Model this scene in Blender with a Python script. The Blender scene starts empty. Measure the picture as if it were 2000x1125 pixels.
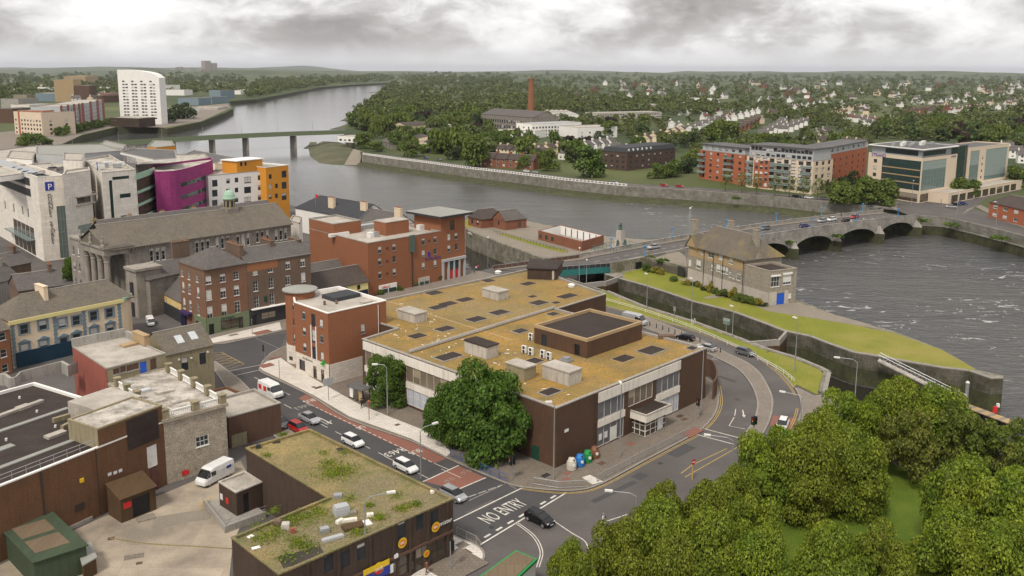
import bpy,math,random
from math import atan2,cos,sin,pi,atan,sqrt,hypot
import numpy as np
from mathutils import Vector,Matrix
R = math.radians
rnd = random.Random(11)
scene = bpy.context.scene
COL = scene.collection
# ------------------------------------------------------------------ camera
FPX,PPY,HORZ,CAMH,ROLL = 1740.0,440.0,138.0,57.0,atan(.005)
PITCH = atan((PPY - HORZ) / FPX)
cam_d = bpy.data.cameras.new('camera'); cam = bpy.data.objects.new('camera',cam_d); COL.objects.link(cam)
cam.matrix_world = Matrix.Translation((0,0,CAMH)) @ Matrix.Rotation(R(90) - PITCH,4,'X') @ Matrix.Rotation(ROLL,4,'Z')
cam_d.sensor_width = 36; cam_d.lens = FPX / 2000 * 36
cam_d.shift_y = -(562.5 - PPY) / 2000
cam_d.clip_start = 1; cam_d.clip_end = 60000
scene.camera = cam
# ------------------------------------------------------------------ light
SUN_EL,SUN_AZ = R(52),R(205)           # azimuth clockwise from +Y: behind the camera, a little to the left
sun_d = bpy.data.lights.new('sun','SUN'); sun_d.energy = 1.5; sun_d.angle = R(11); sun_d.color = (1,.92,.8)
sun = bpy.data.objects.new('sun',sun_d); COL.objects.link(sun)
sdir = Vector((sin(SUN_AZ) * cos(SUN_EL),cos(SUN_AZ) * cos(SUN_EL),sin(SUN_EL)))
sun.rotation_euler = sdir.to_track_quat('Z','Y').to_euler(); sun.location = (0,0,400)
scene.view_settings.view_transform = 'Standard'; scene.view_settings.look = 'None'
scene.view_settings.gamma = 1; scene.view_settings.use_curve_mapping = False
scene.view_settings.exposure = 0.92
scene.cycles.max_bounces = 5; scene.cycles.diffuse_bounces = 2; scene.cycles.glossy_bounces = 2
scene.cycles.transmission_bounces = 3; scene.cycles.transparent_max_bounces = 6; scene.cycles.volume_bounces = 0
scene.cycles.caustics_reflective = False; scene.cycles.caustics_refractive = False
try: scene.cycles.use_denoising = True
except Exception: pass
class NT:                                   # tiny node-tree writer
    def __init__(s,tree): s.t = tree; s.n = tree.nodes; s.l = tree.links
    def node(s,typ,props=None,**ins):
        n = s.n.new(typ)
        for k,v in (props or {}).items(): setattr(n,k,v)
        for k,v in ins.items():
            key = int(k[1:]) if k[0] == 'i' and k[1:].isdigit() else k.replace('_',' ')
            s.set(n.inputs[key],v)
        return n
    def set(s,sock,v):
        if isinstance(v,bpy.types.NodeSocket): s.l.new(v,sock)
        elif isinstance(v,bpy.types.Node): s.l.new(v.outputs[0],sock)
        else:
            if isinstance(v,tuple) and len(v) == 3 and sock.type == 'RGBA': v = (*v,1)
            sock.default_value = v
    def math(s,op,a,b=0.0,clamp=False): return s.node('ShaderNodeMath',{'operation': op,'use_clamp': clamp},i0=a,i1=b).outputs[0]
    def mix(s,fac,a,b,blend='MIX'):
        n = s.n.new('ShaderNodeMix'); n.data_type = 'RGBA'; n.blend_type = blend
        s.set(n.inputs[0],fac); s.set(n.inputs[6],a); s.set(n.inputs[7],b); return n.outputs[2]
    def ramp(s,fac,stops):
        n = s.n.new('ShaderNodeValToRGB'); e = n.color_ramp.elements
        while len(e) < len(stops): e.new(0.5)
        for i,(p,c) in enumerate(stops):
            e[i].position = p; e[i].color = (*c,1) if isinstance(c,tuple) else (c,c,c,1)
        s.set(n.inputs[0],fac); return n.outputs[0]
    def noise(s,vec,scale,detail=4,rough=.55,dist=0.0):
        n = s.node('ShaderNodeTexNoise',None,Scale=scale,Detail=detail,Roughness=rough,Distortion=dist)
        if vec is not None: s.set(n.inputs['Vector'],vec)
        return n.outputs[0]
    def mapping(s,vec,scale=(1,1,1),rot=(0,0,0),loc=(0,0,0)):
        return s.node('ShaderNodeMapping',None,Vector=vec,Scale=scale,Rotation=rot,Location=loc).outputs[0]
# ------------------------------------------------------------------ sky: an overcast of broken stratocumulus over a Nishita sky
W = bpy.data.worlds.new('World'); scene.world = W; W.use_nodes = True
t = NT(W.node_tree); t.n.clear()
tc = t.node('ShaderNodeTexCoord').outputs['Generated']
sky = t.node('ShaderNodeTexSky',{'sky_type': 'NISHITA','sun_disc': False,'sun_elevation': SUN_EL,'sun_rotation': SUN_AZ})
b1 = t.node('ShaderNodeBackground',None,Color=sky.outputs[0],Strength=.1)
dir_ = t.mapping(tc,scale=(1,1,2.2))
wob = t.node('ShaderNodeTexNoise',None,Vector=dir_,Scale=7.0,Detail=4.0)
dirw = t.node('ShaderNodeVectorMath',{'operation': 'MULTIPLY_ADD'},i0=wob.outputs['Color'],i1=(.05,.05,.05),i2=dir_).outputs[0]
big = t.noise(t.mapping(dirw,loc=(3.1,1.7,.4)),6.0,4,.5,.1)
fine = t.noise(t.mapping(dirw,loc=(7.3,.2,1.9)),19.0,8,.6,.3)
lump = t.math('ADD',t.math('MULTIPLY',big,.64),t.math('MULTIPLY',fine,.36))
cc = t.ramp(lump,[(.36,(.31,.29,.28)),(.43,(.43,.405,.39)),(.485,(.58,.565,.555)),(.525,(.74,.725,.71)),(.60,(.93,.915,.90))])
sep = t.node('ShaderNodeSeparateXYZ',None,Vector=tc)
hz = t.ramp(sep.outputs[2],[(0.0,.95),(.012,.75),(.03,.12),(.05,0.0)])
cc = t.mix(hz,cc,(.735,.725,.725))
up = t.math('MULTIPLY_ADD',t.math('MAXIMUM',sep.outputs[2],0.0),.2); t.n[-1].inputs[2].default_value = .63   # a little brighter towards the zenith
b2 = t.node('ShaderNodeBackground',None,Color=cc,Strength=up)
cov = t.ramp(fine,[(.36,.93),(.44,1.0)])
ms = t.node('ShaderNodeMixShader',None,i0=cov,i1=b1,i2=b2)
t.l.new(ms.outputs[0],t.node('ShaderNodeOutputWorld').inputs[0])
# ------------------------------------------------------------------ survey: where a sight line meets a level
def ray(px,py):
    x = px - 1000; y = PPY - py
    c,s = cos(ROLL),sin(ROLL)
    xr = x * c - y * s; yr = x * s + y * c
    return xr,sin(PITCH) * yr + cos(PITCH) * FPX,cos(PITCH) * yr - sin(PITCH) * FPX
def G(px,py,z=0.0):
    d = ray(px,py); k = (z - CAMH) / d[2]
    return Vector((d[0] * k,d[1] * k,z))
def g2(px,py,z=0.0): v = G(px,py,z); return (v.x,v.y)
def GP(pts,z=0.0): return [g2(*p,z) for p in pts]
A1 = R(45.5)
E1 = Vector((cos(A1),sin(A1))); E2 = Vector((sin(A1),-cos(A1)))   # the two street directions
def grid(o,ab): return [tuple(Vector(o[:2]) + E1 * a + E2 * b) for a,b in ab]
ORD = 'first second third fourth fifth sixth seventh eighth ninth tenth eleventh twelfth thirteenth fourteenth fifteenth sixteenth seventeenth eighteenth nineteenth twentieth'.split()
def lerp2(a,b,u): return (a[0] + (b[0] - a[0]) * u,a[1] + (b[1] - a[1]) * u)
def area2(p): return sum(p[i][0] * p[(i + 1) % len(p)][1] - p[(i + 1) % len(p)][0] * p[i][1] for i in range(len(p))) / 2
def ccw(p): p = [tuple(q[:2]) for q in p]; return p if area2(p) > 0 else p[::-1]
def para(a,b,c): return [a,b,c,(a[0] + c[0] - b[0],a[1] + c[1] - b[1])]
def rectify(a,b,w):                       # rectangle on edge a->b, width w to the left
    d = (Vector(b) - Vector(a)).normalized(); n = Vector((-d.y,d.x)) * w
    return [tuple(a),tuple(b),tuple(Vector(b) + n),tuple(Vector(a) + n)]
def inset(p,d):
    n = len(p); out = []
    for i in range(n):
        a,b,c = Vector(p[i - 1]),Vector(p[i]),Vector(p[(i + 1) % n])
        u = (b - a).normalized(); v = (c - b).normalized()
        n1 = Vector((-u.y,u.x)); n2 = Vector((-v.y,v.x)); m = n1 + n2
        k = m.dot(n1)
        out.append(tuple(b + (m * (d / k) if abs(k) > .15 else n1 * d)))
    return out
def smooth_line(pts,n=6):                  # Catmull-Rom through the points
    P = [Vector(p) for p in pts]; P = [P[0] * 2 - P[1]] + P + [P[-1] * 2 - P[-2]]
    out = []
    for i in range(1,len(P) - 2):
        for k in range(n):
            t_ = k / n; a,b,c,d = P[i - 1:i + 3]
            out.append(.5 * ((2 * b) + (c - a) * t_ + (2 * a - 5 * b + 4 * c - d) * t_ ** 2 + (3 * b - a - 3 * c + d) * t_ ** 3))
    out.append(P[-2]); return [tuple(v) for v in out]
def offset_line(pts,d):                    # shifted to the left
    out = []
    for i,p in enumerate(pts):
        a = Vector(pts[max(i - 1,0)]); b = Vector(pts[min(i + 1,len(pts) - 1)])
        u = (b - a).normalized(); out.append((p[0] - u.y * d,p[1] + u.x * d))
    return out
# ------------------------------------------------------------------ meshes and objects
WL = {}                                     # world place of every root / part
def tag(o,label=None,cat=None,group=None,kind=None):
    if label: o['label'] = label
    if cat: o['category'] = cat
    if group: o['group'] = group
    if kind: o['kind'] = kind
    return o
def thing(name,label,cat,loc,group=None,rz=0.0):
    o = bpy.data.objects.new(name,None); COL.objects.link(o); o.empty_display_size = .3
    loc = Vector((loc[0],loc[1],loc[2] if len(loc) > 2 else 0)); o.location = loc; o.rotation_euler = (0,0,rz)
    WL[o.name] = loc
    return tag(o,label,cat,group)
class MB:
    def __init__(s): s.v = []; s.f = []; s.k = []
    def face(s,pts,k=0):
        n = len(s.v); s.v += [tuple(p) for p in pts]; s.f.append(list(range(n,n + len(pts)))); s.k.append(k); return s
    def prism(s,p,z0,z1,bottom=False,k=0,top=True,ktop=None):
        p = ccw(p); n = len(p)
        for i in range(n):
            a,b = p[i],p[(i + 1) % n]
            s.face([(*a,z0),(*b,z0),(*b,z1),(*a,z1)],k)
        if top: s.face([(*q,z1) for q in p],k if ktop is None else ktop)
        if bottom: s.face([(*q,z0) for q in p[::-1]],k)
        return s
    def ring(s,p,w,z0,z1,k=0):         # a parapet, kerb or coping: ring of width w inwards
        p = ccw(p); q = inset(p,w); n = len(p)
        for i in range(n):
            j = (i + 1) % n
            s.face([(*p[i],z0),(*p[j],z0),(*p[j],z1),(*p[i],z1)],k)
            s.face([(*q[j],z0),(*q[i],z0),(*q[i],z1),(*q[j],z1)],k)
            s.face([(*p[i],z1),(*p[j],z1),(*q[j],z1),(*q[i],z1)],k)
            s.face([(*p[j],z0),(*p[i],z0),(*q[i],z0),(*q[j],z0)],k)
        return s
    def obox(s,o,ang,l,w,z0,z1,k=0,cx=False):   # oriented box: corner o (or its middle if cx), l along ang, w to its left
        u = Vector((cos(ang),sin(ang))); v = Vector((-u.y,u.x)); o = Vector(o[:2])
        if cx: o = o - u * l / 2 - v * w / 2
        return s.prism([o,o + u * l,o + u * l + v * w,o + v * w],z0,z1,True,k)
    def cyl(s,c,r,z0,z1,n=10,r1=None,k=0,cap=True):
        r1 = r if r1 is None else r1
        a = [(c[0] + r * cos(2 * pi * i / n),c[1] + r * sin(2 * pi * i / n),z0) for i in range(n)]
        b = [(c[0] + r1 * cos(2 * pi * i / n),c[1] + r1 * sin(2 * pi * i / n),z1) for i in range(n)]
        for i in range(n): j = (i + 1) % n; s.face([a[i],a[j],b[j],b[i]],k)
        if cap: s.face(b,k); s.face(a[::-1],k)
        return s
    def lathe(s,c,prof,n=14,k=0):
        for (r0,z0),(r1,z1) in zip(prof,prof[1:]): s.cyl(c,r0,z0,z1,n,r1,k,False)
        return s
    def tube(s,pts,r,n=5,k=0,r1=None):
        P = [Vector(p) for p in pts]; rings = []
        for i,p in enumerate(P):
            d = (P[min(i + 1,len(P) - 1)] - P[max(i - 1,0)]).normalized()
            x = d.cross(Vector((0,0,1))); x = x.normalized() if x.length > .01 else Vector((1,0,0)); y = x.cross(d)
            q = r if r1 is None else r + (r1 - r) * i / (len(P) - 1)
            rings.append([p + x * q * cos(2 * pi * j / n) + y * q * sin(2 * pi * j / n) for j in range(n)])
        for a,b in zip(rings,rings[1:]):
            for j in range(n): m = (j + 1) % n; s.face([a[j],a[m],b[m],b[j]],k)
        s.face(rings[0][::-1],k); s.face(rings[-1],k); return s
    def ribbon(s,pts,w,z,k=0):          # flat strip of width w centred on a 2D line
        a = offset_line(pts,w / 2); b = offset_line(pts,-w / 2)
        for i in range(len(pts) - 1): s.face([(*b[i],z),(*b[i + 1],z),(*a[i + 1],z),(*a[i],z)],k)
        return s
    def kerbwall(s,pts,w,z0,z1,k=0):   # upright strip of thickness w along a 2D line (w to the left)
        a = pts; b = offset_line(pts,w)
        for i in range(len(pts) - 1):
            s.face([(*a[i],z0),(*a[i + 1],z0),(*a[i + 1],z1),(*a[i],z1)],k)
            s.face([(*b[i + 1],z0),(*b[i],z0),(*b[i],z1),(*b[i + 1],z1)],k)
            s.face([(*a[i],z1),(*a[i + 1],z1),(*b[i + 1],z1),(*b[i],z1)],k)
        s.face([(*b[0],z0),(*a[0],z0),(*a[0],z1),(*b[0],z1)],k); s.face([(*a[-1],z0),(*b[-1],z0),(*b[-1],z1),(*a[-1],z1)],k)
        return s
    def mesh(s,name,mats,off=(0,0,0),smooth=False):
        m = bpy.data.meshes.new(name); v = np.array(s.v,dtype=np.float64).reshape(-1,3)
        vl = v - np.array(off,dtype=np.float64)
        m.from_pydata(vl.tolist(),[],s.f)
        uv = m.uv_layers.new(name='UVMap'); nl = len(m.loops)
        nrm = np.empty(len(m.polygons) * 3); m.polygons.foreach_get('normal',nrm); nrm = nrm.reshape(-1,3)
        tot = np.empty(len(m.polygons),dtype=np.int32); m.polygons.foreach_get('loop_total',tot)
        li = np.empty(nl,dtype=np.int32); m.loops.foreach_get('vertex_index',li)
        N = np.repeat(nrm,tot,axis=0); P = v[li]
        h = np.hypot(N[:,0],N[:,1]); up = h < .35; hs = np.where(h < 1e-6,1,h)
        tx = np.where(up,1,-N[:,1] / hs); ty = np.where(up,0,N[:,0] / hs)
        u_ = P[:,0] * tx + P[:,1] * ty
        v_ = np.where(up,P[:,1],P[:,2] / np.maximum(hs,.3))
        uv.data.foreach_set('uv',np.stack([u_,v_],1).ravel())
        for q in (mats if isinstance(mats,(list,tuple)) else [mats]): m.materials.append(q)
        if any(s.k): m.polygons.foreach_set('material_index',s.k)
        if smooth: m.polygons.foreach_set('use_smooth',[True] * len(m.polygons))
        m.update(); return m
    def build(s,name,mats,parent=None,smooth=False,label=None,cat=None,group=None,kind=None):
        loc = WL[parent.name] if parent else (Vector(np.mean(np.array(s.v),axis=0)) if s.v else Vector())
        o = bpy.data.objects.new(name,s.mesh(name,mats,loc,smooth)); COL.objects.link(o)
        if parent: o.parent = parent
        else: o.location = loc
        WL[o.name] = loc
        return tag(o,label,cat,group,kind)
def place(name,mesh,parent,p,rz=0.0,scale=None,label=None):   # shared mesh set at a world place under a parent
    o = bpy.data.objects.new(name,mesh); COL.objects.link(o); p = Vector(p)
    if parent: o.parent = parent; o.location = p - WL[parent.name]
    else: o.location = p
    o.rotation_euler = (0,0,rz); WL[o.name] = p
    if scale: o.scale = scale
    if label: o['label'] = label
    return o
def kids(o): return CH.get(o.name,[])
CH = {}
def index_children():
    CH.clear()
    for o in COL.objects:
        if o.parent: CH.setdefault(o.parent.name,[]).append(o)
def copy_tree(o,parent=None,top=None):
    c = o.copy(); COL.objects.link(c)
    if parent: c.parent = parent
    for ch in CH.get(o.name,[]): copy_tree(ch,c)
    return c
# ------------------------------------------------------------------ materials
def mat(name,c,c2=None,sc=.25,amt=.5,rough=.88,brick=None,streak=0.0,bump=0.0,fine=.12,spec=.25,metal=0.0,slab=None,tint=None,moss=None):
    """colour c broken up by patches of c2; brick=(mortar, length, height); slab=(joint colour, length, width); streak = rain staining"""
    m = bpy.data.materials.new(name); m.use_nodes = True; t = NT(m.node_tree)
    bs = t.n['Principled BSDF']; pos = t.node('ShaderNodeNewGeometry').outputs['Position']
    uv = t.node('ShaderNodeUVMap').outputs[0]
    c2 = c2 or tuple(x * .72 for x in c)
    big = t.noise(pos,sc,5,.6)
    col = t.mix(t.math('MULTIPLY',t.ramp(big,[(.36,0.0),(.64,1.0)]),amt),c,c2)
    if tint: col = t.mix(t.ramp(t.noise(pos,sc * .35,3),[(.48,0.0),(.66,.8)]),col,tint)
    h = None
    if brick or slab:
        mo,bw,bh = brick or slab
        bt = t.node('ShaderNodeTexBrick',{'offset': .5},Vector=uv,Color1=(.55,.55,.55),Color2=(1,1,1),Mortar=(.5,.5,.5),Scale=1.0,Brick_Width=bw,Row_Height=bh,
                    Mortar_Size=.012 if brick else .02,Mortar_Smooth=.2,Bias=0.0)
        col = t.mix(.38 if brick else .3,col,t.mix(1.0,col,bt.outputs[0],'MULTIPLY'))
        col = t.mix(bt.outputs[1],col,mo); h = t.math('SUBTRACT',1.0,bt.outputs[1])
    if fine:
        fn = t.noise(pos,5.5,3,.7)
        col = t.mix(1.0,col,t.ramp(fn,[(.3,1 - fine * 1.6),(.7,1 + fine)]),'MULTIPLY')
    if streak:
        sn = t.noise(t.mapping(uv,scale=(1.3,.12,1)),1.6,5,.65)
        col = t.mix(t.math('MULTIPLY',t.ramp(sn,[(.5,0.0),(.72,1.0)]),streak),col,tuple(x * .33 for x in c2))
    if moss:
        mn = t.noise(pos,.5,6,.68)
        col = t.mix(t.ramp(mn,[(.5,0.0),(.66,.85)]),col,moss)
    t.set(bs.inputs['Base Color'],col); bs.inputs['Roughness'].default_value = rough
    bs.inputs['Specular IOR Level'].default_value = spec; bs.inputs['Metallic'].default_value = metal
    if bump:
        hh = t.noise(pos,3.0,6,.7)
        if h is not None: hh = t.math('ADD',t.math('MULTIPLY',h,.6),hh)
        t.set(bs.inputs['Normal'],t.node('ShaderNodeBump',None,Strength=bump,Distance=.08,Height=hh).outputs[0])
    return m
def plain(name,c,rough=.5,metal=0.0,spec=.4,emit=0):
    m = bpy.data.materials.new(name); m.use_nodes = True; b = m.node_tree.nodes['Principled BSDF']; t = NT(m.node_tree)
    n = t.noise(t.node('ShaderNodeNewGeometry').outputs['Position'],1.7,4,.6)
    t.set(b.inputs['Base Color'],t.mix(1.0,(*c,1),t.ramp(n,[(.3,.86),(.7,1.06)]),'MULTIPLY'))
    b.inputs['Roughness'].default_value = rough; b.inputs['Metallic'].default_value = metal; b.inputs['Specular IOR Level'].default_value = spec
    if emit: b.inputs['Emission Color'].default_value = (*c,1); b.inputs['Emission Strength'].default_value = emit
    return m
def glass(name,dark,blind,chance,tint=None,rough=.08):
    """window pane: dark room behind a reflecting sheet; on some panes a blind or curtain drawn part of the way"""
    m = bpy.data.materials.new(name); m.use_nodes = True; t = NT(m.node_tree); b = t.n['Principled BSDF']
    oi = t.node('ShaderNodeObjectInfo').outputs['Random']; ob = t.node('ShaderNodeTexCoord').outputs['Generated']
    z = t.node('ShaderNodeSeparateXYZ',None,Vector=ob).outputs[2]
    drop = t.math('FRACT',t.math('MULTIPLY',oi,7.31)); has = t.math('LESS_THAN',oi,chance)
    f = t.math('MULTIPLY',t.math('GREATER_THAN',z,drop),has)
    pos = t.node('ShaderNodeNewGeometry').outputs['Position']
    base = t.mix(t.noise(pos,.9,3),dark,tint or tuple(x * 2.2 for x in dark))
    t.set(b.inputs['Base Color'],t.mix(f,base,blind)); b.inputs['Roughness'].default_value = rough
    b.inputs['Specular IOR Level'].default_value = .6
    return m
M = {}
def D(k,fn,*a,**kw): M[k] = fn(k,*a,**kw)
# masonry
D('brown_brick',mat,(.135,.068,.038),(.095,.052,.032),brick=((.075,.055,.042),.24,.085),streak=.3,amt=.8)
D('dark_brown_brick',mat,(.095,.06,.043),(.065,.044,.034),brick=((.055,.042,.033),.24,.085),streak=.5,amt=.8)
D('rust_brick',mat,(.21,.095,.045),(.14,.07,.038),brick=((.12,.08,.05),.24,.085),streak=.35,amt=.7)
D('orange_brick',mat,(.34,.115,.05),(.27,.095,.045),brick=((.26,.15,.09),.24,.085),streak=.1,amt=.6)
D('hotel_brick',mat,(.33,.115,.05),(.26,.095,.045),brick=((.25,.14,.085),.24,.085),streak=.1,amt=.6)
D('georgian_brick',mat,(.27,.115,.062),(.2,.095,.06),brick=((.2,.15,.11),.24,.085),streak=.25,amt=.8,tint=(.17,.1,.07))
D('old_brick',mat,(.17,.1,.065),(.125,.082,.06),brick=((.19,.15,.12),.24,.085),streak=.35,amt=.8)
D('patch_brick',mat,(.36,.14,.06),(.3,.12,.055),brick=((.26,.15,.09),.24,.085))
D('dull_brick',mat,(.15,.08,.052),(.11,.064,.046),brick=((.1,.07,.055),.24,.085),streak=.3)
D('brick_red',mat,(.28,.09,.045),(.2,.07,.04),brick=((.22,.14,.1),.24,.085),streak=.2)
D('brown_flats',mat,(.1,.062,.048),(.075,.05,.042),brick=((.1,.07,.055),.24,.085))
D('rubble',mat,(.5,.43,.34),(.36,.31,.25),sc=.9,brick=((.32,.275,.22),.62,.26),streak=.15,amt=.9,bump=.5,fine=.3)
D('grey_stone',mat,(.32,.285,.25),(.22,.2,.175),sc=.5,brick=((.14,.125,.11),.9,.38),streak=.3,amt=.9,fine=.2)
D('ashlar',mat,(.34,.305,.265),(.23,.205,.18),sc=.4,streak=.45,amt=.8)
D('club_stone',mat,(.42,.37,.3),(.26,.23,.19),sc=1.2,brick=((.17,.15,.13),.5,.22),streak=.15,fine=.3)
D('club_base',mat,(.52,.47,.41),(.4,.36,.31),sc=.5,streak=.35)
D('quay_wall',mat,(.34,.31,.26),(.16,.15,.115),sc=.35,brick=((.1,.092,.08),1.0,.42),streak=.5,amt=.9,moss=(.11,.115,.05),fine=.35)
D('tide_wall_and_shade',mat,(.1,.105,.05),(.05,.052,.03),sc=.4,brick=((.03,.03,.02),1.0,.42),streak=.5,amt=.9,fine=.3)
D('far_wall',mat,(.31,.29,.26),(.17,.16,.14),sc=.3,brick=((.12,.115,.105),1.5,.6),streak=.4,amt=.9,moss=(.13,.13,.08),fine=.3)
D('bridge_stone',mat,(.44,.41,.37),(.25,.235,.21),sc=.3,brick=((.13,.125,.115),1.0,.45),streak=.55,amt=.9,fine=.2)
# renders and panels
D('cream_panel',mat,(.78,.73,.66),(.69,.645,.58),streak=.35,slab=((.5,.46,.41),2.4,.9),fine=.04,amt=.5)
D('white_fascia',mat,(.78,.725,.65),(.64,.59,.52),streak=.45,fine=.05)
D('white_wall',mat,(.82,.8,.77),(.72,.7,.67),streak=.12,fine=.05)
D('marble',mat,(.78,.71,.64),(.67,.6,.53),slab=((.45,.41,.36),1.2,.6),streak=.15,fine=.05)
D('cream_render',mat,(.74,.6,.43),(.65,.53,.39),streak=.12,fine=.05)
D('yellow_render',mat,(.72,.52,.2),(.62,.45,.18),streak=.15,fine=.05)
D('pale_yellow',mat,(.74,.65,.3),(.66,.58,.28),fine=.05)
D('orange_render',mat,(.64,.28,.035),(.56,.25,.04),fine=.06)
D('purple',mat,(.34,.05,.19),(.28,.045,.16),streak=.12,slab=((.14,.025,.075),1.8,1.2),fine=.05)
D('red_render',mat,(.32,.1,.075),(.25,.085,.065),streak=.5,fine=.07)
D('olive_render',mat,(.31,.265,.17),(.23,.2,.13),streak=.6,fine=.1)
D('grey_render',mat,(.38,.36,.33),(.28,.26,.23),streak=.7)
D('concrete',mat,(.36,.335,.3),(.24,.22,.195),streak=.45,fine=.12)
D('pale_concrete',mat,(.52,.48,.43),(.36,.33,.29),streak=.65)
D('timber',mat,(.1,.06,.03),(.07,.045,.025),streak=.4)
D('blue_trim',mat,(.2,.265,.31),(.16,.21,.25),fine=.05)
D('copper',mat,(.34,.5,.38),(.27,.4,.32),fine=.1)
D('apt_orange',mat,(.4,.13,.065),(.34,.115,.06),fine=.05)
D('apt_cream',mat,(.68,.56,.43),(.6,.5,.4),fine=.04)
D('apt_grey',mat,(.42,.43,.44),(.35,.36,.37),fine=.05)
D('tan_panel',mat,(.42,.3,.17),(.34,.25,.15))
# roofs
D('moss_roof',mat,(.38,.225,.058),(.23,.16,.06),sc=.16,amt=1.0,tint=(.28,.205,.1),fine=.36,moss=(.21,.17,.05),bump=.5)
D('weed_roof',mat,(.31,.235,.1),(.21,.17,.08),sc=.2,amt=.9,tint=(.2,.17,.1),fine=.38,moss=(.125,.135,.045),bump=.5)
D('felt',mat,(.042,.03,.026),(.06,.046,.04),sc=.2,amt=.8,slab=((.03,.022,.02),6,1.0),fine=.2)
D('felt_patch',mat,(.052,.044,.038),(.075,.062,.05),sc=.6)
D('pale_roof',mat,(.48,.435,.385),(.33,.3,.26),sc=.35,amt=.9,fine=.18)
D('stained_roof',mat,(.58,.53,.47),(.24,.22,.19),sc=.45,amt=1.0,fine=.22)
D('slate',mat,(.14,.125,.118),(.1,.092,.088),brick=((.06,.056,.053),.5,.3),sc=.5,fine=.2)
D('old_slate',mat,(.185,.16,.13),(.13,.115,.098),brick=((.075,.068,.06),.5,.3),sc=.4,fine=.25,moss=(.16,.14,.1))
D('blue_slate',mat,(.062,.064,.072),(.05,.052,.058),brick=((.035,.035,.04),.5,.3),sc=.5,fine=.15)
D('brown_tile',mat,(.095,.075,.065),(.07,.056,.05),brick=((.05,.04,.035),.4,.35),fine=.2)
D('red_tile',mat,(.17,.07,.055),(.13,.06,.05),brick=((.08,.04,.035),.4,.35),fine=.2)
D('lichen_tile',mat,(.17,.145,.115),(.13,.112,.09),sc=.3,brick=((.1,.085,.07),.35,.22),tint=(.33,.25,.075),fine=.3)
D('grey_deck',mat,(.3,.3,.275),(.24,.235,.215),sc=.3,fine=.08)
D('dark_deck',mat,(.1,.1,.105),(.14,.135,.13),sc=.15,amt=.9)
D('green_tin',mat,(.06,.085,.05),(.05,.07,.042),slab=((.04,.055,.035),.9,30),streak=.2)
D('rust_tin',mat,(.19,.14,.09),(.15,.105,.07),slab=((.1,.08,.055),.9,30))
# ground
D('asphalt',mat,(.125,.112,.106),(.09,.082,.079),sc=.12,amt=.9,fine=.14,tint=(.105,.098,.095))
D('new_asphalt',mat,(.066,.063,.066),(.09,.086,.086),sc=.15,fine=.12)
D('paving',mat,(.68,.63,.57),(.58,.535,.48),slab=((.26,.24,.215),.9,.6),sc=.2,fine=.08)
D('old_paving',mat,(.22,.185,.15),(.16,.135,.112),slab=((.1,.086,.072),.6,.6),sc=.25,fine=.14)
D('grey_paving',mat,(.25,.215,.18),(.19,.165,.14),slab=((.14,.12,.1),.6,.6),sc=.25,fine=.1)
D('bus_red',mat,(.25,.11,.082),(.19,.095,.075),sc=.2,fine=.12)
D('paint',mat,(.66,.63,.57),(.46,.43,.39),sc=1.2,amt=.8,fine=.12)
D('worn_paint',mat,(.36,.335,.3),(.22,.2,.18),sc=1.6,amt=.9,fine=.2)
D('yellow_paint',mat,(.5,.35,.1),(.35,.25,.1),sc=1.2,amt=.8,fine=.15)
D('kerb',mat,(.32,.29,.26),(.24,.22,.195),slab=((.16,.15,.135),.9,.5),fine=.1)
D('yard',mat,(.46,.385,.295),(.26,.22,.175),sc=.14,amt=1.0,fine=.14,slab=((.25,.21,.165),6,5))
D('grass',mat,(.17,.19,.02),(.22,.225,.03),sc=.12,amt=.9,tint=(.3,.25,.07),fine=.3,bump=.4)
D('park_grass',mat,(.075,.125,.01),(.11,.155,.016),sc=.22,amt=1.0,fine=.3,bump=.3)
D('far_land',mat,(.06,.08,.026),(.04,.058,.022),sc=.008,amt=1.0,tint=(.13,.14,.05),fine=.2)
D('gravel',mat,(.26,.225,.18),(.19,.165,.13),sc=.3,fine=.2)
D('mud',mat,(.13,.115,.075),(.075,.075,.045),sc=.08,amt=1.0,fine=.3,moss=(.09,.12,.025))
# metal, plastic, glass
D('white_metal',plain,(.75,.75,.74)); D('grey_metal',plain,(.32,.33,.34),.45,.3); D('steel',plain,(.45,.46,.47),.35,.6)
D('dark_metal',plain,(.035,.036,.04)); D('black',plain,(.012,.012,.014)); D('white_plastic',plain,(.72,.71,.68))
D('blue_metal',plain,(.03,.1,.3)); D('blue_door',plain,(.015,.1,.55)); D('lamp_blue',plain,(.05,.25,.5)); D('teal',plain,(.03,.17,.16))
D('green_door',plain,(.01,.06,.04)); D('navy',plain,(.008,.014,.05)); D('shop_blue',plain,(.006,.035,.065)); D('sage',plain,(.16,.2,.115))
D('cross_green',plain,(.02,.5,.06),.4); D('red_sign',plain,(.6,.03,.03)); D('sign_white',plain,(.75,.75,.75)); D('sign_blue',plain,(.02,.035,.3))
D('sign_yellow',plain,(.75,.5,.02)); D('sign_orange',plain,(.7,.22,.02)); D('gold',plain,(.45,.3,.08)); D('sign_purple',plain,(.06,.03,.3))
D('bottle_white',plain,(.55,.52,.44)); D('bottle_blue',plain,(.02,.17,.5)); D('bottle_green',plain,(.015,.24,.06)); D('bottle_brown',plain,(.2,.085,.045))
D('rubber',plain,(.02,.02,.02),.9); D('terracotta',plain,(.3,.12,.05),.9); D('purple_awning',plain,(.04,.02,.09),.8); D('pink',plain,(.7,.05,.22),.8)
D('bronze',plain,(.06,.1,.08),.6); D('skylight',plain,(.5,.53,.55),.15,0,.6); D('tan_pole',plain,(.5,.33,.12)); D('red_metal',plain,(.28,.08,.06))
D('window_dark',glass,(.02,.022,.025),(.55,.53,.5),.4); D('window_white',glass,(.03,.032,.035),(.66,.65,.62),.75)
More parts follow.
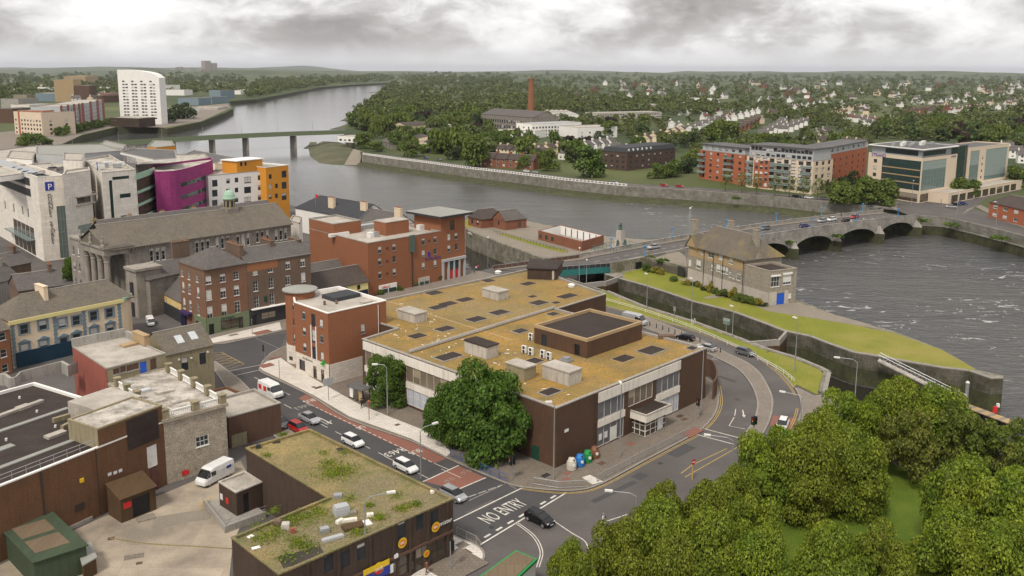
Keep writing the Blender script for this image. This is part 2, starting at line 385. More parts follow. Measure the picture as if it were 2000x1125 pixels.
D('shop_glass',glass,(.02,.018,.016),(.3,.25,.2),.15,(.12,.09,.06)); D('green_glass',glass,(.05,.085,.08),(.25,.3,.28),.25,(.12,.17,.155))
D('blind_grey',glass,(.12,.12,.135),(.15,.15,.17),.5,(.135,.135,.15),.3); D('office_pale',glass,(.16,.13,.1),(.34,.28,.2),.5,(.2,.16,.1),.15)
D('blue_film',glass,(.42,.45,.52),(.5,.52,.58),.5,(.5,.52,.58),.3); D('dark_glass',glass,(.012,.03,.028),(.05,.08,.075),.3,(.03,.06,.055)); D('car_glass',plain,(.012,.014,.016),.06,0,.7)
D('pale_glass',glass,(.1,.15,.145),(.3,.36,.35),.5,(.2,.27,.26)); D('maroon_glass',glass,(.07,.02,.025),(.11,.03,.04),.4,(.1,.03,.035))
# ================================================================== LAND AND WATER
WZ = -6.5
def struct(name,mb,m,parent=None,**k): return mb.build(name,m,parent,kind=None if parent else 'structure',**k)
E_CANAL = GP([(1110,545),(1184,570),(1256,600),(1350,629),(1430,658),(1492,682),(1552,700),(1598,719),(1615,728),(1606,766),(1650,790),(1735,842),(1850,900),(2000,975),(2300,1125)])
E_INLET = [g2(1003,510),g2(936,530),(-12.6,254.5),(-24.5,268),(-20,292),(-62,352)]
E_QUAYL = [(-90,370),(-130,430),(-225,540),(-312,600)]
gp = E_CANAL + [(170,60),(170,-120),(-420,-120),(-420,560),(-330,612)] + E_QUAYL[::-1] + E_INLET[::-1]
ground = struct('ground',MB().prism(gp,-9,0),M['asphalt'])
SH_L = GP([(100,292),(160,264),(228,248),(300,247),(326,251),(392,238),(440,220),(456,212),(449,201),(425,200),(458,197),(482,195),(500,194),(537,187),(575,180),(620,171),(675,166),(762,161.5)])
SEAM = [(-5000,45000)]
lp = [(-420,560),(-330,612),(-312,600)] + SH_L + SEAM + [(-45000,45000),(-45000,560)]
struct('far_bank_west',MB().prism(lp,-9,-.03,ktop=1),[M['tide_wall_and_shade'],M['far_land']])
SH_R = GP([(765,163),(741,177),(717,195),(695,217),(681,235),(672,252),(690,275),(704,297)])
QW = GP([(707,303),(762,311),(825,319),(905,330),(1000,341),(1112,355),(1225,366),(1330,372),(1422,379),(1515,386),(1619,397),(1700,404),(1722,407)])
E_RB = GP([(1786,424),(1848,428),(1920,444),(2000,464),(2120,500)])
rp = [(-5000,45000)] + SH_R + QW + [g2(1752,410)] + E_RB + [(330,230),(45000,230),(45000,45000)]
struct('far_bank_north',MB().prism(rp,-9,-.03,ktop=1),[M['tide_wall_and_shade'],M['far_land']])
# the river: one sheet with rippled, wind-broken surface
def water_mat():
    m = bpy.data.materials.new('river_water'); m.use_nodes = True; t = NT(m.node_tree); b = t.n['Principled BSDF']
    pos = t.node('ShaderNodeNewGeometry').outputs['Position']
    w1 = t.noise(t.mapping(pos,(.5,1.0,1),(0,0,R(-35))),.55,7,.66,.6)
    w2 = t.noise(t.mapping(pos,(.35,1.0,1),(0,0,R(-20))),.09,5,.6,.8)
    sl = t.noise(pos,.012,4,.6,.5)
    hgt = t.math('ADD',t.math('MULTIPLY',w1,t.math('MULTIPLY_ADD',sl,1.1)),t.math('MULTIPLY',w2,1.8))
    near = t.node('ShaderNodeSeparateXYZ',None,Vector=pos)   # the tidal rapids below the bridge are rough, the long reach down river smoother
    hgt = t.math('MULTIPLY',hgt,t.node('ShaderNodeMapRange',None,i0=near.outputs[1],i1=270.0,i2=640.0,i3=1.0,i4=.05).outputs[0])
    t.set(b.inputs['Normal'],t.node('ShaderNodeBump',None,Strength=.9,Distance=.85,Height=hgt).outputs[0])
    fm = t.noise(t.mapping(pos,(.5,1,1),(0,0,R(-40))),.28,7,.72,1.2)
    rap = t.ramp(t.noise(t.mapping(pos,loc=(40,0,0)),.02,3),[(.44,0.0),(.6,1.0)])
    foam = t.math('MULTIPLY',t.ramp(fm,[(.59,0.0),(.65,.9)]),t.math('MULTIPLY',rap,t.node('ShaderNodeMapRange',None,i0=near.outputs[0],i1=20.0,i2=90.0).outputs[0]))
    base = t.mix(t.ramp(sl,[(.35,0.0),(.65,1.0)]),(.075,.076,.08),(.105,.102,.1))
    t.set(b.inputs['Base Color'],t.mix(foam,base,(.6,.58,.56)))
    t.set(b.inputs['Roughness'],t.math('MULTIPLY_ADD',foam,.5,)); b.inputs['IOR'].default_value = 1.33
    rr = t.math('ADD',t.math('MULTIPLY',foam,.5),.09); t.set(b.inputs['Roughness'],rr)
    b.inputs['Specular IOR Level'].default_value = .9
    return m
M['water'] = water_mat()
def still_mat():
    m = bpy.data.materials.new('still_water'); m.use_nodes = True; t = NT(m.node_tree); b = t.n['Principled BSDF']
    pos = t.node('ShaderNodeNewGeometry').outputs['Position']
    b.inputs['Base Color'].default_value = (.022,.02,.016,1); b.inputs['Roughness'].default_value = .1; b.inputs['IOR'].default_value = 1.33
    t.set(b.inputs['Normal'],t.node('ShaderNodeBump',None,Strength=.25,Distance=.2,Height=t.noise(pos,.5,3)).outputs[0])
    return m
M['still'] = still_mat()
struct('river',MB().face([(-3000,30,WZ),(1500,30,WZ),(1500,7000,WZ),(-3000,7000,WZ)]),M['water'])
# canal basin in the lee of the island is calm
cb = E_CANAL[1:13] + GP([(1960,775),(1960,745),(1840,722),(1666,692),(1500,638),(1352,592),(1200,535)],0)
struct('canal_water',MB().face([(*p,WZ + .05) for p in ccw(cb)]),M['still'])
ib = [(-12,254),(-23,268),(-19,292),(-60,350),(-30,345),g2(925,448),g2(1060,500),g2(1003,512)]
struct('inlet_water',MB().face([(*p,WZ + .05) for p in ccw(ib)]),M['still'])
# tidal mud below the far quay, the spit and the slipway
mb = MB(); a = QW; b = offset_line(QW,-9)
for i in range(len(a) - 1): mb.face([(*b[i],WZ - .3),(*b[i + 1],WZ - .3),(*a[i + 1],-4.4),(*a[i],-4.4)])
struct('foreshore',mb,M['tide_wall_and_shade'])
sp = GP([(600,288),(604,306),(622,319),(655,323),(700,324),(740,327),(790,330),(760,316),(705,305),(703,297),(690,285),(660,277),(630,275)],WZ)
mb = MB(); c = g2(668,300,WZ)
inn = [lerp2(c,p,.55) for p in sp]
for i in range(len(sp)):
    j = (i + 1) % len(sp); mb.face([(*sp[i],WZ - .2),(*sp[j],WZ - .2),(*inn[j],-3.6),(*inn[i],-3.6)])
mb.face([(*p,-3.6) for p in inn]); struct('mud_spit',mb,M['mud'])
sl = [g2(672,323,WZ),g2(702,324,WZ),g2(708,296),g2(690,291)]
struct('slipway',MB().face([(*sl[0],WZ + .3),(*sl[1],WZ + .3),(*sl[2],.2),(*sl[3],.2)]),M['gravel'])
mbm = MB()
for (x0,y0,x1,y1,w) in ((655,253,690,242,14),(672,236,684,228,10),(690,224,676,222,8),(612,278,600,290,6),(722,181,748,178,18)):
    mbm.ribbon(smooth_line([g2(x0,y0,WZ),g2((x0 + x1) / 2 + 3,(y0 + y1) / 2,WZ),g2(x1,y1,WZ)],5),w,WZ + .25)
struct('mud_bank',mbm,M['mud'])
# estuary reaches and mudflats far off
for nm,pts,mm in (('estuary',[(822,154.6),(850,152.2),(905,152.3),(938,157.5),(900,159.2),(850,158.8)],'water'),('mudflat',[(1505,150),(1515,144.6),(1570,144.0),(1660,147.0),(1700,151),(1640,153.5),(1560,154)],'gravel'),
                    ('tidal_pool',[(920,208),(960,207),(962,214),(924,216)],'water')):
    struct(nm,MB().face([(*p,.05) for p in ccw(GP(pts))]),M[mm])
sheet0 = struct('dock_road',MB().face([(*p,.02) for p in ccw(GP([(-40,296),(100,291),(160,263),(228,247),(320,249),(392,237),(450,211),(446,202),(330,212),(228,236),(130,246),(-40,262)]))]),M['grey_paving'])
# hills on the skyline
def hill(x0,x1,d,h,seed,name='hill'):
    r = random.Random(seed); mb = MB(); n = 60; X = [x0 + (x1 - x0) * i / n for i in range(n + 1)]
    ph = [r.uniform(0,6.28) for _ in range(6)]
    def hh(i):
        u = i / n; e = max(0.0,min(1,u * 5)) * max(0.0,min(1,(1 - u) * 5)); e = e * e * (3 - 2 * e)
        return h * e * (.62 + .2 * sin(5 * u + ph[0]) + .12 * sin(13 * u + ph[1]) + .06 * sin(31 * u + ph[2]) + .03 * sin(70 * u + ph[3]))
    for i in range(n):
        for (ya,fa),(yb,fb) in (((-.16,0),(-.07,.6)),((-.07,.6),(0,1)),((0,1),(.15,0))):
            mb.face([(X[i],d * (1 + ya),hh(i) * fa - .5),(X[i + 1],d * (1 + ya),hh(i + 1) * fa - .5),(X[i + 1],d * (1 + yb),hh(i + 1) * fb - .5),(X[i],d * (1 + yb),hh(i) * fb - .5)])
    struct(name,mb,M['far_land'])
hill(-9500,3500,15000,112,3); hill(-5200,-200,10500,86,4); hill(-900,6500,9500,78,5); hill(1500,8200,14000,92,6)
hill(4500,13000,12000,118,7); hill(-3000,1500,7000,62,8); hill(-14000,-3000,21000,175,9)
# ================================================================== STREETS
def sheet(name,px,m,z,parent=ground,world=False):
    p = ccw(px if world else GP(px)); return struct(name,MB().face([(*q,z) for q in p]),M[m],parent)
road = struct('road',MB().face([(*q,.004) for q in ccw(GP([(560,650),(412,674),(396,690),(470,742),(560,840),(640,900),(860,1010),(885,1050),(936,1070),(1105,962),(1010,940),(780,852),(600,763),(525,716),(530,690),(548,680)]))]),M['new_asphalt'])
# raised footways: kerb ring + paved top
def footway(name,pts,m,h=.12,kerbw=.3):
    p = ccw(pts); o = struct(name,MB().prism(p,-.05,h),M[m])
    struct('kerb',MB().ring([tuple(q) for q in p],kerbw,-.02,h + .006),M['kerb'],o); return o
K1 = smooth_line(GP([(505,722),(512,729),(560,752),(612,778),(680,820),(800,862),(876,898),(945,928),(990,946),(1020,953),(1080,959),(1130,959),(1176,946),(1256,903),(1358,848),(1392,818),(1404,788),(1402,752)]),3)
fw_main = footway('pavement',K1 + GP([(1385,742),(1180,610),(1175,575),(1046,546),(715,622)]) + GP([(545,681),(528,690),(512,706)]),'old_paving')
sheet('paved_strip',[(507,719),(520,707),(548,700),(580,722),(700,790),(760,815),(850,850),(880,885),(872,893),(800,857),(683,815),(614,774),(562,748),(514,725)],'paving',.13,fw_main)
fw_pub = footway('pavement',[g2(409,660),g2(412,673),g2(440,672),g2(497,660)] + [tuple(Vector(g2(550,647)) + E1 * a) for a in (0,25,60,72)] + [g2(936,530),g2(908,527),(-36,219),(-66,186)],'grey_paving')
sheet('paved_strip',[(412,662),(415,671),(497,657),(550,644),(546,630)],'paving',.13,fw_pub)
fw_fg = footway('pavement',smooth_line(GP([(870,1030),(887,1046),(936,1067),(948,1088),(935,1104),(900,1130),(800,1190)]),3) + GP([(700,1200),(880,1060)]),'paving')
fw_left = footway('pavement',GP([(470,742),(560,835),(640,895),(600,905),(470,800),(415,720),(420,705)]),'grey_paving')
# footway with the row of bollards, and the traffic island it becomes
ML = smooth_line(GP([(1255,640),(1330,668),(1408,704),(1442,723),(1464,748),(1476,775),(1478,797),(1470,824),(1451,852),(1449,868)]),3)
MR = smooth_line(GP([(1232,608),(1330,646),(1420,690),(1457,707),(1482,726),(1498,750),(1509,775),(1510,796),(1504,822),(1492,846),(1476,866)]),3)
fw_med = footway('traffic_island',ML + MR[::-1],'grey_paving')
OUT = smooth_line(GP([(1160,590),(1200,602),(1260,618),(1340,640),(1420,668),(1480,696),(1520,724),(1540,744),(1556,765),(1564,790),(1560,816),(1540,850),(1480,905),(1400,960),(1300,1020),(1180,1090),(1120,1130)]),3)
verge_out = OUT[:24]
verge = MB().prism(verge_out + GP([(1556,752),(1596,772),(1607,731),(1598,719),(1552,700),(1492,682),(1430,658),(1350,629),(1256,600),(1184,570),(1150,565)]),-.05,.14)
fw_verge = struct('grass_verge',verge,M['grass'])
struct('kerb',MB().kerbwall(verge_out,-.3,-.02,.155),M['kerb'],fw_verge)
fw_park = footway('pavement',OUT[23:] + GP([(1160,1140),(1330,1060),(1480,960),(1580,880),(1700,900),(1840,980),(2000,1080),(2300,1200),(2330,1150),(2000,985),(1850,910),(1735,850),(1650,797),(1608,772),(1590,774),(1562,760)]),'grey_paving')
lawn = struct('park_lawn',MB().face([(*q,.19) for q in ccw(GP([(1560,900),(1640,880),(1740,905),(1860,975),(2050,1060),(2300,1180),(2200,1500),(1000,1500),(1120,1160),(1330,1062),(1480,962)]))]),M['park_grass'])
# bus lane, cycle box, markings
sheet('bus_lane',[(583,778),(600,769),(680,818),(800,861),(872,896),(848,905),(754,862),(640,808)],'bus_red',.009,road)
sheet('cycle_box',[(826,940),(896,910),(948,933),(892,957)],'bus_red',.009,road)
sheet('bus_lane',[(1503,832),(1510,811),(1556,817),(1548,838)],'bus_red',.009)
def line(pts,w=.12,m='paint',par=road,z=.016,nm='lane_marking',n=0):
    q = GP(pts); q = smooth_line(q,n) if n else q
    return struct(nm,MB().ribbon(q,w,z),M[m],par)
def dashes(p0,p1,n,m='paint',w=.12,duty=.45,par=road):
    a,b = Vector(g2(*p0)),Vector(g2(*p1))
    for i in range(n): struct('lane_marking',MB().ribbon([tuple(a.lerp(b,i / n)),tuple(a.lerp(b,(i + duty) / n))],w,.016),M[m],par)
dashes((497,737),(583,780),3); dashes((555,790),(660,846),3); dashes((655,843),(800,914),5); dashes((591,783),(848,905),26,'paint',.14,.6)
line([(751,891),(836,934)]); line([(826,941),(896,909)],.22); line([(892,957),(949,933)],.22); line([(862,916),(900,933)],.1)
line([(848,905),(876,917)],.12)
line([(886,1018),(1022,952)],.22); line([(989,944),(905,983)],.16,'worn_paint')
dashes((895,978),(990,944),5,'paint',.12,.8)
line([(938,1064),(1105,963)],.24); dashes((946,1050),(1095,962),7,'paint',.34,.5)
line([(990,945),(1008,955)],.1,'worn_paint'); line([(1075,1013),(1115,1040),(1142,1057),(1151,1078)],.14,'paint',n=4)
line([(1006,1021),(1040,1048),(1055,1078),(1048,1108)],.12,'paint',n=4); line([(1010,1020),(1045,1047),(1060,1078),(1053,1108)],.12,'paint',n=4)
line([(1020,954),(1080,961),(1130,961),(1178,948),(1258,905),(1361,850)],.12,'yellow_paint',n=3)
line([(1020,956),(1080,963),(1130,963),(1179,950),(1260,907),(1363,852)],.1,'yellow_paint',n=3)
for dx in (0,4): line([(1403 + dx,754),(1407 + dx,788),(1395 + dx,818),(1376 + dx,838)],.12,'yellow_paint',n=3)
for d in (.45,.75):
    struct('lane_marking',MB().ribbon(offset_line(ML,d),.12,.016),M['yellow_paint'],road)
    struct('lane_marking',MB().ribbon(offset_line(MR[8:],-d),.12,.016),M['yellow_paint'],road)
    struct('lane_marking',MB().ribbon(offset_line(OUT[:26],-d),.11,.016),M['yellow_paint'],road)
    struct('lane_marking',MB().ribbon(offset_line(OUT[28:],-d),.11,.016),M['yellow_paint'],road)
line([(1370,836),(1450,857)],.2); line([(1358,848),(1434,868)],.2)
line([(1455,838),(1424,832),(1434,815)],.14); line([(1435,812),(1437,799)],.14); line([(1397,698),(1386,703),(1408,701)],.12)
line([(1505,835),(1550,843)],.2); line([(1468,866),(1440,888)],.25,'worn_paint'); line([(1478,870),(1455,893)],.25,'worn_paint')
line([(1330,925),(1352,908),(1420,876)],.14,'yellow_paint'); line([(1338,932),(1450,868)],.14,'yellow_paint'); line([(1185,1018),(1225,1005)],.16)
def arrow(px,ang,L=4.0,m='paint'):
    c = Vector(g2(*px)); u = Vector((cos(ang),sin(ang))); v = Vector((-u.y,u.x)); mb = MB()
    pts = [c - u * L / 2 - v * .1,c + u * L * .18 - v * .1,c + u * L * .18 + v * .1,c - u * L / 2 + v * .1]; mb.face([(*p,.016) for p in pts])
    mb.face([(*(c + u * L * .18 - v * .35),.016),(*(c + u * L / 2),.016),(*(c + u * L * .18 + v * .35),.016)]); struct('lane_arrow',mb,M[m],road)
arrow((1452,808),R(-100),3.5); arrow((636,822),R(-44),4)
line([(647,821),(640,829),(625,822)],.15)
# yellow box junction: outline and hatching
yb = GP([(413,690),(430,687),(477,712),(448,721),(425,726),(416,712)])
bx = [g2(415,690),g2(432,688),g2(477,711),g2(440,723),g2(418,716)]
struct('box_marking',MB().ribbon(bx + bx[:1],.14,.016),M['yellow_paint'],road)
mb = MB()
for i in range(1,6):
    u = i / 6; mb.ribbon([lerp2(bx[1],bx[2],u),lerp2(bx[0],bx[3],min(1,u * 1.02))],.11,.017); mb.ribbon([lerp2(bx[0],bx[1],0) if 0 else lerp2(bx[0],bx[4],u),lerp2(bx[1],bx[2],u)],.11,.018)
struct('box_marking',mb,M['yellow_paint'],road)
line([(440,726),(513,712)],.14); line([(452,735),(520,720)],.14)
line([(497,659),(550,683)],.1,'worn_paint')
def lettering(name,txt,origin,u,v,size,m,parent,thick=0.0,align='LEFT',label=None):
    """flat lettering: u runs along the line of text, v up the letters (unit vectors times scale)"""
    c = bpy.data.curves.new(name,'FONT'); c.body = txt; c.size = size; c.align_x = align; c.extrude = thick; c.resolution_u = 2
    tmp = bpy.data.objects.new(name,c); me = bpy.data.meshes.new_from_object(tmp); bpy.data.objects.remove(tmp); bpy.data.curves.remove(c)
    me.materials.clear(); me.materials.append(M[m]); o = bpy.data.objects.new(name,me); COL.objects.link(o)
    u,v = Vector(u),Vector(v); n = u.cross(v).normalized(); mw = Matrix((u,v,n)).transposed().to_4x4(); mw.translation = Vector(origin) - (WL[parent.name] if parent else Vector())
    if parent: o.parent = parent
    o.matrix_local = mw
    if label: o['label'] = label
    return o
e1 = Vector((*E1,0)); e2 = Vector((*E2,0))
def rtext(txt,px,u,v,size,m='paint'): o = lettering('road_lettering',txt,G(*px,.018),u,v,size,m,road,.0015)
rtext('NO',(955,1024),e1 * .78,-e2 * 1.75,2.0); rtext('ENTRY',(986,1007),e1 * .72,-e2 * 1.75,2.0)
for px in ((611,778),(714,828),(817,876)): rtext('BUS',px,-e1 * .8,e2 * 1.2,1.55,'paint')
rtext('R463',(784,873),-e1 * 1.0,e2 * 1.3,1.75,'paint'); rtext('R463',(604,787),-e1 * 1.0,e2 * 1.3,1.6,'worn_paint')
# cycle symbols in the red box (two wheels, frame and handlebar each)
for px in ((878,938),(910,922)):
    c = Vector(g2(*px)); mb = MB()
    for s in (-.55,.55):
        k = c + Vector(E1) * s; mb.ribbon([tuple(k + Vector((cos(a),sin(a))) * .33) for a in [i * pi / 5 for i in range(11)]],.08,.017)
    mb.ribbon([tuple(c - E1 * .55),tuple(c - E1 * .15 - E2 * .5),tuple(c + E1 * .4 - E2 * .5),tuple(c + E1 * .55)],.08,.0175); struct('cycle_symbol',mb,M['worn_paint'],road)
# drain covers and patches in the paving
for i,(x,y,w,l,m) in enumerate(((622,758,1.6,.9,'dull_brick'),(612,757,.7,.6,'dull_brick'),(776,831,.9,.7,'dull_brick'),(1066,930,1.4,.9,'dark_metal'),(1108,926,1.2,.8,'bus_red'),(1106,938,1.2,.8,'bus_red'),
                                     (1175,906,1.2,.9,'dull_brick'),(1232,868,1.4,1.0,'bus_red'),(1328,814,1.3,.9,'dark_brown_brick'),(1352,846,4.0,1.8,'bus_red'),(1337,820,1.2,.8,'dull_brick'),(903,1066,1.3,1.3,'old_paving'),(908,1081,1.3,1.3,'dull_brick'),
                                     (521,715,2.6,2.0,'bus_red'),(456,655,2,1.2,'grey_paving'),(512,650,4,2.2,'bus_red'),(890,1105,6,5,'old_paving'),(539,699,2.4,.8,'bus_red'))):
    par = fw_fg if x > 880 and y > 1050 else (fw_pub if y < 660 else fw_main)
    struct('paving_patch',MB().obox(g2(x,y),A1,w,l,.1,.134 + .0012 * i,cx=True),M[m],par)
sheet('tactile_paving',[(1136,934),(1152,929),(1178,942),(1157,948)],'paint',.1345,fw_main)
# service yard
yard = struct('yard',MB().face([(*q,.006) for q in ccw(GP([(200,1010),(330,960),(470,900),(500,960),(455,1060),(440,1200),(60,1300),(-100,1150)]))]),M['yard'])
struct('yard_crack',MB().ribbon(smooth_line(GP([(215,1051),(290,1062),(380,1067),(455,1072)]),6),.25,.012),M['weed_roof'],yard)
for (x,y,w,l,m) in ((262,1087,2.2,1.1,'old_paving'),(217,1052,.8,.8,'dull_brick'),(272,1100,.7,.6,'dull_brick'),(355,1012,7,3,'gravel')):
    struct('yard_patch',MB().obox(g2(x,y),R(20),w,l,-.02,.009 + w * .0006,cx=True),M[m],yard)
# ================================================================== QUAYS, ISLAND AND BRIDGE
def facewall(name,pts,z0,z1,m,parent=None,w=.6,left=True,**k):
    return struct(name,MB().kerbwall(pts,w if left else -w,z0,z1),M[m],parent,**k)
cw = E_CANAL[:13]
qn = thing('canal_wall','stone canal wall with dark tide line beside the grass verge','wall',(*cw[5],-3))
facewall('wall_face',offset_line(cw,.25),-3.2,.22,'quay_wall',qn,-.9,True); facewall('tide_band',offset_line(cw,.3),-9,-3.2,'tide_wall_and_shade',qn,-.6)
ISL_T = GP([(1180,536),(1212,546),(1256,558),(1300,572),(1352,590),(1430,610),(1500,636),(1530,648),(1580,658),(1616,672),(1666,690),(1716,698),(1780,710),(1840,720),(1892,726),(1936,741),(1960,740)])
ISL_B = GP([(1960,733),(1908,722),(1840,682),(1744,646),(1704,636),(1640,618),(1580,594),(1556,585)])
isl_poly = ISL_T + ISL_B + [(75,234),(62,258),(48,262),(30,252)]
island = struct('island',MB().prism(isl_poly,-9,-.02),M['quay_wall'])
iw = thing('island_wall','long curved masonry wall of the grassy island, dark below the tide line','wall',(*ISL_T[8],-3))
facewall('wall_face',ISL_T,-3.0,.1,'quay_wall',iw,.9); facewall('tide_band',offset_line(ISL_T,-.05),-9,-3.0,'tide_wall_and_shade',iw,.7)
for i in range(len(ISL_T) - 1):                     # coping stones one by one
    a,b = Vector(ISL_T[i]),Vector(ISL_T[i + 1]); n = max(1,int((b - a).length / 1.6))
    for k in range(n):
        p,q = a.lerp(b,k / n),a.lerp(b,(k + .965) / n); u = (q - p); 
        MB().obox(tuple(p),atan2(u.y,u.x),u.length,.95,.06,.2 + rnd.uniform(0,.05)).build('coping_stone',M['kerb'],iw)
for i in range(len(cw) - 1):
    a,b = Vector(cw[i]),Vector(cw[i + 1]); n = max(1,int((b - a).length / 1.6))
    if i < 1: continue
    for k in range(n):
        p,q = a.lerp(b,k / n),a.lerp(b,(k + .965) / n); u = (q - p)
        MB().obox(tuple(p),atan2(u.y,u.x),u.length,.8,.16,.26 + rnd.uniform(0,.05)).build('coping_stone',M['kerb'],qn)
lawn2 = ISL_T[1:13]
il = offset_line(ISL_T,1.1)
sheet('island_lawn',il[1:15] + GP([(1905,721),(1840,684),(1744,650),(1700,642),(1620,622),(1570,606),(1500,602),(1440,580),(1380,560),(1330,540),(1290,527),(1262,523),(1220,532)]),'grass',.03,island,True)
sheet('garden_path',[(1315,543),(1345,552),(1400,571),(1470,596),(1500,608),(1590,622),(1720,644),(1700,634),(1620,612),(1560,592),(1500,597),(1450,584),(1400,566),(1345,546)],'gravel',.045,island)
sheet('garden_path',[(1372,582),(1400,574),(1430,578),(1382,584)],'gravel',.05,island)
lawn_far = struct('quay_lawn',MB().face([(*q,.02) for q in ccw(GP([(1160,590),(1184,600),(1184,572)]))]),M['grass'],fw_verge)
# river quay across the water: wall, pavement, road
qf = thing('far_quay_wall','long mossy stone quay wall along the far river bank','wall',(*QW[6],-3))
facewall('wall_face',offset_line(QW,-.1),-4.6,.5,'far_wall',qf,1.0)
Q2 = offset_line(QW,1.0)
fq = struct('riverside_footway',MB().ribbon(offset_line(QW,3.2),5,.05),M['grey_paving'])
fr = struct('riverside_road',MB().ribbon(offset_line(QW,10.5),8.5,.03),M['asphalt'])
struct('lane_marking',MB().ribbon(offset_line(QW,10.5),.16,.05),M['paint'],fr)
# plaza where bridge, quay road and hotel meet
sheet('junction',[(1690,400),(1722,408),(1752,411),(1786,425),(1850,428),(1920,444),(2010,467),(2010,436),(1960,430),(1900,407),(1925,388),(1990,372),(1985,362),(1880,380),(1800,396),(1720,390)],'asphalt',.04,fr)
sheet('junction_paving',[(1752,412),(1735,402),(1700,398),(1720,391),(1755,396),(1752,405)],'grey_paving',.06,fr)
sheet('junction_paving',[(1878,420),(1905,404),(1960,432),(2010,448),(2010,440),(1950,418),(1915,400),(1890,408)],'grey_paving',.06,fr)
# embankment east of the bridge: upper wall, ledge, dark tide wall
er = E_RB; ew = thing('embankment_wall','steep overgrown river wall beyond the bridge arches, dark green at the waterline','wall',(*er[1],-2))
facewall('upper_wall',er,-3.0,.9,'far_wall',ew,1.0,False); facewall('lower_wall',offset_line(er,-2.0),-9,-3.0,'tide_wall_and_shade',ew,2.2)
facewall('ledge',offset_line(er,-2.2),-3.0,-2.7,'far_wall',ew,2.4)
# Sarsfield bridge: deck, five-arch river part (three arches show), stone parapets, cutwaters
BN0,BN1 = Vector(g2(1195,510,2.5)),Vector(g2(1792,418,2.3)); bu = (BN1 - BN0).normalized(); bv = Vector((-bu.y,bu.x)); BLEN = (BN1 - BN0).length; BWID = 15.5
def deckz(s): u = s / BLEN; return .9 + 1.5 * sin(pi * min(max(u,0),1)) ** .9 if 0 < u < 1 else .9
def bp(s,w,z): p = BN0 + bu * s + bv * w; return (p.x,p.y,z)
bridge = thing('stone_bridge','grey stone road bridge with wide flat arches across the river','bridge',bp(BLEN / 2,BWID / 2,0))
def s_of(px,z=-6.5,back=0): v = Vector(g2(*px,z)); return (v - BN0).dot(bu)
def s_top(px,py,z): return (Vector(g2(px,py,z)) - BN0).dot(bu)
PIERS = [s_top(1452,470,1.0),s_top(1540,462,1.0),s_top(1632,450,1.0),s_top(1719,437,1.0),BLEN - 1]
step = (PIERS[3] - PIERS[1]) / 2; PIERS[0] = PIERS[1] - step; PIERS[4] = PIERS[3] + step; PIERS = [PIERS[0] - 2 * step,PIERS[0] - step] + PIERS
wall_mb,wall_fb,soff = MB(),MB(),MB()
def arch(a,b):
    n = 14; pw = 1.3; a2,b2 = a + pw,b - pw; pts = []
    for i in range(n + 1):
        u = -1 + 2 * i / n; s = (a2 + b2) / 2 + (b2 - a2) / 2 * sin(u * pi / 2); z = -3.9 + 4.0 * sqrt(max(0,1 - ((s - (a2 + b2) / 2) / ((b2 - a2) / 2)) ** 2)); pts.append((s,z))
    for w,fl in ((0,0),(BWID,1)):
        for (s0,z0),(s1,z1) in zip(pts,pts[1:]):
            q = [bp(s0,w,z0),bp(s1,w,z1),bp(s1,w,deckz(s1)),bp(s0,w,deckz(s0))]; (wall_fb if fl else wall_mb).face(q if not fl else q[::-1])
        for s0,s1 in ((a,a2),(b2,b)):
            q = [bp(s0,w,-9),bp(s1,w,-9),bp(s1,w,deckz(s1)),bp(s0,w,deckz(s0))]; (wall_fb if fl else wall_mb).face(q if not fl else q[::-1])
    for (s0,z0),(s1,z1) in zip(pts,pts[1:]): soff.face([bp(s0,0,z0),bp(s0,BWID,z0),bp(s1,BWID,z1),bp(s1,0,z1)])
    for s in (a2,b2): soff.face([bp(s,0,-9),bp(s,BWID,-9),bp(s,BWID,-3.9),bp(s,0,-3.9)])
    vs = MB()                                         # voussoir ring standing proud
    for (s0,z0),(s1,z1) in zip(pts,pts[1:]):
        MB().face([bp(s0,-.06,z0),bp(s1,-.06,z1),bp(s1 * 1.0 + (s1 - (a2 + b2) / 2) * .05,-.06,z1 + .75),bp(s0 + (s0 - (a2 + b2) / 2) * .05,-.06,z0 + .75)]).build('arch_stone',M['bridge_stone'],bridge)
for a,b in zip(PIERS,PIERS[1:]): arch(a,b)
for a,b in ((0,PIERS[0]),(PIERS[-1],BLEN)):
    for w in (0,BWID): (wall_fb if w else wall_mb).face([bp(a,w,-9),bp(b,w,-9),bp(b,w,deckz(b)),bp(a,w,deckz(a))])
wall_mb.build('spandrel_wall',M['bridge_stone'],bridge); wall_fb.build('spandrel_wall',M['bridge_stone'],bridge); soff.build('soffit',M['tide_wall_and_shade'],bridge)  # soffits take the dark tide-wall colour as painted-in shade under the arches
for i,s in enumerate(PIERS[1:]):
    c = BN0 + bu * s
    ang = atan2(bu.y,bu.x); mb = MB()
    mb.prism([tuple(c + bu * 1.6),tuple(c + bu * 1.3 - bv * 1.6),tuple(c - bv * 2.9),tuple(c - bu * 1.3 - bv * 1.6),tuple(c - bu * 1.6)],-9,-2.6)
    p = mb.build('pier',M['tide_wall_and_shade'],bridge)
    mc = MB(); ring = [c + bu * 1.6,c + bu * 1.3 - bv * 1.6,c - bv * 2.9,c - bu * 1.3 - bv * 1.6,c - bu * 1.6]; top = c - bv * .1
    for a,b in zip(ring,ring[1:]): mc.face([(*b,-2.6),(*a,-2.6),(*(top + (a - c) * .25),.2),(*(top + (b - c) * .25),.2)])
    mc.build('cutwater',M['bridge_stone'],bridge)
deck = MB(); par_n = (MB(),MB()); n = 40
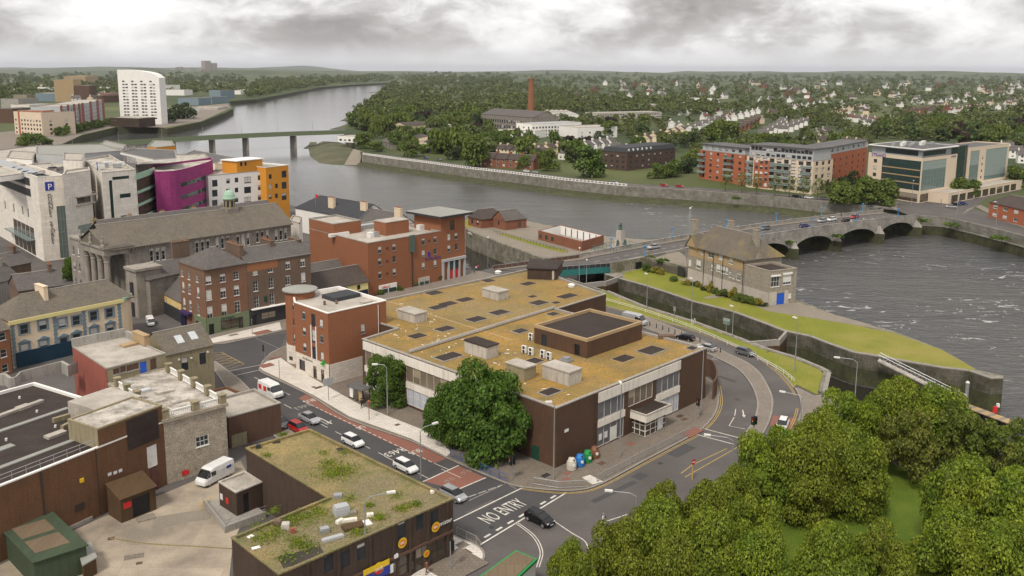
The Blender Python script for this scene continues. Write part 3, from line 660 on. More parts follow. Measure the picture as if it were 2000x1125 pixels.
for i in range(n):
    s0,s1 = BLEN * i / n,BLEN * (i + 1) / n; z0,z1 = deckz(s0),deckz(s1)
    for w0,w1,dz,k in ((2.9,12.6,.0,0),(.4,2.9,.13,1),(12.6,15.1,.13,1)): deck.face([bp(s0,w0,z0 + dz),bp(s1,w0,z1 + dz),bp(s1,w1,z1 + dz),bp(s0,w1,z0 + dz)],k)
    for w0,w1,nm in ((0,.45,0),(BWID - .45,BWID,1)):
        for wa,wb,za,zb in ((w0,w0,0,1.15),(w1,w1,0,1.15)): par_n[nm].face([bp(s0,wa,z0 + za),bp(s1,wa,z1 + za),bp(s1,wa,z1 + zb),bp(s0,wa,z0 + zb)])
        par_n[nm].face([bp(s0,w0 - .1,z0 + 1.15),bp(s1,w0 - .1,z1 + 1.15),bp(s1,w1 + .1,z1 + 1.15),bp(s0,w1 + .1,z0 + 1.15)])
deck.build('deck',[M['asphalt'],M['grey_paving']],bridge); [q_.build('parapet',M['bridge_stone'],bridge) for q_ in par_n]
mb = MB()
for i in range(n * 2):
    if i % 2 == 0:
        s0,s1 = BLEN * i / (2 * n),BLEN * (i + 1) / (2 * n); mb.face([bp(s0,7.65,deckz(s0) + .01),bp(s1,7.65,deckz(s1) + .01),bp(s1,7.8,deckz(s1) + .01),bp(s0,7.8,deckz(s0) + .01)])
mb.build('lane_marking',M['paint'],bridge)
for i,s in enumerate([BLEN * k / 11 for k in range(12)]):      # parapet piers
    for w in (-.12,BWID - .55): p = BN0 + bu * s + bv * w; MB().obox(tuple(p - bu * .5),atan2(bu.y,bu.x),1.0,.68,deckz(s) - .8,deckz(s) + 1.32).build('parapet_pier',M['bridge_stone'],bridge)
# approach span from the hotel to the island: steel girder over the canal mouth
P0n,P1n = Vector(g2(1042,527,.9)),BN0.copy(); P0f,P1f = Vector(g2(962,521,.9)),BN0 + bv * 14.5
span = thing('swing_span','dark steel girder road span over the canal mouth joined to the stone bridge','bridge',(*((P0n + P1f) / 2),0))
zz = lambda u: .12 + (.9 - .12) * u
mb = MB(); nn = 10
for i in range(nn):
    u0,u1 = i / nn,(i + 1) / nn
    for w0,w1,k in ((.02,.2,1),(.2,.8,0),(.8,.98,1)):
        f = lambda u,w: (*(P0n.lerp(P1n,u).lerp(P0f.lerp(P1f,u),w)),zz(u) + (.12 if k else 0))
        mb.face([f(u0,w0),f(u1,w0),f(u1,w1),f(u0,w1)],k)
mb.build('deck',[M['asphalt'],M['grey_paving']],span)
for a,b in ((P0n,P1n),(P0f,P1f)):
    u = b - a; ang = atan2(u.y,u.x)
    MB().face([(*a,-1.6),(*b,-.9),(*b,.95),(*a,.2)]).face([(*(a + bv * .3),-1.6),(*(b + bv * .3),-.9),(*(b + bv * .3),.95),(*(a + bv * .3),.2)]).build('girder',M['teal'] if a is P0n else M['bridge_stone'],span)
    MB().tube([(*a,1.25),(*b,2.0)],.06).build('handrail',M['grey_metal'],span)
    for i in range(15): p = a.lerp(b,i / 14); MB().cyl(tuple(p),.05,zz(i / 14),1.25 + .75 * i / 14,5).build('rail_post',M['grey_metal'],span)
    MB().face([(*a,.25),(*b,1.0),(*b,1.9),(*a,1.15)]).build('mesh_panel',M['dull_brick'] if a is P0f else M['dark_metal'],span)
# arched abutment wall on the island beside the bridge
ab = thing('abutment_wall','stone abutment wall with small dark arch and creeper by the boat club terrace','wall',(*g2(1250,520),0))
w0,w1,w2 = g2(1196,533),g2(1262,522),g2(1342,542)
facewall('wall_face',[w0,w1],-.5,3.1,'quay_wall',ab,.8); facewall('wall_face',[w1,w2],-.5,3.0,'quay_wall',ab,.8)
MB().obox(tuple(Vector(w0).lerp(Vector(w1),.68)),atan2(w1[1] - w0[1],w1[0] - w0[0]),2.2,-.25,0,2.0).build('arch_opening',M['black'],ab)
terr = MB().prism([w1,w2,tuple(Vector(w2) + Vector((3,18))),tuple(Vector(w1) + Vector((12,14)))],-.5,2.2).build('terrace_floor',M['gravel'],ab)
for i,(px,l,w,a) in enumerate((((1120,1000),6,1.2,.8),((1200,960),9,.9,.75),((1330,880),5,2.2,.78),((1080,1060),3,2,.3),((1250,930),2.2,1.6,.8),((1420,740),4,1.0,2.2),((940,990),5,1.0,.8),((740,860),7,.8,-.78),((600,800),4,1.2,-.78),((1520,760),5,.9,1.9))):
    struct('road_patch',MB().obox(g2(*px),a,l,w,-.02,.0065 + i * .0004,cx=True),M['new_asphalt' if i % 3 else 'asphalt'],road)
for px in ((1060,985),(1180,1010),(1290,905),(960,1030),(860,960),(700,855),(1440,780),(1560,870)): struct('manhole',MB().cyl(g2(*px),.38,-.02,.0125,12),M['dark_metal'],road)
# ================================================================== BUILDING TOOLS
def HT(base,top,zb=0.0):                  # height of a plumb edge seen from base pixel to top pixel
    b = G(*base,zb); t0 = G(*top,0); return CAMH * (1 - b.xy.length / t0.xy.length)
def on_wall(px,py,a,b):                  # where a sight line meets the upright plane through a-b: (distance along, height)
    d = Vector(ray(px,py)); u = (Vector(b[:2]) - Vector(a[:2])).normalized(); n = Vector((-u.y,u.x)); a2 = Vector(a[:2])
    k = a2.dot(n) / d.xy.dot(n); p = d * k
    return (p.xy - a2).dot(u),p.z + CAMH
def ops_px(a,b,rects):                    # openings read as pixel boxes on a wall -> (u, z, w, h, style)
    out = []
    for x0,y0,x1,y1,st in rects:
        u0,z1 = on_wall(x0,(y0 + y1) / 2 - abs(y1 - y0) / 2,a,b); u1,z0 = on_wall(x1,(y0 + y1) / 2 + abs(y1 - y0) / 2,a,b)
        out.append((u0,z0,u1 - u0,z1 - z0,st))
    return out
def win_px(a,b,cx,cy,w,h,st):         # opening w x h metres centred on the point seen at (cx,cy)
    u,z = on_wall(cx,cy,a,b); return (u - w / 2,z - h / 2,w,h,st)
def rows(n,u0,u1,w,h,zs,st): return [(u0 + (u1 - u0) * (i + .5) / n - w / 2,z,w,h,st) for z in zs for i in range(n)]
# style: frame material, pane material, panes across, panes up, bar width, recess, sill
STY = {'sash': ('white_plastic','window_white',2,3,.05,.14,1),'plain': ('white_plastic','window_dark',1,2,.06,.12,1),'dark': ('dark_metal','window_dark',1,2,.05,.12,0),
       'dark2': ('dark_metal','window_dark',2,1,.05,.12,0),'hotel': ('grey_metal','window_white',1,2,.05,.14,1),'strip': ('white_plastic','office_pale',1,1,.05,.1,0),'stripd': ('white_plastic','blind_grey',1,1,.05,.1,0),'film': ('white_plastic','blue_film',2,2,.05,.1,0),
       'blue': ('blue_trim','window_dark',1,2,.09,.1,1),'slot': ('dark_metal','dark_glass',1,1,.05,.25,0),'grid': ('white_plastic','shop_glass',3,2,.06,.1,0),'shop': ('dark_metal','shop_glass',2,2,.07,.15,0),
       'greenwall': ('grey_metal','green_glass',3,4,.07,.15,0),'curtain': ('grey_metal','pale_glass',8,6,.07,.12,0),'darkcurtain': ('dark_metal','dark_glass',5,8,.06,.12,0),'casement': ('white_plastic','window_white',3,2,.07,.1,1),'wide': ('white_plastic','window_white',3,1,.06,.1,1),
       'door': ('dark_metal','black',1,1,.08,.15,0),'bluedoor': ('blue_door','blue_door',1,1,.08,.1,0),'far': ('white_plastic','window_dark',1,1,.08,.1,0),'fard': ('dark_metal','window_dark',1,1,.08,.12,0),'balc': ('dark_metal','window_white',3,1,.06,.4,0),
       'arch': ('white_plastic','window_dark',1,2,.07,.15,1),'louvre': ('dark_metal','dark_metal',1,8,.05,.1,0),'board': ('white_plastic','white_plastic',1,1,.05,.04,0),'brickup': ('concrete','dull_brick',1,1,.06,.1,1),'gdoor': ('green_door','green_door',1,1,.06,.12,0)}
WM = {}
def window(parent,a,b,op):
    u,z,w,h,st = op; key = (round(w,2),round(h,2),st); fr,pn,nx,ny,bw,rec,sill = STY[st]
    if key not in WM:
        f = MB(); y0,y1 = rec - .07,rec
        for x0,x1,za,zb in ((0,bw,0,h),(w - bw,w,0,h),(bw,w - bw,0,bw),(bw,w - bw,h - bw,h)): f.prism([(x0,y0),(x1,y0),(x1,y1),(x0,y1)],za,zb,True)
        for i in range(1,nx): x = bw + (w - 2 * bw) * i / nx; f.prism([(x - bw * .3,y0 + .01),(x + bw * .3,y0 + .01),(x + bw * .3,y1),(x - bw * .3,y1)],bw,h - bw)
        for i in range(1,ny): q = bw + (h - 2 * bw) * i / ny; f.prism([(bw,y0 + .012),(w - bw,y0 + .012),(w - bw,y1),(bw,y1)],q - bw * .35,q + bw * .35,True)
        if sill: f.prism([(-.08,-.1),(w + .08,-.1),(w + .08,rec),(-.08,rec)],-.12,-.005,True)
        p = MB().face([(bw * .5,rec - .015,bw * .5),(w - bw * .5,rec - .015,bw * .5),(w - bw * .5,rec - .015,h - bw * .5),(bw * .5,rec - .015,h - bw * .5)])
        WM[key] = (f.mesh('window',M[fr]),p.mesh('pane',M[pn]))
    d = Vector(b[:2]) - Vector(a[:2]); ang = atan2(d.y,d.x); q = Vector(a[:2]) + d.normalized() * u
    nm = 'door' if 'door' in st else 'window'
    o = place(nm,WM[key][0],parent,(q.x,q.y,z),ang)
    c = bpy.data.objects.new('pane',WM[key][1]); COL.objects.link(c); c.parent = o
    return o
def wall_edge(mb,a,b,z0,z1,ops=(),depth=.3,k=0):
    d = Vector(b[:2]) - Vector(a[:2]); L = d.length; u = d / L; n = Vector((-u.y,u.x))
    P = lambda s,z,y=0: (a[0] + u.x * s + n.x * y,a[1] + u.y * s + n.y * y,z)
    ops = [o for o in ops if o[0] > .02 and o[0] + o[2] < L - .02 and o[1] + o[3] < z1 - .02]
    ops = [(o[0],max(o[1],z0 + .02),o[2],o[3] - max(0,z0 + .02 - o[1]),o[4]) for o in ops]
    S = sorted({0.0,L,*[round(o[0],4) for o in ops],*[round(o[0] + o[2],4) for o in ops]})
    for s0,s1 in zip(S,S[1:]):
        if s1 - s0 < 1e-3: continue
        sm = (s0 + s1) / 2; col = sorted([o for o in ops if o[0] < sm < o[0] + o[2]],key=lambda o: o[1]); z = z0
        for o in col:
            if o[1] > z: mb.face([P(s0,z),P(s1,z),P(s1,o[1]),P(s0,o[1])],k)
            z = max(z,o[1] + o[3])
        mb.face([P(s0,z),P(s1,z),P(s1,z1),P(s0,z1)],k)
    for o in ops:
        x0,x1,za,zb = o[0],o[0] + o[2],o[1],o[1] + o[3]
        mb.face([P(x0,za),P(x0,za,depth),P(x0,zb,depth),P(x0,zb)],k); mb.face([P(x1,za,depth),P(x1,za),P(x1,zb),P(x1,zb,depth)],k)
        mb.face([P(x0,za),P(x1,za),P(x1,za,depth),P(x0,za,depth)],k); mb.face([P(x0,zb,depth),P(x1,zb,depth),P(x1,zb),P(x0,zb)],k)
    return ops
def walls(parent,poly,z0,z1,m,ops={},name='wall',skip=()):
    mb = MB(); todo = []
    for i in range(len(poly)):
        if i in skip: continue
        a,b = poly[i],poly[(i + 1) % len(poly)]
        for o in wall_edge(mb,a,b,z0,z1,ops.get(i,())): todo.append((a,b,o))
    w = mb.build(name,M[m],parent)
    for a,b,o in todo: window(parent,a,b,o)
    return w
def flat_roof(parent,poly,z,m,ph=.4,pw=.3,cop='concrete',name='roof'):
    """roof deck at z-ph behind a parapet whose top is z"""
    q = inset(poly,pw)
    r = MB().face([(*p,z - ph) for p in q]).build(name,M[m],parent)
    mb = MB(); n = len(poly); o = inset(poly,-.06)
    for i in range(n):
        j = (i + 1) % n
        mb.face([(*q[j],z - ph),(*q[i],z - ph),(*q[i],z),(*q[j],z)]); mb.face([(*o[i],z + .08),(*o[j],z + .08),(*q[j],z + .08),(*q[i],z + .08)])
        mb.face([(*o[i],z - .1),(*o[j],z - .1),(*o[j],z + .08),(*o[i],z + .08)]); mb.face([(*q[j],z),(*q[i],z),(*q[i],z + .08),(*q[j],z + .08)])
        mb.face([(*o[j],z - .1),(*o[i],z - .1),(*poly[i],z - .1),(*poly[j],z - .1)])
    mb.build('coping',M[cop],parent); return r
def pitched(parent,p4,z0,rise,m,hip=(0,0),over=.35,gable=None,name='roof'):
    """roof over p0..p3 with the ridge parallel to p0->p1; hip = how far each ridge end is drawn in"""
    q = inset(p4,-over); p = [Vector(v) for v in q]; d = (p[1] - p[0]).normalized()
    r0 = (p[0] + p[3]) / 2 + d * hip[0]; r1 = (p[1] + p[2]) / 2 - d * hip[1]; zr = z0 + rise; ze = z0 - .05
    mb = MB(); mb.face([(*p[0],ze),(*p[1],ze),(*r1,zr),(*r0,zr)]); mb.face([(*p[2],ze),(*p[3],ze),(*r0,zr),(*r1,zr)])
    if hip[0]: mb.face([(*p[3],ze),(*p[0],ze),(*r0,zr)])
    if hip[1]: mb.face([(*p[1],ze),(*p[2],ze),(*r1,zr)])
    for a,b in ((0,1),(1,2),(2,3),(3,0)): mb.face([(*p[b],ze - .16),(*p[a],ze - .16),(*p[a],ze),(*p[b],ze)][::-1])
    rf = mb.build(name,M[m],parent)
    if gable:
        w = [Vector(v) for v in p4]
        for (a,b,h) in ((3,0,hip[0]),(1,2,hip[1])):
            if not h: mid = (w[a] + w[b]) / 2; MB().face([(*w[a],z0 - .06),(*w[b],z0 - .06),(*mid,zr - .12)]).build('gable',M[gable],parent)
    MB().tube([(*r0,zr + .03),(*r1,zr + .03)],.12,5).build('ridge',M['concrete'] if m != 'blue_slate' else M['dark_metal'],rf)
    return rf
def chimney(parent,c,ang,l,w,z0,z1,m='old_brick',pots=4):
    o = MB().obox(c,ang,l,w,z0,z1,cx=True).obox(c,ang,l + .16,w + .16,z1,z1 + .16,cx=True).build('chimney',M[m],parent)
    u = Vector((cos(ang),sin(ang)))
    for i in range(pots):
        p = Vector(c[:2]) + u * (l * ((i + .5) / pots - .5)); MB().cyl(tuple(p),.15,z1 + .16,z1 + .65,7,.11).build('chimney_pot',M['terracotta'],o)
    return o
def bld(name,label,poly,z1,wall,roof=None,ops={},ph=.4,cop='concrete',z0=-.05,cat='building',group=None,pw=.3,skip=()):
    c = np.mean(np.array(poly),axis=0); t = thing(name,label,cat,(c[0],c[1],max(z0,0)),group)
    walls(t,poly,z0,z1,wall,ops,skip=skip)
    if roof: flat_roof(t,poly,z1,roof,ph,pw,cop)
    return t
def boxpart(name,parent,c,ang,l,w,z0,z1,m,cx=True,**k): return MB().obox(c,ang,l,w,z0,z1,cx=cx).build(name,M[m],parent,**k)
def inside(p,P):
    c = False
    for i in range(len(P)):
        (x0,y0),(x1,y1) = P[i - 1],P[i]
        if (y0 > p[1]) != (y1 > p[1]) and p[0] < (x1 - x0) * (p[1] - y0) / (y1 - y0) + x0: c = not c
    return c
def band(parent,a,b,u0,u1,z0,z1,m,proud=.12,name='band'):
    d = (Vector(b[:2]) - Vector(a[:2])).normalized(); n = Vector((d.y,-d.x)); p = Vector(a[:2]) + d * u0; q = Vector(a[:2]) + d * u1
    return MB().prism([p + n * proud,q + n * proud,q + n * .003,p + n * .003],z0,z1,True).build(name,M[m],parent)
def wall_text(txt,parent,a,b,u,z,size,m,proud=.1,name='lettering',sx=1.0,depth=.02,**k):
    d = (Vector(b[:2]) - Vector(a[:2])).normalized(); n = Vector((d.y,-d.x)); p = Vector(a[:2]) + d * u + n * proud
    return lettering(name,txt,(p.x,p.y,z),Vector((*d,0)) * sx,Vector((0,0,1)),size,m,parent,depth,**k)
def pipe(parent,a,b,u,z0,z1,m='dark_metal',r=.07):
    d = (Vector(b[:2]) - Vector(a[:2])).normalized(); n = Vector((d.y,-d.x)); p = Vector(a[:2]) + d * u + n * .12
    return MB().cyl(tuple(p),r,z0,z1,6).build('downpipe',M[m],parent)
# ================================================================== OFFICE BLOCK WITH THE MOSSY ROOF
SZ = 9.3
SP = GP([(1087,797),(1381,680),(1226,640),(1088,603),(1184,574),(1090,541),(1040,524),(716,592),(717,624),(774,641),(707,662)],SZ)
office = thing('office_block','long brown brick office block under a flat roof of ochre moss','building',(*np.mean(np.array(SP),axis=0),0))
lw,fw_,rw = SP[10],SP[0],SP[1]
L1 = (Vector(fw_) - Vector(lw)).length; L2 = (Vector(rw) - Vector(fw_)).length
up1 = on_wall(791,712,lw,fw_)[0]
ops1 = []; bay = up1 - .6; uend = on_wall(1030,800,lw,fw_)[0]; k = 0; u = .9; piers1 = []
while u + bay < uend + 1:
    n = max(3,round((bay - .9) / 1.75)); wdt = (bay - .9) / n
    for i in range(n):
        ops1 += [(u + i * wdt + .02,4.65,wdt - .04,2.75,'strip'),(u + i * wdt + .02,.55,wdt - .04,2.85,'film')]
    piers1.append(u + bay - .9 + .02); u += bay
ulast = u
us = [on_wall(x,y,fw_,rw)[0] for x,y in ((1168,800),(1221,770),(1227,770),(1275,750),(1282,745),(1328,730))]
ops2 = []
for a_,b_,n,sts in ((us[0],us[1] - .2,4,('stripd','stripd')),(us[2] + .1,us[3],4,('strip',None)),(us[4] + .1,us[5] - .1,4,('stripd','film'))):
    for i in range(n):
        w_ = (b_ - a_) / n; ops2.append((a_ + i * w_ + .02,4.65,w_ - .04,2.75,sts[0]))
        if sts[1]: ops2.append((a_ + i * w_ + .02,.3,w_ - .04,3.1,'stripd' if a_ == us[0] else sts[1]))
walls(office,SP,-.05,SZ,'brown_brick',{10: ops1,0: ops2})
flat_roof(office,SP,SZ,'moss_roof',.32,.42,'tan_panel' if 0 else 'concrete')
band(office,lw,fw_,.4,ulast - .9,7.5,9.05,'white_fascia',.16,'fascia'); band(office,lw,fw_,.7,ulast - .9,3.45,4.6,'white_fascia',.1,'spandrel_band')
for p in piers1: band(office,lw,fw_,p,p + .84,0,7.48,'brown_brick',.2,'pier')
band(office,fw_,rw,us[0],us[5],7.5,9.05,'white_fascia',.16,'fascia')
band(office,fw_,rw,us[0],us[1],3.5,4.6,'white_fascia',.12,'spandrel_band'); band(office,fw_,rw,us[4],us[5],3.5,4.6,'white_fascia',.12,'spandrel_band')
band(office,fw_,rw,us[0] - .9,us[0] - .6,0,SZ - .1,'dark_brown_brick',.1,'downpipe_chase')
band(office,fw_,rw,on_wall(1102,859,fw_,rw)[0],on_wall(1110,856,fw_,rw)[0],5.0,5.45,'white_plastic',.05,'name_plate')
# boarded door leaves and notices in the lower windows
for x0,y0,x1,y1 in ((1191,838,1204,866),): 
    (ua,za),(ub,zb) = on_wall(x0,y1,fw_,rw),on_wall(x1,y0 + 5,fw_,rw); band(office,fw_,rw,ua,ub,.4,2.6,'white_plastic',.06,'white_board')
for x,y in ((1172,857),(1183,852)): ua = on_wall(x,y,fw_,rw)[0]; band(office,fw_,rw,ua - .35,ua + .35,1.3,2.3,'sign_white',.05,'notice')
gd = on_wall(1046,880,lw,fw_)[0]; band(office,lw,fw_,gd - .7,gd + .7,.05,2.3,'green_door',.05,'door')
# entrance porch
c0 = Vector(g2(1258,858)); zt = HT((1258,858),(1263,811)); cl = Vector(g2(1227,801,zt)); cf = Vector(g2(1263,812,zt)); cr = Vector(g2(1313,790,zt))
P4 = [tuple(cf),tuple(cr),tuple(cr - E2 * ((cf - cl).length + 1.2)),tuple(cl - E2 * 1.2 + E1 * 0)]
P4 = [tuple(cf),tuple(cf + E1 * (cr - cf).length),tuple(cf + E1 * (cr - cf).length - E2 * 5.5),tuple(cf - E2 * 5.5)]
porch = MB().prism(P4,zt - 1.25,zt - .02,True,top=False).build('porch_canopy',M['white_fascia'],office)
MB().face([(*p,zt - .14) for p in inset(P4,.3)]).build('roof',M['felt'],porch); MB().ring(P4,.3,zt - .2,zt + .05).build('rim',M['pale_concrete'],porch)
PI = inset(P4,.7); hh = zt - 1.3
gl = MB().prism(PI,0,hh,top=False).build('porch_glazing',M['shop_glass'],office)
fb = MB()
for i in (0,3,1):
    a,b = Vector(PI[i]),Vector(PI[(i + 1) % 4]); d = b - a; ang = atan2(d.y,d.x); n = 4
    for q in range(n + 1): fb.obox(tuple(a + d * q / n),ang,.11,.11,0,hh,cx=True)
    for z in (.0,.9,hh * .68,hh - .14): fb.obox(tuple((a + b) / 2),ang,d.length,.1,z + .003,z + .13,cx=True)
fb.build('porch_frame',M['white_plastic'],office)
bd = Vector(PI[0]).lerp(Vector(PI[1]),.72); boxpart('white_board',office,tuple(bd + E2 * .08),A1,1.5,.05,.3,2.2,'sign_white')
# roof: plant room, stair head, vents, roof lights, duct
def on_roof(px,z=SZ - .32): return g2(*px,z)
pr = GP([(1147,663),(1226,638),(1126,613),(1042,635)],HT((1147,700),(1147,663),SZ - .3)); pz = HT((1147,700),(1147,663),SZ - .3)
a_,b_ = Vector(pr[3]),Vector(pr[0])
pl = [pr[0],tuple(Vector(pr[0]) + E1 * 15.5),tuple(Vector(pr[0]) + E1 * 15.5 - E2 * (b_ - a_).length),tuple(Vector(pr[0]) - E2 * (b_ - a_).length)]
plant = MB()
for o in wall_edge(plant,pl[3],pl[0],SZ - .3,pz,[win_px(pl[3],pl[0],1063,665,1.3,2.2,'louvre'),win_px(pl[3],pl[0],1127,685,1.2,2.3,'door')]): window(office,pl[3],pl[0],o)
for i in (0,1,2): wall_edge(plant,pl[i],pl[i + 1],SZ - .3,pz)
plant = plant.build('plant_room',M['brown_brick'],office); q = inset(pl,.35)
MB().face([(*p,pz - .45) for p in q]).build('roof',M['felt'],plant); MB().ring(inset(pl,-.05),.4,pz - .45,pz + .08).build('coping',M['tan_panel'],plant)
st = GP([(1086,547),(1030,545)],SZ - .3); sh = HT((1086,547),(1089,527),SZ - .3)
s4 = [tuple(Vector(st[1])),tuple(Vector(st[0])),tuple(Vector(st[0]) + Vector((2,9))),tuple(Vector(st[1]) + Vector((1,10)))]
sb = MB().prism(s4,SZ - .3,sh).build('stair_head',M['dark_brown_brick'],office); MB().prism(inset(s4,-.3),sh + .003,sh + .25).build('roof',M['felt'],sb)
band(office,s4[0],s4[1],(Vector(s4[1]) - Vector(s4[0])).length * .86,(Vector(s4[1]) - Vector(s4[0])).length * .93,SZ - .2,SZ + 1.9,'pale_concrete',.06,'door')
def roofvent(px,l,w,h,m='pale_concrete',topm='pale_roof'):
    c = on_roof(px); v = MB().obox(c,A1 - R(90),l,w,SZ - .3,SZ - .3 + h,cx=True).build('roof_vent',M[m],office)
    MB().obox(c,A1 - R(90),l + .25,w + .25,SZ - .3 + h + .003,SZ - .1 + h,cx=True).build('lid',M[topm],v)
roofvent((805,624),5.4,3.0,1.7); roofvent((967,581),5.0,3.0,1.7); roofvent((940,692),5.6,2.7,2.1,'pale_concrete','felt'); roofvent((1017,735),4.2,2.6,2.0,'olive_render'); roofvent((1097,742),5.6,3.0,2.1)
def rooflight(px,l,w,m='felt'):
    c = on_roof(px); o = MB().obox(c,A1,l + .4,w + .4,SZ - .33,SZ - .22,cx=True).build('roof_light',M['tan_panel'] if rnd.random() < .3 else M['concrete'],office)
    MB().obox(c,A1,l,w,SZ - .2,SZ - .17,cx=True).build('pane',M[m],o)
for x,y,l,w in ((848,573,3.4,2.6),(734,601,3.4,2.8),(855,601,3.4,2.4),(875,594,3.6,2.6),(908,586,3.6,2.4),(930,624,3.6,2.6),(975,611,3.6,2.6),(869,643,3.4,2.4),(815,657,3.0,2.4),(876,697,4.4,2.6),
                   (954,549,2.6,2.2),(1031,555,3.4,2.4),(1040,580,1.8,1.4),(1052,592,3.4,2.8),(1108,579,4.6,2.6),(1086,592,1.8,1.4),(1080,614,2.2,1.8),(1272,685,4.4,3.0),(1218,701,3.6,2.4),(1351,681,1.6,1.4),(1040,707,3.4,2.2),(1074,766,3.0,2.0),(1016,647,2.6,2.0)):
    rooflight((x,y),l,w)
d0,d1 = on_roof((798,690)),on_roof((1082,603))
MB().tube([(*d0,SZ - .1),(*d1,SZ - .1)],.42,8).build('duct',M['concrete'],office,True)
MB().ribbon([on_roof((750,586)),on_roof((1000,664))],.35,SZ - .3).ribbon([on_roof((900,560)),on_roof((960,549))],.3,SZ - .3).build('roof_joint',M['tan_panel'],office)
for x,y in ((973,534),(1116,560)): MB().lathe(on_roof((x,y)),[(.75,SZ - .33),(.75,SZ + .15),(.85,SZ + .15),(.5,SZ + .4),(.02,SZ + .42)],12).build('roof_cowl',M['white_plastic'],office)
lid = on_roof((1106,706)); MB().obox(lid,A1,1.8,1.8,SZ - .33,SZ + .1,cx=True).obox(lid,A1,1.2,1.2,SZ + .1,SZ + .45,cx=True).build('roof_cowl',M['grey_metal'],office)
MB().obox(on_roof((1302,661)),A1 - R(45),3,1.2,SZ - .3,SZ + .4,cx=True).build('roof_cowl',M['old_brick'],office)
# lower wing with dark roof behind the plant room
lw4 = [tuple(Vector(SP[3]) + Vector((4.5,3)) * 1),tuple(Vector(SP[4]) + E2 * 9 - E1 * 1),tuple(Vector(SP[4]) + E2 * .1),tuple(Vector(SP[3]) + E2 * .1)]
lw4 = ccw(lw4); MB().prism(lw4,0,4.2).build('rear_wing',M['dark_brown_brick'],office); MB().prism(inset(lw4,.2),4.2,4.3).build('rear_roof',M['felt'],office)
# curved screen wall beside the ramp
cwp = smooth_line(GP([(1374,700),(1390,704),(1398,720),(1398,735),(1392,745)],3.4),4); MB().kerbwall(cwp,.3,0,3.4).build('screen_wall',M['dull_brick'],office)
for k in range(8):
    a_,b_ = Vector(SP[10]).lerp(Vector(SP[0]),.06 + .12 * k),Vector(SP[7]).lerp(Vector(SP[3] if k > 4 else SP[6]),.08 + .11 * k); MB().ribbon([tuple(a_ + E1 * .8),tuple(a_ + E1 * (24 if k < 5 else 15))],.16,SZ - .312).build('roof_seam',M['old_paving'],office)
db = MB()
for k in range(90): c_ = Vector(SP[0]).lerp(Vector(SP[7]),rnd.uniform(.08,.85)) + E1 * rnd.uniform(-6,9) + E2 * rnd.uniform(-7,5); db.obox(tuple(c_),rnd.uniform(0,3),rnd.uniform(.15,.8),rnd.uniform(.1,.25),SZ - .33,SZ - .26,cx=True) if inside(c_,SP) else None
db.build('roof_debris',M['white_fascia'],office,kind='stuff')
# air-conditioning units standing on the roof
def ac_unit(px,label,fans=2,l=.95,w=.4,h=1.35,ang=A1 - R(90),z=SZ - .3,m='white_plastic'):
    p = g2(*px,z); t_ = thing('air_conditioner',label,'air conditioner',(*p,z),'air conditioners on the mossy roof')
    MB().obox(p,ang,l,w,z + .1,z + h,cx=True).build('casing',M[m],t_); MB().obox(p,ang,l * .8,w * .9,z,z + .1,cx=True).build('foot',M['dark_metal'],t_)
    n = Vector((sin(ang),-cos(ang)))
    for i in range(fans):
        c = Vector(p) + n * (w / 2 + .01); zc = z + h * ((i + .5) / fans) + .05; uu = Vector((cos(ang),sin(ang)))
        MB().face([(*(c + uu * .3 * cos(k * .628)),zc + .3 * sin(k * .628)) for k in range(10)]).build('fan',M['dark_metal'],t_)
for px,lb in (((1024,690),'first white twin-fan unit of the row below the plant room louvre'),((1037,694),'second white twin-fan unit of the row below the plant room louvre'),((1060,699),'third white twin-fan unit of the row, near the plant room door'),((1072,703),'fourth white twin-fan unit, last towards the plant room door'),((1037,665),'white unit standing against the side wall of the plant room')): ac_unit(px,lb)
ac_unit((1039,543),'tall white unit beside the stair head at the far roof edge',1,.9,.8,1.6,0); ac_unit((1063,545),'low long white unit in front of the stair head',1,2.0,.7,1.0,0)
# ================================================================== PHARMACY CORNER BUILDING
f0 = Vector(g2(641,752)); pz_ = HT((641,752),(640,612)); f0t = Vector(g2(640,612,pz_))
F = tuple(f0t); Lf = Vector(g2(574,590,pz_)); dl = (Vector(F) - Lf).length
ph_poly = [F,tuple(f0t + E1 * 13.2),tuple(f0t + E1 * 13.2 - E2 * (dl + 4.5)),tuple(f0t + E1 * 3.0 - E2 * (dl + 5.2)),tuple(f0t - E2 * dl)]
a,b = ph_poly[4],F
o_l = [win_px(a,b,x,y,w,h,'hotel') for x,y,w,h in ((577,611,1.1,1.5),(593,616,1.1,1.5),(578,641,1.1,1.5),(594,647,1.1,1.5),(579,672,1.1,1.5),(595,678,1.1,1.6),(627,631,1.1,1.4),(628,662,1.1,1.4),(629,695,1.1,1.4))]
o_l += [win_px(a,b,x,y,1.3,2.5,'dark') for x,y in ((612,626),(613,657),(614,690))]
o_l += [win_px(a,b,591,713,2.0,2.1,'dark'),win_px(a,b,616,728,1.2,2.6,'shop'),win_px(a,b,631,735,1.1,2.6,'shop')]
pharm = bld('pharmacy_building','orange brick corner building with pale stone base and round corner turret',ph_poly,pz_,'orange_brick','pale_roof',{4: o_l,0: [win_px(F,ph_poly[1],709,642,.9,1.8,'hotel')]},.5,'white_wall')
zb = on_wall(641,712,a,b)[1]
du = (Vector(b) - Vector(a)).normalized(); L_ = (Vector(b) - Vector(a)).length
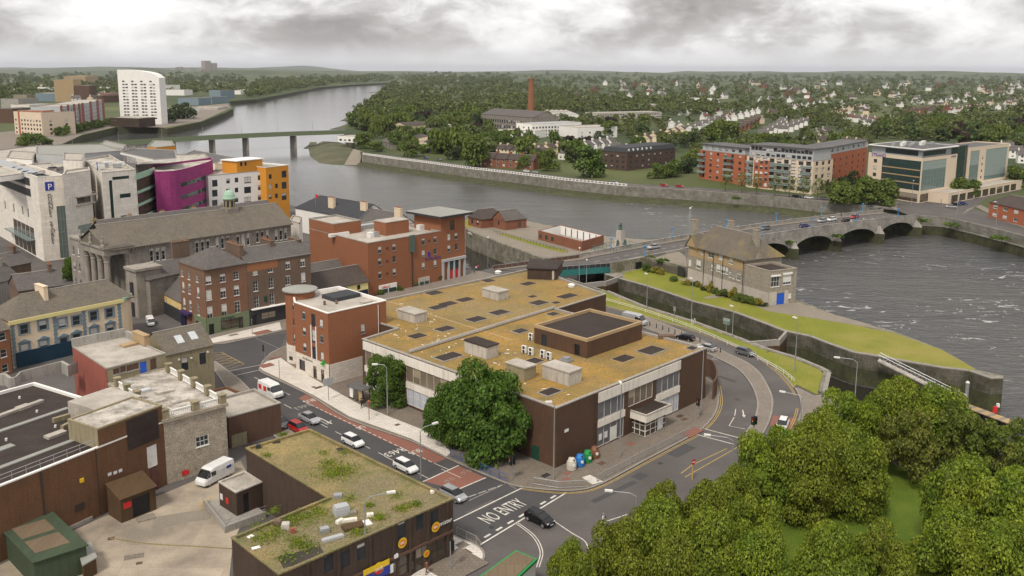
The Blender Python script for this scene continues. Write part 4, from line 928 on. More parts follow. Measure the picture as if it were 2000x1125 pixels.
def stone_base(a,b,zt,ops):                      # pale stone skin standing proud of the brick, with the same openings
    d = (Vector(b) - Vector(a)).normalized(); n = Vector((d.y,-d.x)) * .09; mb = MB(); wall_edge(mb,Vector(a) + n,Vector(b) + n,0,zt,[o for o in ops if o[1] + o[3] < zt - .1],.09)
    A,B = Vector(a),Vector(b); mb.face([(*(A + n),zt),(*(B + n),zt),(*B,zt),(*A,zt)]); mb.build('stone_base',M['marble'],pharm)
stone_base(a,b,zb,o_l); stone_base(F,ph_poly[1],zb,[])
uc = on_wall(613,660,a,b)[0]; band(pharm,a,b,uc - .95,uc - .68,zb,on_wall(611,636,a,b)[1],'white_wall',.1,'trim'); band(pharm,a,b,uc + .68,uc + .95,zb,on_wall(611,636,a,b)[1],'white_wall',.1,'trim')
wall_text('the pharmacy',pharm,a,b,on_wall(592,697,a,b)[0],zb - .75,.62,'concrete',.14)
ux = on_wall(636,706,a,b)[0]; cr_ = Vector(a) + du * ux + Vector((du.y,-du.x)) * .55
cx = MB().obox(tuple(cr_),A1,.3,.14,zb - .4,zb + .75,cx=True).obox(tuple(cr_),A1,1.05,.16,zb,zb + .35,cx=True).build('cross_sign',M['cross_green'],pharm)
# turret
tc_ = Vector(g2(586,574,pz_)); tr = 2.9; tz = pz_ + .9
tm = MB(); nn = 16; pts = [(tc_.x + tr * cos(2 * pi * i / nn),tc_.y + tr * sin(2 * pi * i / nn)) for i in range(nn)]
todo = []
for i in range(nn):
    p,q = pts[i],pts[(i + 1) % nn]; mid = math.degrees(atan2((p[1] + q[1]) / 2 - tc_.y,(p[0] + q[0]) / 2 - tc_.x)) % 360
    oo = [(.2,z,.7,1.5,'hotel') for z in (zb + .9,zb + 4.1,zb + 7.2)] if i in (11,) else []
    todo += [(p,q,o) for o in wall_edge(tm,p,q,zb,tz,oo)]
tw = tm.build('turret_wall',M['orange_brick'],pharm)
for p,q,o in todo: window(pharm,p,q,o)
MB().cyl(tc_,tr + .09,0,zb,16).build('turret_base',M['marble'],pharm)
MB().cyl(tc_,tr + .55,tz,tz + .18,16).cyl(tc_,tr + .55,tz + .18,tz + .75,16,.25).build('turret_roof',M['grey_deck'],pharm)
ub = Vector(pts[10]); uq = Vector(pts[11]); d_ = atan2(uq.y - ub.y,uq.x - ub.x); boxpart('shop_window',pharm,tuple((ub + uq) / 2),d_,1.0,.25,.8,2.6,'window_dark')
boxpart('roof_hatch',pharm,tuple(f0t + E1 * 10 - E2 * 2.0),A1,2.2,1.2,pz_ - .5,pz_ + .1,'pale_roof'); boxpart('roof_hatch',pharm,tuple(f0t + E1 * 9.5 - E2 * 9.5),A1,6,4.4,pz_ - .5,pz_ + .25,'blue_slate')
[MB().cyl(tuple(f0t + E1 * a_ - E2 * b_),.25,pz_ - .5,pz_ + .25,8).build('roof_cowl',M['old_brick'],pharm) for a_,b_ in ((6,6),(4,7))]
pipe(pharm,F,ph_poly[1],11.2,4,pz_ - .5,'white_plastic')
# door recess between pharmacy and offices
# ================================================================== GEORGIAN CORNER PUB
uz = 14.7; c1,c2,p0 = Vector(g2(398,526,uz)),Vector(g2(417,523,uz)),Vector(g2(349,510,uz))
pr_ = Vector(g2(481,513,uz)); pe = Vector(g2(606,494,uz))
dr = (pe - c2).normalized(); dlft = (c1 - p0).normalized(); nrm = Vector((-dr.y,dr.x))
pub_poly = [tuple(c1),tuple(c2),tuple(pr_),tuple(pr_ + nrm * 11.5),tuple(p0)]
ol = [win_px(pub_poly[4],c1,x,y,1.05,h,'sash') for x,y,h in ((356,532,1.8),(369,538,1.8),(385,543,1.8),(358,560,2.3),(370,564,2.3),(387,571,2.3),(360,592,2.5),(372,597,2.5),(388,604,2.7))]
oc = [win_px(c1,c2,x,y,1.25,h,'sash') for x,y,h in ((407,547,1.8),(408,576,2.3),(410,610,2.7))]
orr = [win_px(c2,pr_,x,y,1.25,h,'sash') for x,y,h in ((435,543,1.8),(461,538,1.8),(436,572,2.3),(462,567,2.3),(438,605,2.7),(464,599,2.7))]
pub = bld('corner_pub','four-storey red brick corner pub with sage green shopfront and slate hip roof',pub_poly,uz,'georgian_brick',None,{4: ol,0: oc,1: orr},cop='concrete')
base4 = [tuple(p0),tuple(p0 + dlft * (c1 - p0).length)]
q4 = [tuple(p0),tuple(c1 + (c1 - p0).normalized() * .6),tuple(pr_),tuple(pr_ + nrm * 11.5)]
rz4 = ccw([tuple(c1 + Vector((.6,.1))),tuple(pr_),tuple(pr_ + nrm * 11.5),tuple(p0)])
rf = pitched(pub,rz4,uz,3.4,'slate',(4.5,4.5),.25)
zs = on_wall(421,632,c1,c2)[1]; zs = 3.5
L_r = (pr_ - c2).length
# shopfront: sage timber with recessed windows
def shopfront(parent,a,b,z1,m,ops,proud=.22,name='shopfront'):
    d = (Vector(b) - Vector(a)).normalized(); n = Vector((d.y,-d.x)) * proud; mb = MB(); A,B = Vector(a) + n,Vector(b) + n
    done = wall_edge(mb,A,B,.02,z1,ops,.18); mb.face([(*A,z1),(*B,z1),(*Vector(b),z1),(*Vector(a),z1)]); mb.face([(*Vector(a),0),(*A,0),(*A,z1),(*Vector(a),z1)]); mb.face([(*B,0),(*Vector(b),0),(*Vector(b),z1),(*B,z1)])
    s = mb.build(name,M[m],parent)
    for o in done: window(parent,A,B,o)
shopfront(pub,c2,pr_,3.75,'sage',[(.9,.5,4.8,2.2,'shop'),(L_r - 2.6,.1,1.1,2.6,'shop')])
shopfront(pub,c1,c2,3.75,'sage',[(.35,.05,1.2,2.4,'door')]); shopfront(pub,tuple(p0 + dlft * ((c1 - p0).length * .55)),c1,3.75,'sage',[(.5,.6,1.6,1.9,'shop')])
wall_text('Jolly Duggans',pub,c2,pr_,.9,2.95,.62,'shop_blue',.26)
# right-hand half of the terrace
pub2_poly = [tuple(pr_ + dr * .03),tuple(pe),tuple(pe + nrm * 10),tuple(pr_ + nrm * 10 + dr * .03)]
o2 = [win_px(pr_,pe,x,y,w,h,'sash') for x,y,w,h in ((498,529,1.15,1.8),(528,524,1.15,1.8),(562,518,1.15,1.8),(591,513,1.15,1.8),(499,559,1.15,2.3),(529,553,1.15,2.3),(562,547,1.15,2.2),(592,541,1.15,2.2),(501,590,1.15,2.7),(531,584,1.15,2.7))]
pub2 = bld('brick_terrace','tall old brick terrace with patched orange parapet and black shopfront',pub2_poly,uz - .1,'old_brick',None,{0: o2})
bk = [pub2_poly[0],pub2_poly[1],tuple(Vector(pub2_poly[1]) + nrm * 9),tuple(Vector(pub2_poly[0]) + nrm * 9)]
pitched(pub2,bk,uz - .1,2.6,'slate',(0,0),.2,'old_brick')
Lp2 = (pe - pr_).length
band(pub2,pr_,pe,.1,Lp2 * .47,uz - 2.2,uz - .35,'patch_brick',.02,'brick_patch'); band(pub2,pr_,pe,0,Lp2,uz - .35,uz - .06,'concrete',.18,'cornice')
band(pub,c2,pr_,0,L_r,uz - .35,uz - .06,'old_brick',.18,'cornice'); band(pub,p0,c1,0,(c1 - p0).length,uz - .35,uz - .06,'old_brick',.18,'cornice'); band(pub,c1,c2,0,(c2 - c1).length,uz - .35,uz - .06,'old_brick',.18,'cornice')
shopfront(pub2,pr_,tuple(pr_ + dr * Lp2 * .62),3.7,'dark_metal',[(.6,.1,1.2,2.5,'door'),(3.0,.9,3.6,1.7,'shop'),(8.5,.9,2.6,1.7,'shop')])
band(pub2,pr_,pe,.6,Lp2 * .62,3.75,3.95,'white_wall',.9,'canopy'); band(pub2,pr_,pe,3.9,4.6,5.0,6.3,'green_door',.12,'hanging_crest')
chimney(pub2,tuple(pr_ + nrm * 5.5),atan2(nrm.y,nrm.x),7,.9,uz - 1,uz + 3.4,'old_brick',6); chimney(pub2,tuple(pr_.lerp(pe,.52) + nrm * 6),atan2(nrm.y,nrm.x),5,.8,uz - .5,uz + 3.2,'old_brick',5)
chimney(pub2,tuple(pe + nrm * 6 - dr * .6),atan2(nrm.y,nrm.x),5,.8,uz - .5,uz + 2.6,'old_brick',0); chimney(pub,tuple(p0.lerp(pr_,.2) + nrm * 6),A1,4,.8,uz,uz + 3.6,'old_brick',4)
MB().face([(*(pr_ + dr * 4 + nrm * 10),uz - 1.6),(*(pr_ + dr * 11 + nrm * 10),uz - 1.6),(*(pr_ + dr * 11 + nrm * 13),uz - .6),(*(pr_ + dr * 4 + nrm * 13),uz - .6)]).build('skylight',M['pale_glass'],pub2)
# little yellow shop tucked behind the pub
ys = [tuple(Vector(g2(307,566,8.2))),tuple(p0 - dlft * .1 + Vector((0,0))),]
yz = HT((353,631),(353,590)); ya = Vector(g2(307,566,yz)); yb_ = Vector(g2(353,590,yz)); yn = Vector((-(yb_ - ya).y,(yb_ - ya).x)).normalized()
yel_poly = [tuple(ya),tuple(yb_),tuple(yb_ + yn * 8),tuple(ya + yn * 8)]
yel = bld('yellow_shop','narrow yellow rendered shop with black shopfront and slate roof',yel_poly,yz,'yellow_render',None,{0: [win_px(ya,yb_,x,y,.8,1.8,'sash') for x,y in ((316,584),(325,589),(336,595),(347,600))]})
pitched(yel,yel_poly,yz,3.2,'slate',(0,0),.2,'yellow_render'); shopfront(yel,ya,yb_,2.9,'dark_metal',[(.5,.3,2.2,2.0,'shop'),(3.4,.1,1.1,2.3,'door')])
band(pub,p0,c1,.1,2.2,.05,3.6,'navy',.35,'blue_shopfront'); band(pub,p0,c1,1.0,5.2,3.2,3.7,'purple_awning',1.2,'awning')
# ================================================================== CREAM AND BLUE HOUSE
ca = Vector(g2(18,628,9.4)); cb_ = Vector(g2(238,584,9.4)); cd = (cb_ - ca).normalized(); cn = Vector((-cd.y,cd.x)); CL = (cb_ - ca).length
cpoly = [tuple(ca),tuple(cb_)] + [tuple(cb_ + cd * 3.2 * sin(t_) + cn * 3.2 * (1 - cos(t_))) for t_ in (.4,.8,1.2,1.57)] + [tuple(cb_ + cd * 3.2 + cn * 9),tuple(ca + cn * 11)]
oc_ = [win_px(ca,cb_,x,y,1.5,1.9,'blue') for x,y in ((47,643),(84,635),(122,631),(149,626),(183,617),(214,611))] + [win_px(ca,cb_,x,y,1.5,2.6,'blue') for x,y in ((49,684),(86,677),(125,672),(150,664),(184,652),(216,645))]
cream = bld('cream_house','long cream rendered house with blue quoins and window surrounds, slate roof and rounded end',cpoly,9.4,'cream_render',None,{0: oc_})
for o in oc_:
    u_,z_,w_,h_,_s = o
    for (x0,x1,za,zb_) in ((u_ - .35,u_ - .02,z_ - .1,z_ + h_ + .3),(u_ + w_ + .02,u_ + w_ + .35,z_ - .1,z_ + h_ + .3),(u_ - .02,u_ + w_ + .02,z_ + h_ + .02,z_ + h_ + .3)): band(cream,ca,cb_,x0,x1,za,zb_,'blue_trim',.1,'window_surround')
    if h_ > 2.3:
        d0 = Vector(ca) + cd * (u_ - .5) - cn * .25; d1 = d0 + cd * (w_ + 1.0); mm = (d0 + d1) / 2
        MB().face([(*d0,z_ + h_ + .32),(*d1,z_ + h_ + .32),(*mm,z_ + h_ + .95)]).face([(*d0,z_ + h_ + .32),(*mm,z_ + h_ + .95),(*(mm + cn * .25),z_ + h_ + .95),(*(d0 + cn * .25),z_ + h_ + .32)]).face([(*mm,z_ + h_ + .95),(*d1,z_ + h_ + .32),(*(d1 + cn * .25),z_ + h_ + .32),(*(mm + cn * .25),z_ + h_ + .95)]).build('pediment',M['blue_trim'],cream)
for px in (22,106,164,234):
    u_ = min(max(on_wall(px,620,ca,cb_)[0],.45),CL - .5)
    for k in range(22): band(cream,ca,cb_,u_ - (.4 if k % 2 else .28),u_ + (.4 if k % 2 else .28),.3 + k * .41,.3 + k * .41 + .38,'blue_trim',.06,'quoin')
band(cream,ca,cb_,-.2,CL + .3,8.7,9.45,'pale_yellow',.35,'gutter'); band(cream,ca,cb_,.6,CL * .55,.02,3.0,'shop_blue',.3,'shopfront')
rp4 = [tuple(ca),tuple(cb_ + cd * 2.6),tuple(cb_ + cd * 2.6 + cn * 9.5),tuple(ca + cn * 10)]; rf = pitched(cream,rp4,9.45,3.6,'old_slate',(4.5,3.5),.2)
for k in range(6):
    t0,t1 = 1.57 * k / 6,1.57 * (k + 1) / 6; f = lambda t_: cb_ + cd * 3.5 * sin(t_) + cn * (3.2 - 3.5 * cos(t_))
    MB().face([(*f(t0),8.9),(*f(t1),8.9),(*f(t1),9.6),(*f(t0),9.6)]).face([(*f(t0),9.6),(*f(t1),9.6),(*(f(t1) + cn * .4),9.6),(*(f(t0) + cn * .4),9.6)]).build('gutter',M['copper'],cream)
chimney(cream,tuple(ca.lerp(cb_,.37) + cn * 4.6),atan2(cn.y,cn.x),4.0,.8,9.4,14.2,'cream_render',0)
# brick house sliver at the frame edge
ba = Vector(g2(-60,660,9)); bb_ = Vector(g2(16,640,9)); bn_ = Vector((-(bb_ - ba).y,(bb_ - ba).x)).normalized()
bl_poly = [tuple(ba),tuple(bb_),tuple(bb_ + bn_ * 9),tuple(ba + bn_ * 9)]
bl = bld('brick_house','orange brick house with small white windows beside the cream house',bl_poly,8.8,'patch_brick',None,{0: [win_px(ba,bb_,x,y,1.2,1.5,'plain') for x,y in ((5,657),(7,690),(10,719))]}); pitched(bl,bl_poly,8.8,2.8,'old_slate',(0,0),.2,'patch_brick')
# ================================================================== YARD SIDE: STONE TOWER, BRICK WAREHOUSE, RED-WALLED HOUSE
tz_ = 9.5; tfl,tfr = Vector(g2(327,946)),Vector(g2(447,908)); td = (tfr - tfl).normalized(); tn = Vector((-td.y,td.x)); TLn = (tfr - tfl).length; TW = 21
tpoly = [tuple(tfl),tuple(tfr),tuple(tfr + tn * TW),tuple(tfl + tn * TW)]
tower = thing('stone_tower','square rubble stone building with a balustraded roof terrace above the yard','building',(*tfl.lerp(tfr,.5),0))
walls(tower,tpoly,-.05,tz_,'rubble',{0: [win_px(tfl,tfr,395,861,1.9,1.5,'casement')]})
MB().face([(*p,tz_ - .12) for p in inset(tpoly,.1)]).build('terrace',M['stained_roof'],tower)
MB().ring(inset(tpoly,-.28),.55,tz_ - .45,tz_ + .02).build('string_course',M['rubble'],tower)
def balus(parent,a,b,z,n,m='white_wall',h=.95):
    d = Vector(b) - Vector(a); ang = atan2(d.y,d.x); mid = (Vector(a) + Vector(b)) / 2; mb = MB().obox(tuple(mid),ang,d.length,.22,z + h - .16,z + h,cx=True).obox(tuple(mid),ang,d.length,.22,z,z + .12,cx=True)
    o = mb.build('balustrade',M[m],parent)
    for i in range(n): p = Vector(a) + d * (i + .5) / n; MB().lathe(tuple(p),[(.06,z + .12),(.09,z + .35),(.05,z + .6),(.07,z + h - .16)],6).build('baluster',M[m],o)
def pedestal(parent,p,z,ang,s=.9,h=1.25,m='olive_render'): MB().obox(tuple(p),ang,s,s,z,z + h,cx=True).obox(tuple(p),ang,s + .2,s + .2,z + h,z + h + .15,cx=True).build('pedestal',M[m],parent)
ta = atan2(td.y,td.x); ip = [Vector(p) for p in inset(tpoly,.35)]
for p in (ip[0],ip[1],ip[0].lerp(ip[1],.52)): pedestal(tower,p,tz_,ta)
balus(tower,ip[0] + td * .6,ip[0].lerp(ip[1],.52) - td * .6,tz_,12); balus(tower,ip[0].lerp(ip[1],.52) + td * .6,ip[1] - td * .6,tz_,12)
for i in range(5): q = ip[1].lerp(ip[2],i / 4.4); pedestal(tower,q,tz_,ta,.8,1.3) if i else None; q2 = ip[1].lerp(ip[2],(i + 1) / 4.4); balus(tower,q + tn * .6,q2 - tn * .6,tz_,10) if i < 4 else None
for i in range(1,4): q = ip[0].lerp(ip[3],.28 + i * .19); pedestal(tower,q,tz_,ta,.8,1.3); balus(tower,q + tn * .6,ip[0].lerp(ip[3],.28 + (i + 1) * .19) - tn * .6,tz_,9) if i < 3 else None
MB().obox(tuple(ip[0].lerp(ip[3],.16)),ta + R(90),6.0,.5,tz_,tz_ + .9,cx=True).build('parapet',M['olive_render'],tower)
for u_,v_,l,w,m in ((.25,.35,2.2,1.1,'pale_concrete'),(.5,.25,2.4,1.0,'pale_concrete'),(.3,.62,1.3,1.0,'skylight'),(.5,.5,2.6,1.2,'stained_roof'),(.2,.85,1.4,1.0,'skylight'),(.16,.15,1.6,1.2,'skylight')):
    boxpart('roof_light',tower,tuple(tfl + td * TLn * u_ + tn * TW * v_),ta,l,w,tz_ - .1,tz_ + .22,m)
# brick warehouse with black felt roof
wz = 9.2; wb = Vector(g2(134,1036)); wd = (tfl - wb).normalized(); w0_ = tfl - wd * 40; wn = Vector((-wd.y,wd.x))
wpoly = [tuple(w0_),tuple(tfl - wd * .05),tuple(tfl - wd * .05 + wn * 30),tuple(w0_ + wn * 34)]
ware = thing('brick_warehouse','big rust brick warehouse with flat black felt roof facing the yard','building',(*tfl.lerp(w0_,.4),0))
wu = lambda x,y: on_wall(x,y,w0_,tfl)[0]
walls(ware,wpoly,-.05,wz,'rust_brick',{0: [win_px(w0_,tfl,297,891,1.5,3.0,'board')]})
flat_roof(ware,wpoly,wz,'felt',.35,.35,'white_wall')
band(ware,w0_,tfl,wu(134,1030),40 - 11.5,.02,.5,'concrete',.15,'plinth')
bz = HT((197,900),(197,900)) if 0 else 11.6
bfl,bfr = Vector(g2(197,841,bz)),Vector(g2(323,807,bz)); bu0 = (Vector(bfl) - w0_).dot(wd); 
bx4 = [tuple(w0_ + wd * bu0),tuple(tfl - wd * .06),tuple(tfl - wd * .06 + wn * 6.2),tuple(w0_ + wd * bu0 + wn * 6.2)]
mbx = MB(); ww = wall_edge(mbx,bx4[0],bx4[1],wz + .1,bz,[]); 
for i in (1,2,3): wall_edge(mbx,bx4[i],bx4[(i + 1) % 4],wz - .3,bz)
bxo = mbx.build('roof_store',M['rust_brick'],ware); MB().face([(*p,bz - .1) for p in inset(bx4,.2)]).build('roof',M['stained_roof'],bxo); MB().ring(inset(bx4,-.05),.3,bz - .12,bz + .1).build('coping',M['olive_render'],bxo)
MB().kerbwall([tuple(Vector(bx4[0]) - wd * .01),bx4[3]],.02,wz - .3,bz - .1).build('side_wall',M['olive_render'],bxo)
lu0,lu1 = on_wall(248,850,w0_,tfl)[0],on_wall(309,830,w0_,tfl)[0]; zl = on_wall(250,880,w0_,tfl)[1]
band(ware,w0_,tfl,lu0,lu1,zl,bz - .3,'felt',.1,'louvre_panel')
MB().obox(tuple(w0_ + wd * (bu0 + 4.5) + wn * 6.2),atan2(wd.y,wd.x),6.8,7,wz - .3,bz - .35).build('roof_store',M['pale_roof'],ware)
for i,(px,l,h) in enumerate((((27,800),9,.3),((45,793),1.8,.35),((108,846),2.6,.3),((60,818),11,.12),((110,868),16,.1),((10,870),2,.1))):
    boxpart('roof_pipe' if l > 5 else 'roof_hatch',ware,g2(*px,wz),atan2(wd.y,wd.x) + (R(5) if i < 2 else 0),l,.8 if l > 5 else 1.2,wz - .35,wz - .3 + h,'grey_deck' if h < .2 else 'pale_roof')
for y0,y1,x0,x1 in ((822,797,105,190),(836,812,124,172)):
    a_,b_ = Vector(g2(x0,y0,wz)),Vector(g2(x1,y1,wz)); u_ = b_ - a_; MB().obox(tuple(a_),atan2(u_.y,u_.x),u_.length,.5,wz - .35,wz + .3).build('roof_upstand',M['olive_render'],ware)
for k,px in enumerate(((38,774),(72,801),(108,830),(12,856))): MB().cyl(g2(*px,wz),.16,wz - .35,wz,7).build('roof_vent',M['white_plastic'],ware)
# curvy parapet at the far side of the black roof
cpx = [(-10,731),(10,731),(20,739),(30,737),(40,726),(120,706),(134,714),(149,708)]
cpw = [g2(x,y + 22,wz - .35) for x,y in cpx]; mbp = MB()
for i in range(len(cpx) - 1):
    ha,hb = [HT((x,y + 22),(x,y),wz - .35) for x,y in (cpx[i],cpx[i + 1])]; a_,b_ = Vector(cpw[i]),Vector(cpw[i + 1]); n_ = Vector((.1,.5))
    mbp.face([(*a_,wz - .35),(*b_,wz - .35),(*b_,hb),(*a_,ha)]); mbp.face([(*a_,ha),(*b_,hb),(*(b_ + n_),hb),(*(a_ + n_),ha)]); mbp.face([(*(b_ + n_),wz - .35),(*(a_ + n_),wz - .35),(*(a_ + n_),ha),(*(b_ + n_),hb)])
mbp.build('scrolled_parapet',M['grey_render'],ware)
rl = MB(); fa = w0_ + wn * .5; fe = w0_ + wd * (bu0 - .5) + wn * .5
for z in (wz + .55,wz + 1.05): rl.tube([(*fa,z),(*fe,z)],.035,4)
rail = rl.build('guard_rail',M['steel'],ware)
for i in range(18): p = fa.lerp(fe,i / 17); MB().cyl(tuple(p),.03,wz,wz + 1.05,4).build('rail_post',M['steel'],rail)
for x,y in ((214,926),(225,923),(235,919)): u_,z_ = on_wall(x,y,w0_,tfl); band(ware,w0_,tfl,u_ - .25,u_ + .25,z_ - .2,z_ + .2,'sign_white',.05,'vent_cover')
u_,z_ = on_wall(159,938,w0_,tfl); band(ware,w0_,tfl,u_ - .25,u_ + .25,z_ - .25,z_ + .25,'sign_yellow',.2,'alarm_box'); u_,z_ = on_wall(156,991,w0_,tfl); band(ware,w0_,tfl,u_ - .7,u_ + .7,z_ - .5,z_ + .5,'dark_brown_brick',.03,'vent_grille')
pipe(ware,w0_,tfl,wu(82,950),.1,wz - .2,'dark_metal',.09); pipe(ware,w0_,tfl,wu(190,930),.1,wz,'dark_metal',.05); u_,z_ = on_wall(301,938,w0_,tfl); band(ware,w0_,tfl,u_ - .5,u_ + .5,.05,3.2,'maroon_glass',.15,'door')
u_,z_ = on_wall(362,923,tfl,tfr); band(tower,tfl,tfr,u_ - .5,u_ + .5,z_ - .35,z_ + .35,'red_sign',.05,'warning_sign')
# grey-roofed house with the red side wall and blue door
gz = 11.8
gA,gB,gC,gD = [Vector(g2(x,y,gz)) for x,y in ((208,720),(323,690),(244,656),(142,677))]
g_poly = [tuple(gA),tuple(gB),tuple(gC),tuple(gD)]
oG = [win_px(gA,gB,280,719,1.1,2.1,'bluedoor'),win_px(gA,gB,300,711,1.2,1.9,'brickup'),win_px(gA,gB,228,725,1.2,1.0,'brickup'),win_px(gA,gB,240,721,1.2,1.1,'brickup'),win_px(gA,gB,259,717,2.2,1.1,'brickup')]
gh = bld('red_walled_house','flat grey-roofed house with red rendered side wall and bright blue door',g_poly,gz,'olive_render','pale_roof',{0: oG},.12,'concrete',pw=.2)
MB().kerbwall([tuple(gD + Vector((-.02,-.02))),tuple(gA + Vector((-.02,-.02)))],-.06,-.05,gz - .12).build('red_wall',M['red_render'],gh)
MB().kerbwall([tuple(gD),tuple(gC)],.4,gz,gz + 1.3).kerbwall([tuple(gC),tuple(gC.lerp(gB,.5))],.5,gz,gz + .9).build('parapet',M['grey_render'],gh)
chimney(gh,tuple(gC.lerp(gB,.42)),atan2((gB - gC).y,(gB - gC).x),4.2,.9,gz,gz + 1.6,'tan_panel',0)
boxpart('roof_hatch',gh,tuple(gA.lerp(gC,.62) + (gB - gA) * .18),atan2((gB - gA).y,(gB - gA).x),2.4,1.5,gz - .1,gz + .25,'tan_panel')
# lean slate-roofed house with two roof windows
sA,sB = Vector(g2(323,694,9.2)),Vector(g2(416,673,9.2)); sd = (sB - sA).normalized(); sn = Vector((-sd.y,sd.x))
s_poly = [tuple(sA),tuple(sB),tuple(sB + sn * 9),tuple(sA + sn * 9)]
sh_ = bld('slate_cottage','stained olive cottage with slate roof and two roof windows',s_poly,9.2,'olive_render',None,{0: [win_px(sA,sB,361,711,1.2,2.3,'dark'),win_px(sA,sB,396,699,1.2,2.3,'dark')]})
srf = pitched(sh_,s_poly,9.2,3.0,'old_slate',(0,0),.15,'olive_render')
for u_,v_ in ((.42,.3),(.72,.32)):
    c_ = sA.lerp(sB,u_) + sn * 9 * v_ * .5 * 1.7; z_ = 9.2 + 3.0 * (v_ * 1.7 / 1.0) * .5 * 2 * .5; zz_ = 9.2 + 3.0 * (c_ - sA).dot(sn) / 4.5
    q_ = [c_ - sd * .65 - sn * .8,c_ + sd * .65 - sn * .8,c_ + sd * .65 + sn * .8,c_ - sd * .65 + sn * .8]
    MB().face([(*p,9.33 + 3.0 * (p - sA).dot(sn) / 4.5 * .95) for p in q_]).build('roof_window',M['skylight'],srf)
for x,y in ((349,702),(373,699),(405,687)): u_,z_ = on_wall(x,y,sA,sB); band(sh_,sA,sB,u_ - .12,u_ + .12,z_ - .12,z_ + .12,'sign_white',.3,'wall_lamp')
# two flat brick extensions on the street side of the stone tower
xz = HT((549,846),(548,787)); xF,xL = Vector(g2(548,787,xz)),Vector(g2(446,815,xz)); xd = (xF - xL).normalized(); xn = Vector((-xd.y,xd.x))
x_poly = [tuple(xL),tuple(xF),tuple(xF + xn * 8.6),tuple(xL + xn * 8.6)]
ext = bld('brick_extension','low brown brick extension with pale flat roof beside the street',x_poly,xz,'dull_brick','pale_roof',{},.35,'concrete')
band(ext,xL,xF,.3,(xF - xL).length * .32,.02,2.0,'olive_render',.1,'plinth')
e2A = [tuple(Vector(x_poly[3]) + xn * 1.2 + xd * 1.5),tuple(Vector(x_poly[2]) + xn * 1.2 - xd * 1.5),tuple(Vector(x_poly[2]) + xn * 6 - xd * 2),tuple(Vector(x_poly[3]) + xn * 6 + xd * .5)]
ext2 = bld('small_extension','small flat-roofed outbuilding between the cottage patio and the street',e2A,xz * .85,'dull_brick','pale_roof',{},.3,'rust_brick')
# ================================================================== FOREGROUND SHOP WITH THE WEEDY ROOF
fz = HT((886,1084),(885,974)); fC = Vector(g2(885,974,fz)); fA,fB,fD,fE,fF = [Vector(g2(x,y,fz)) for x,y in ((452,1050),(545,1122),(605,838),(480,875),(640,972))]
wd2 = (fC - fB).normalized(); 
f_poly = [tuple(fB),tuple(fC),tuple(fD),tuple(fE),tuple(fF),tuple(fA)]
FL = (fC - fB).length
of = [win_px(fB,fC,x,y,1.15,2.0,'fard') for x,y in ((642,1101),(675,1092),(706,1078),(785,1036),(820,1019),(849,1012))]
us_ = [on_wall(x,y,fB,fC)[0] for x,y in ((780,1105),(812,1090),(838,1078),(872,1060))]
of += [(us_[0] + .05,.5,us_[1] - us_[0] - .1,2.4,'shop'),(us_[1] + .05,.1,us_[2] - us_[1] - .1,2.8,'shop'),(us_[2] + .05,.5,us_[3] - us_[2] - .1,2.4,'shop')]
fg = bld('corner_shop','brown brick two-storey corner shop with weedy flat roof strewn with rubbish',f_poly,fz,'dark_brown_brick','weed_roof',{0: of},.25,'weed_roof')
for x in (600,660,722,768,800,836,874): u_ = on_wall(x,1090 - (x - 600) * .36,fB,fC)[0]; band(fg,fB,fC,u_ - .18,u_ + .18,.02,fz - .15,'dark_brown_brick',.12,'pilaster')
band(fg,fB,fC,0,FL,3.05,3.35,'dull_brick',.15,'string_course')
def disc(parent,a,b,px,r,m,m2,txt=None):
    u_,z_ = on_wall(*px,a,b); d = (Vector(b) - Vector(a)).normalized(); n = Vector((d.y,-d.x)); c = Vector(a) + d * u_ + n * .2
    o = MB().face([(*(c + d * r * cos(k * .4488)),z_ + r * sin(k * .4488)) for k in range(14)]).build('round_sign',M[m],parent)
    c2_ = c + n * .015; MB().face([(*(c2_ + d * r * .72 * cos(k * .4488)),z_ + r * .72 * sin(k * .4488)) for k in range(14)]).build('sign_face',M[m2],o)
    if txt: wall_text(txt,o,a,b,u_ - r * .55,z_ - r * .2,r * .6,'sign_white',.23)
disc(fg,fB,fC,(784,1059),.62,'sign_yellow','sign_orange','GO'); disc(fg,fB,fC,(849,1028),.62,'sign_yellow','sign_orange','GO'); disc(fg,fB,fC,(831,1080),.45,'sign_yellow','sign_orange')
u_,z_ = on_wall(862,1022,fB,fC); wall_text('mister',fg,fB,fC,u_ - .4,z_ - .2,.75,'sign_white',.16)
u_,z_ = on_wall(737,1112,fB,fC); band(fg,fB,fC,u_ - 2.0,u_ + 1.5,z_ - 1.0,z_ + .8,'sign_blue',.2,'hoarding'); band(fg,fB,fC,u_ - 2.0,u_ + 1.5,z_ + .1,z_ + .8,'sign_yellow',.23,'hoarding_stripe'); disc(fg,fB,fC,(737,1110),.8,'sign_yellow','red_sign','SALE')
u_,z_ = on_wall(766,1109,fB,fC); band(fg,fB,fC,u_ - .35,u_ + .35,z_ - .5,z_ + .5,'sign_white',.12,'notice'); u_,z_ = on_wall(772,1085,fB,fC); band(fg,fB,fC,u_ - .25,u_ + .25,z_ - .2,z_ + .2,'sign_white',.25,'floodlight')
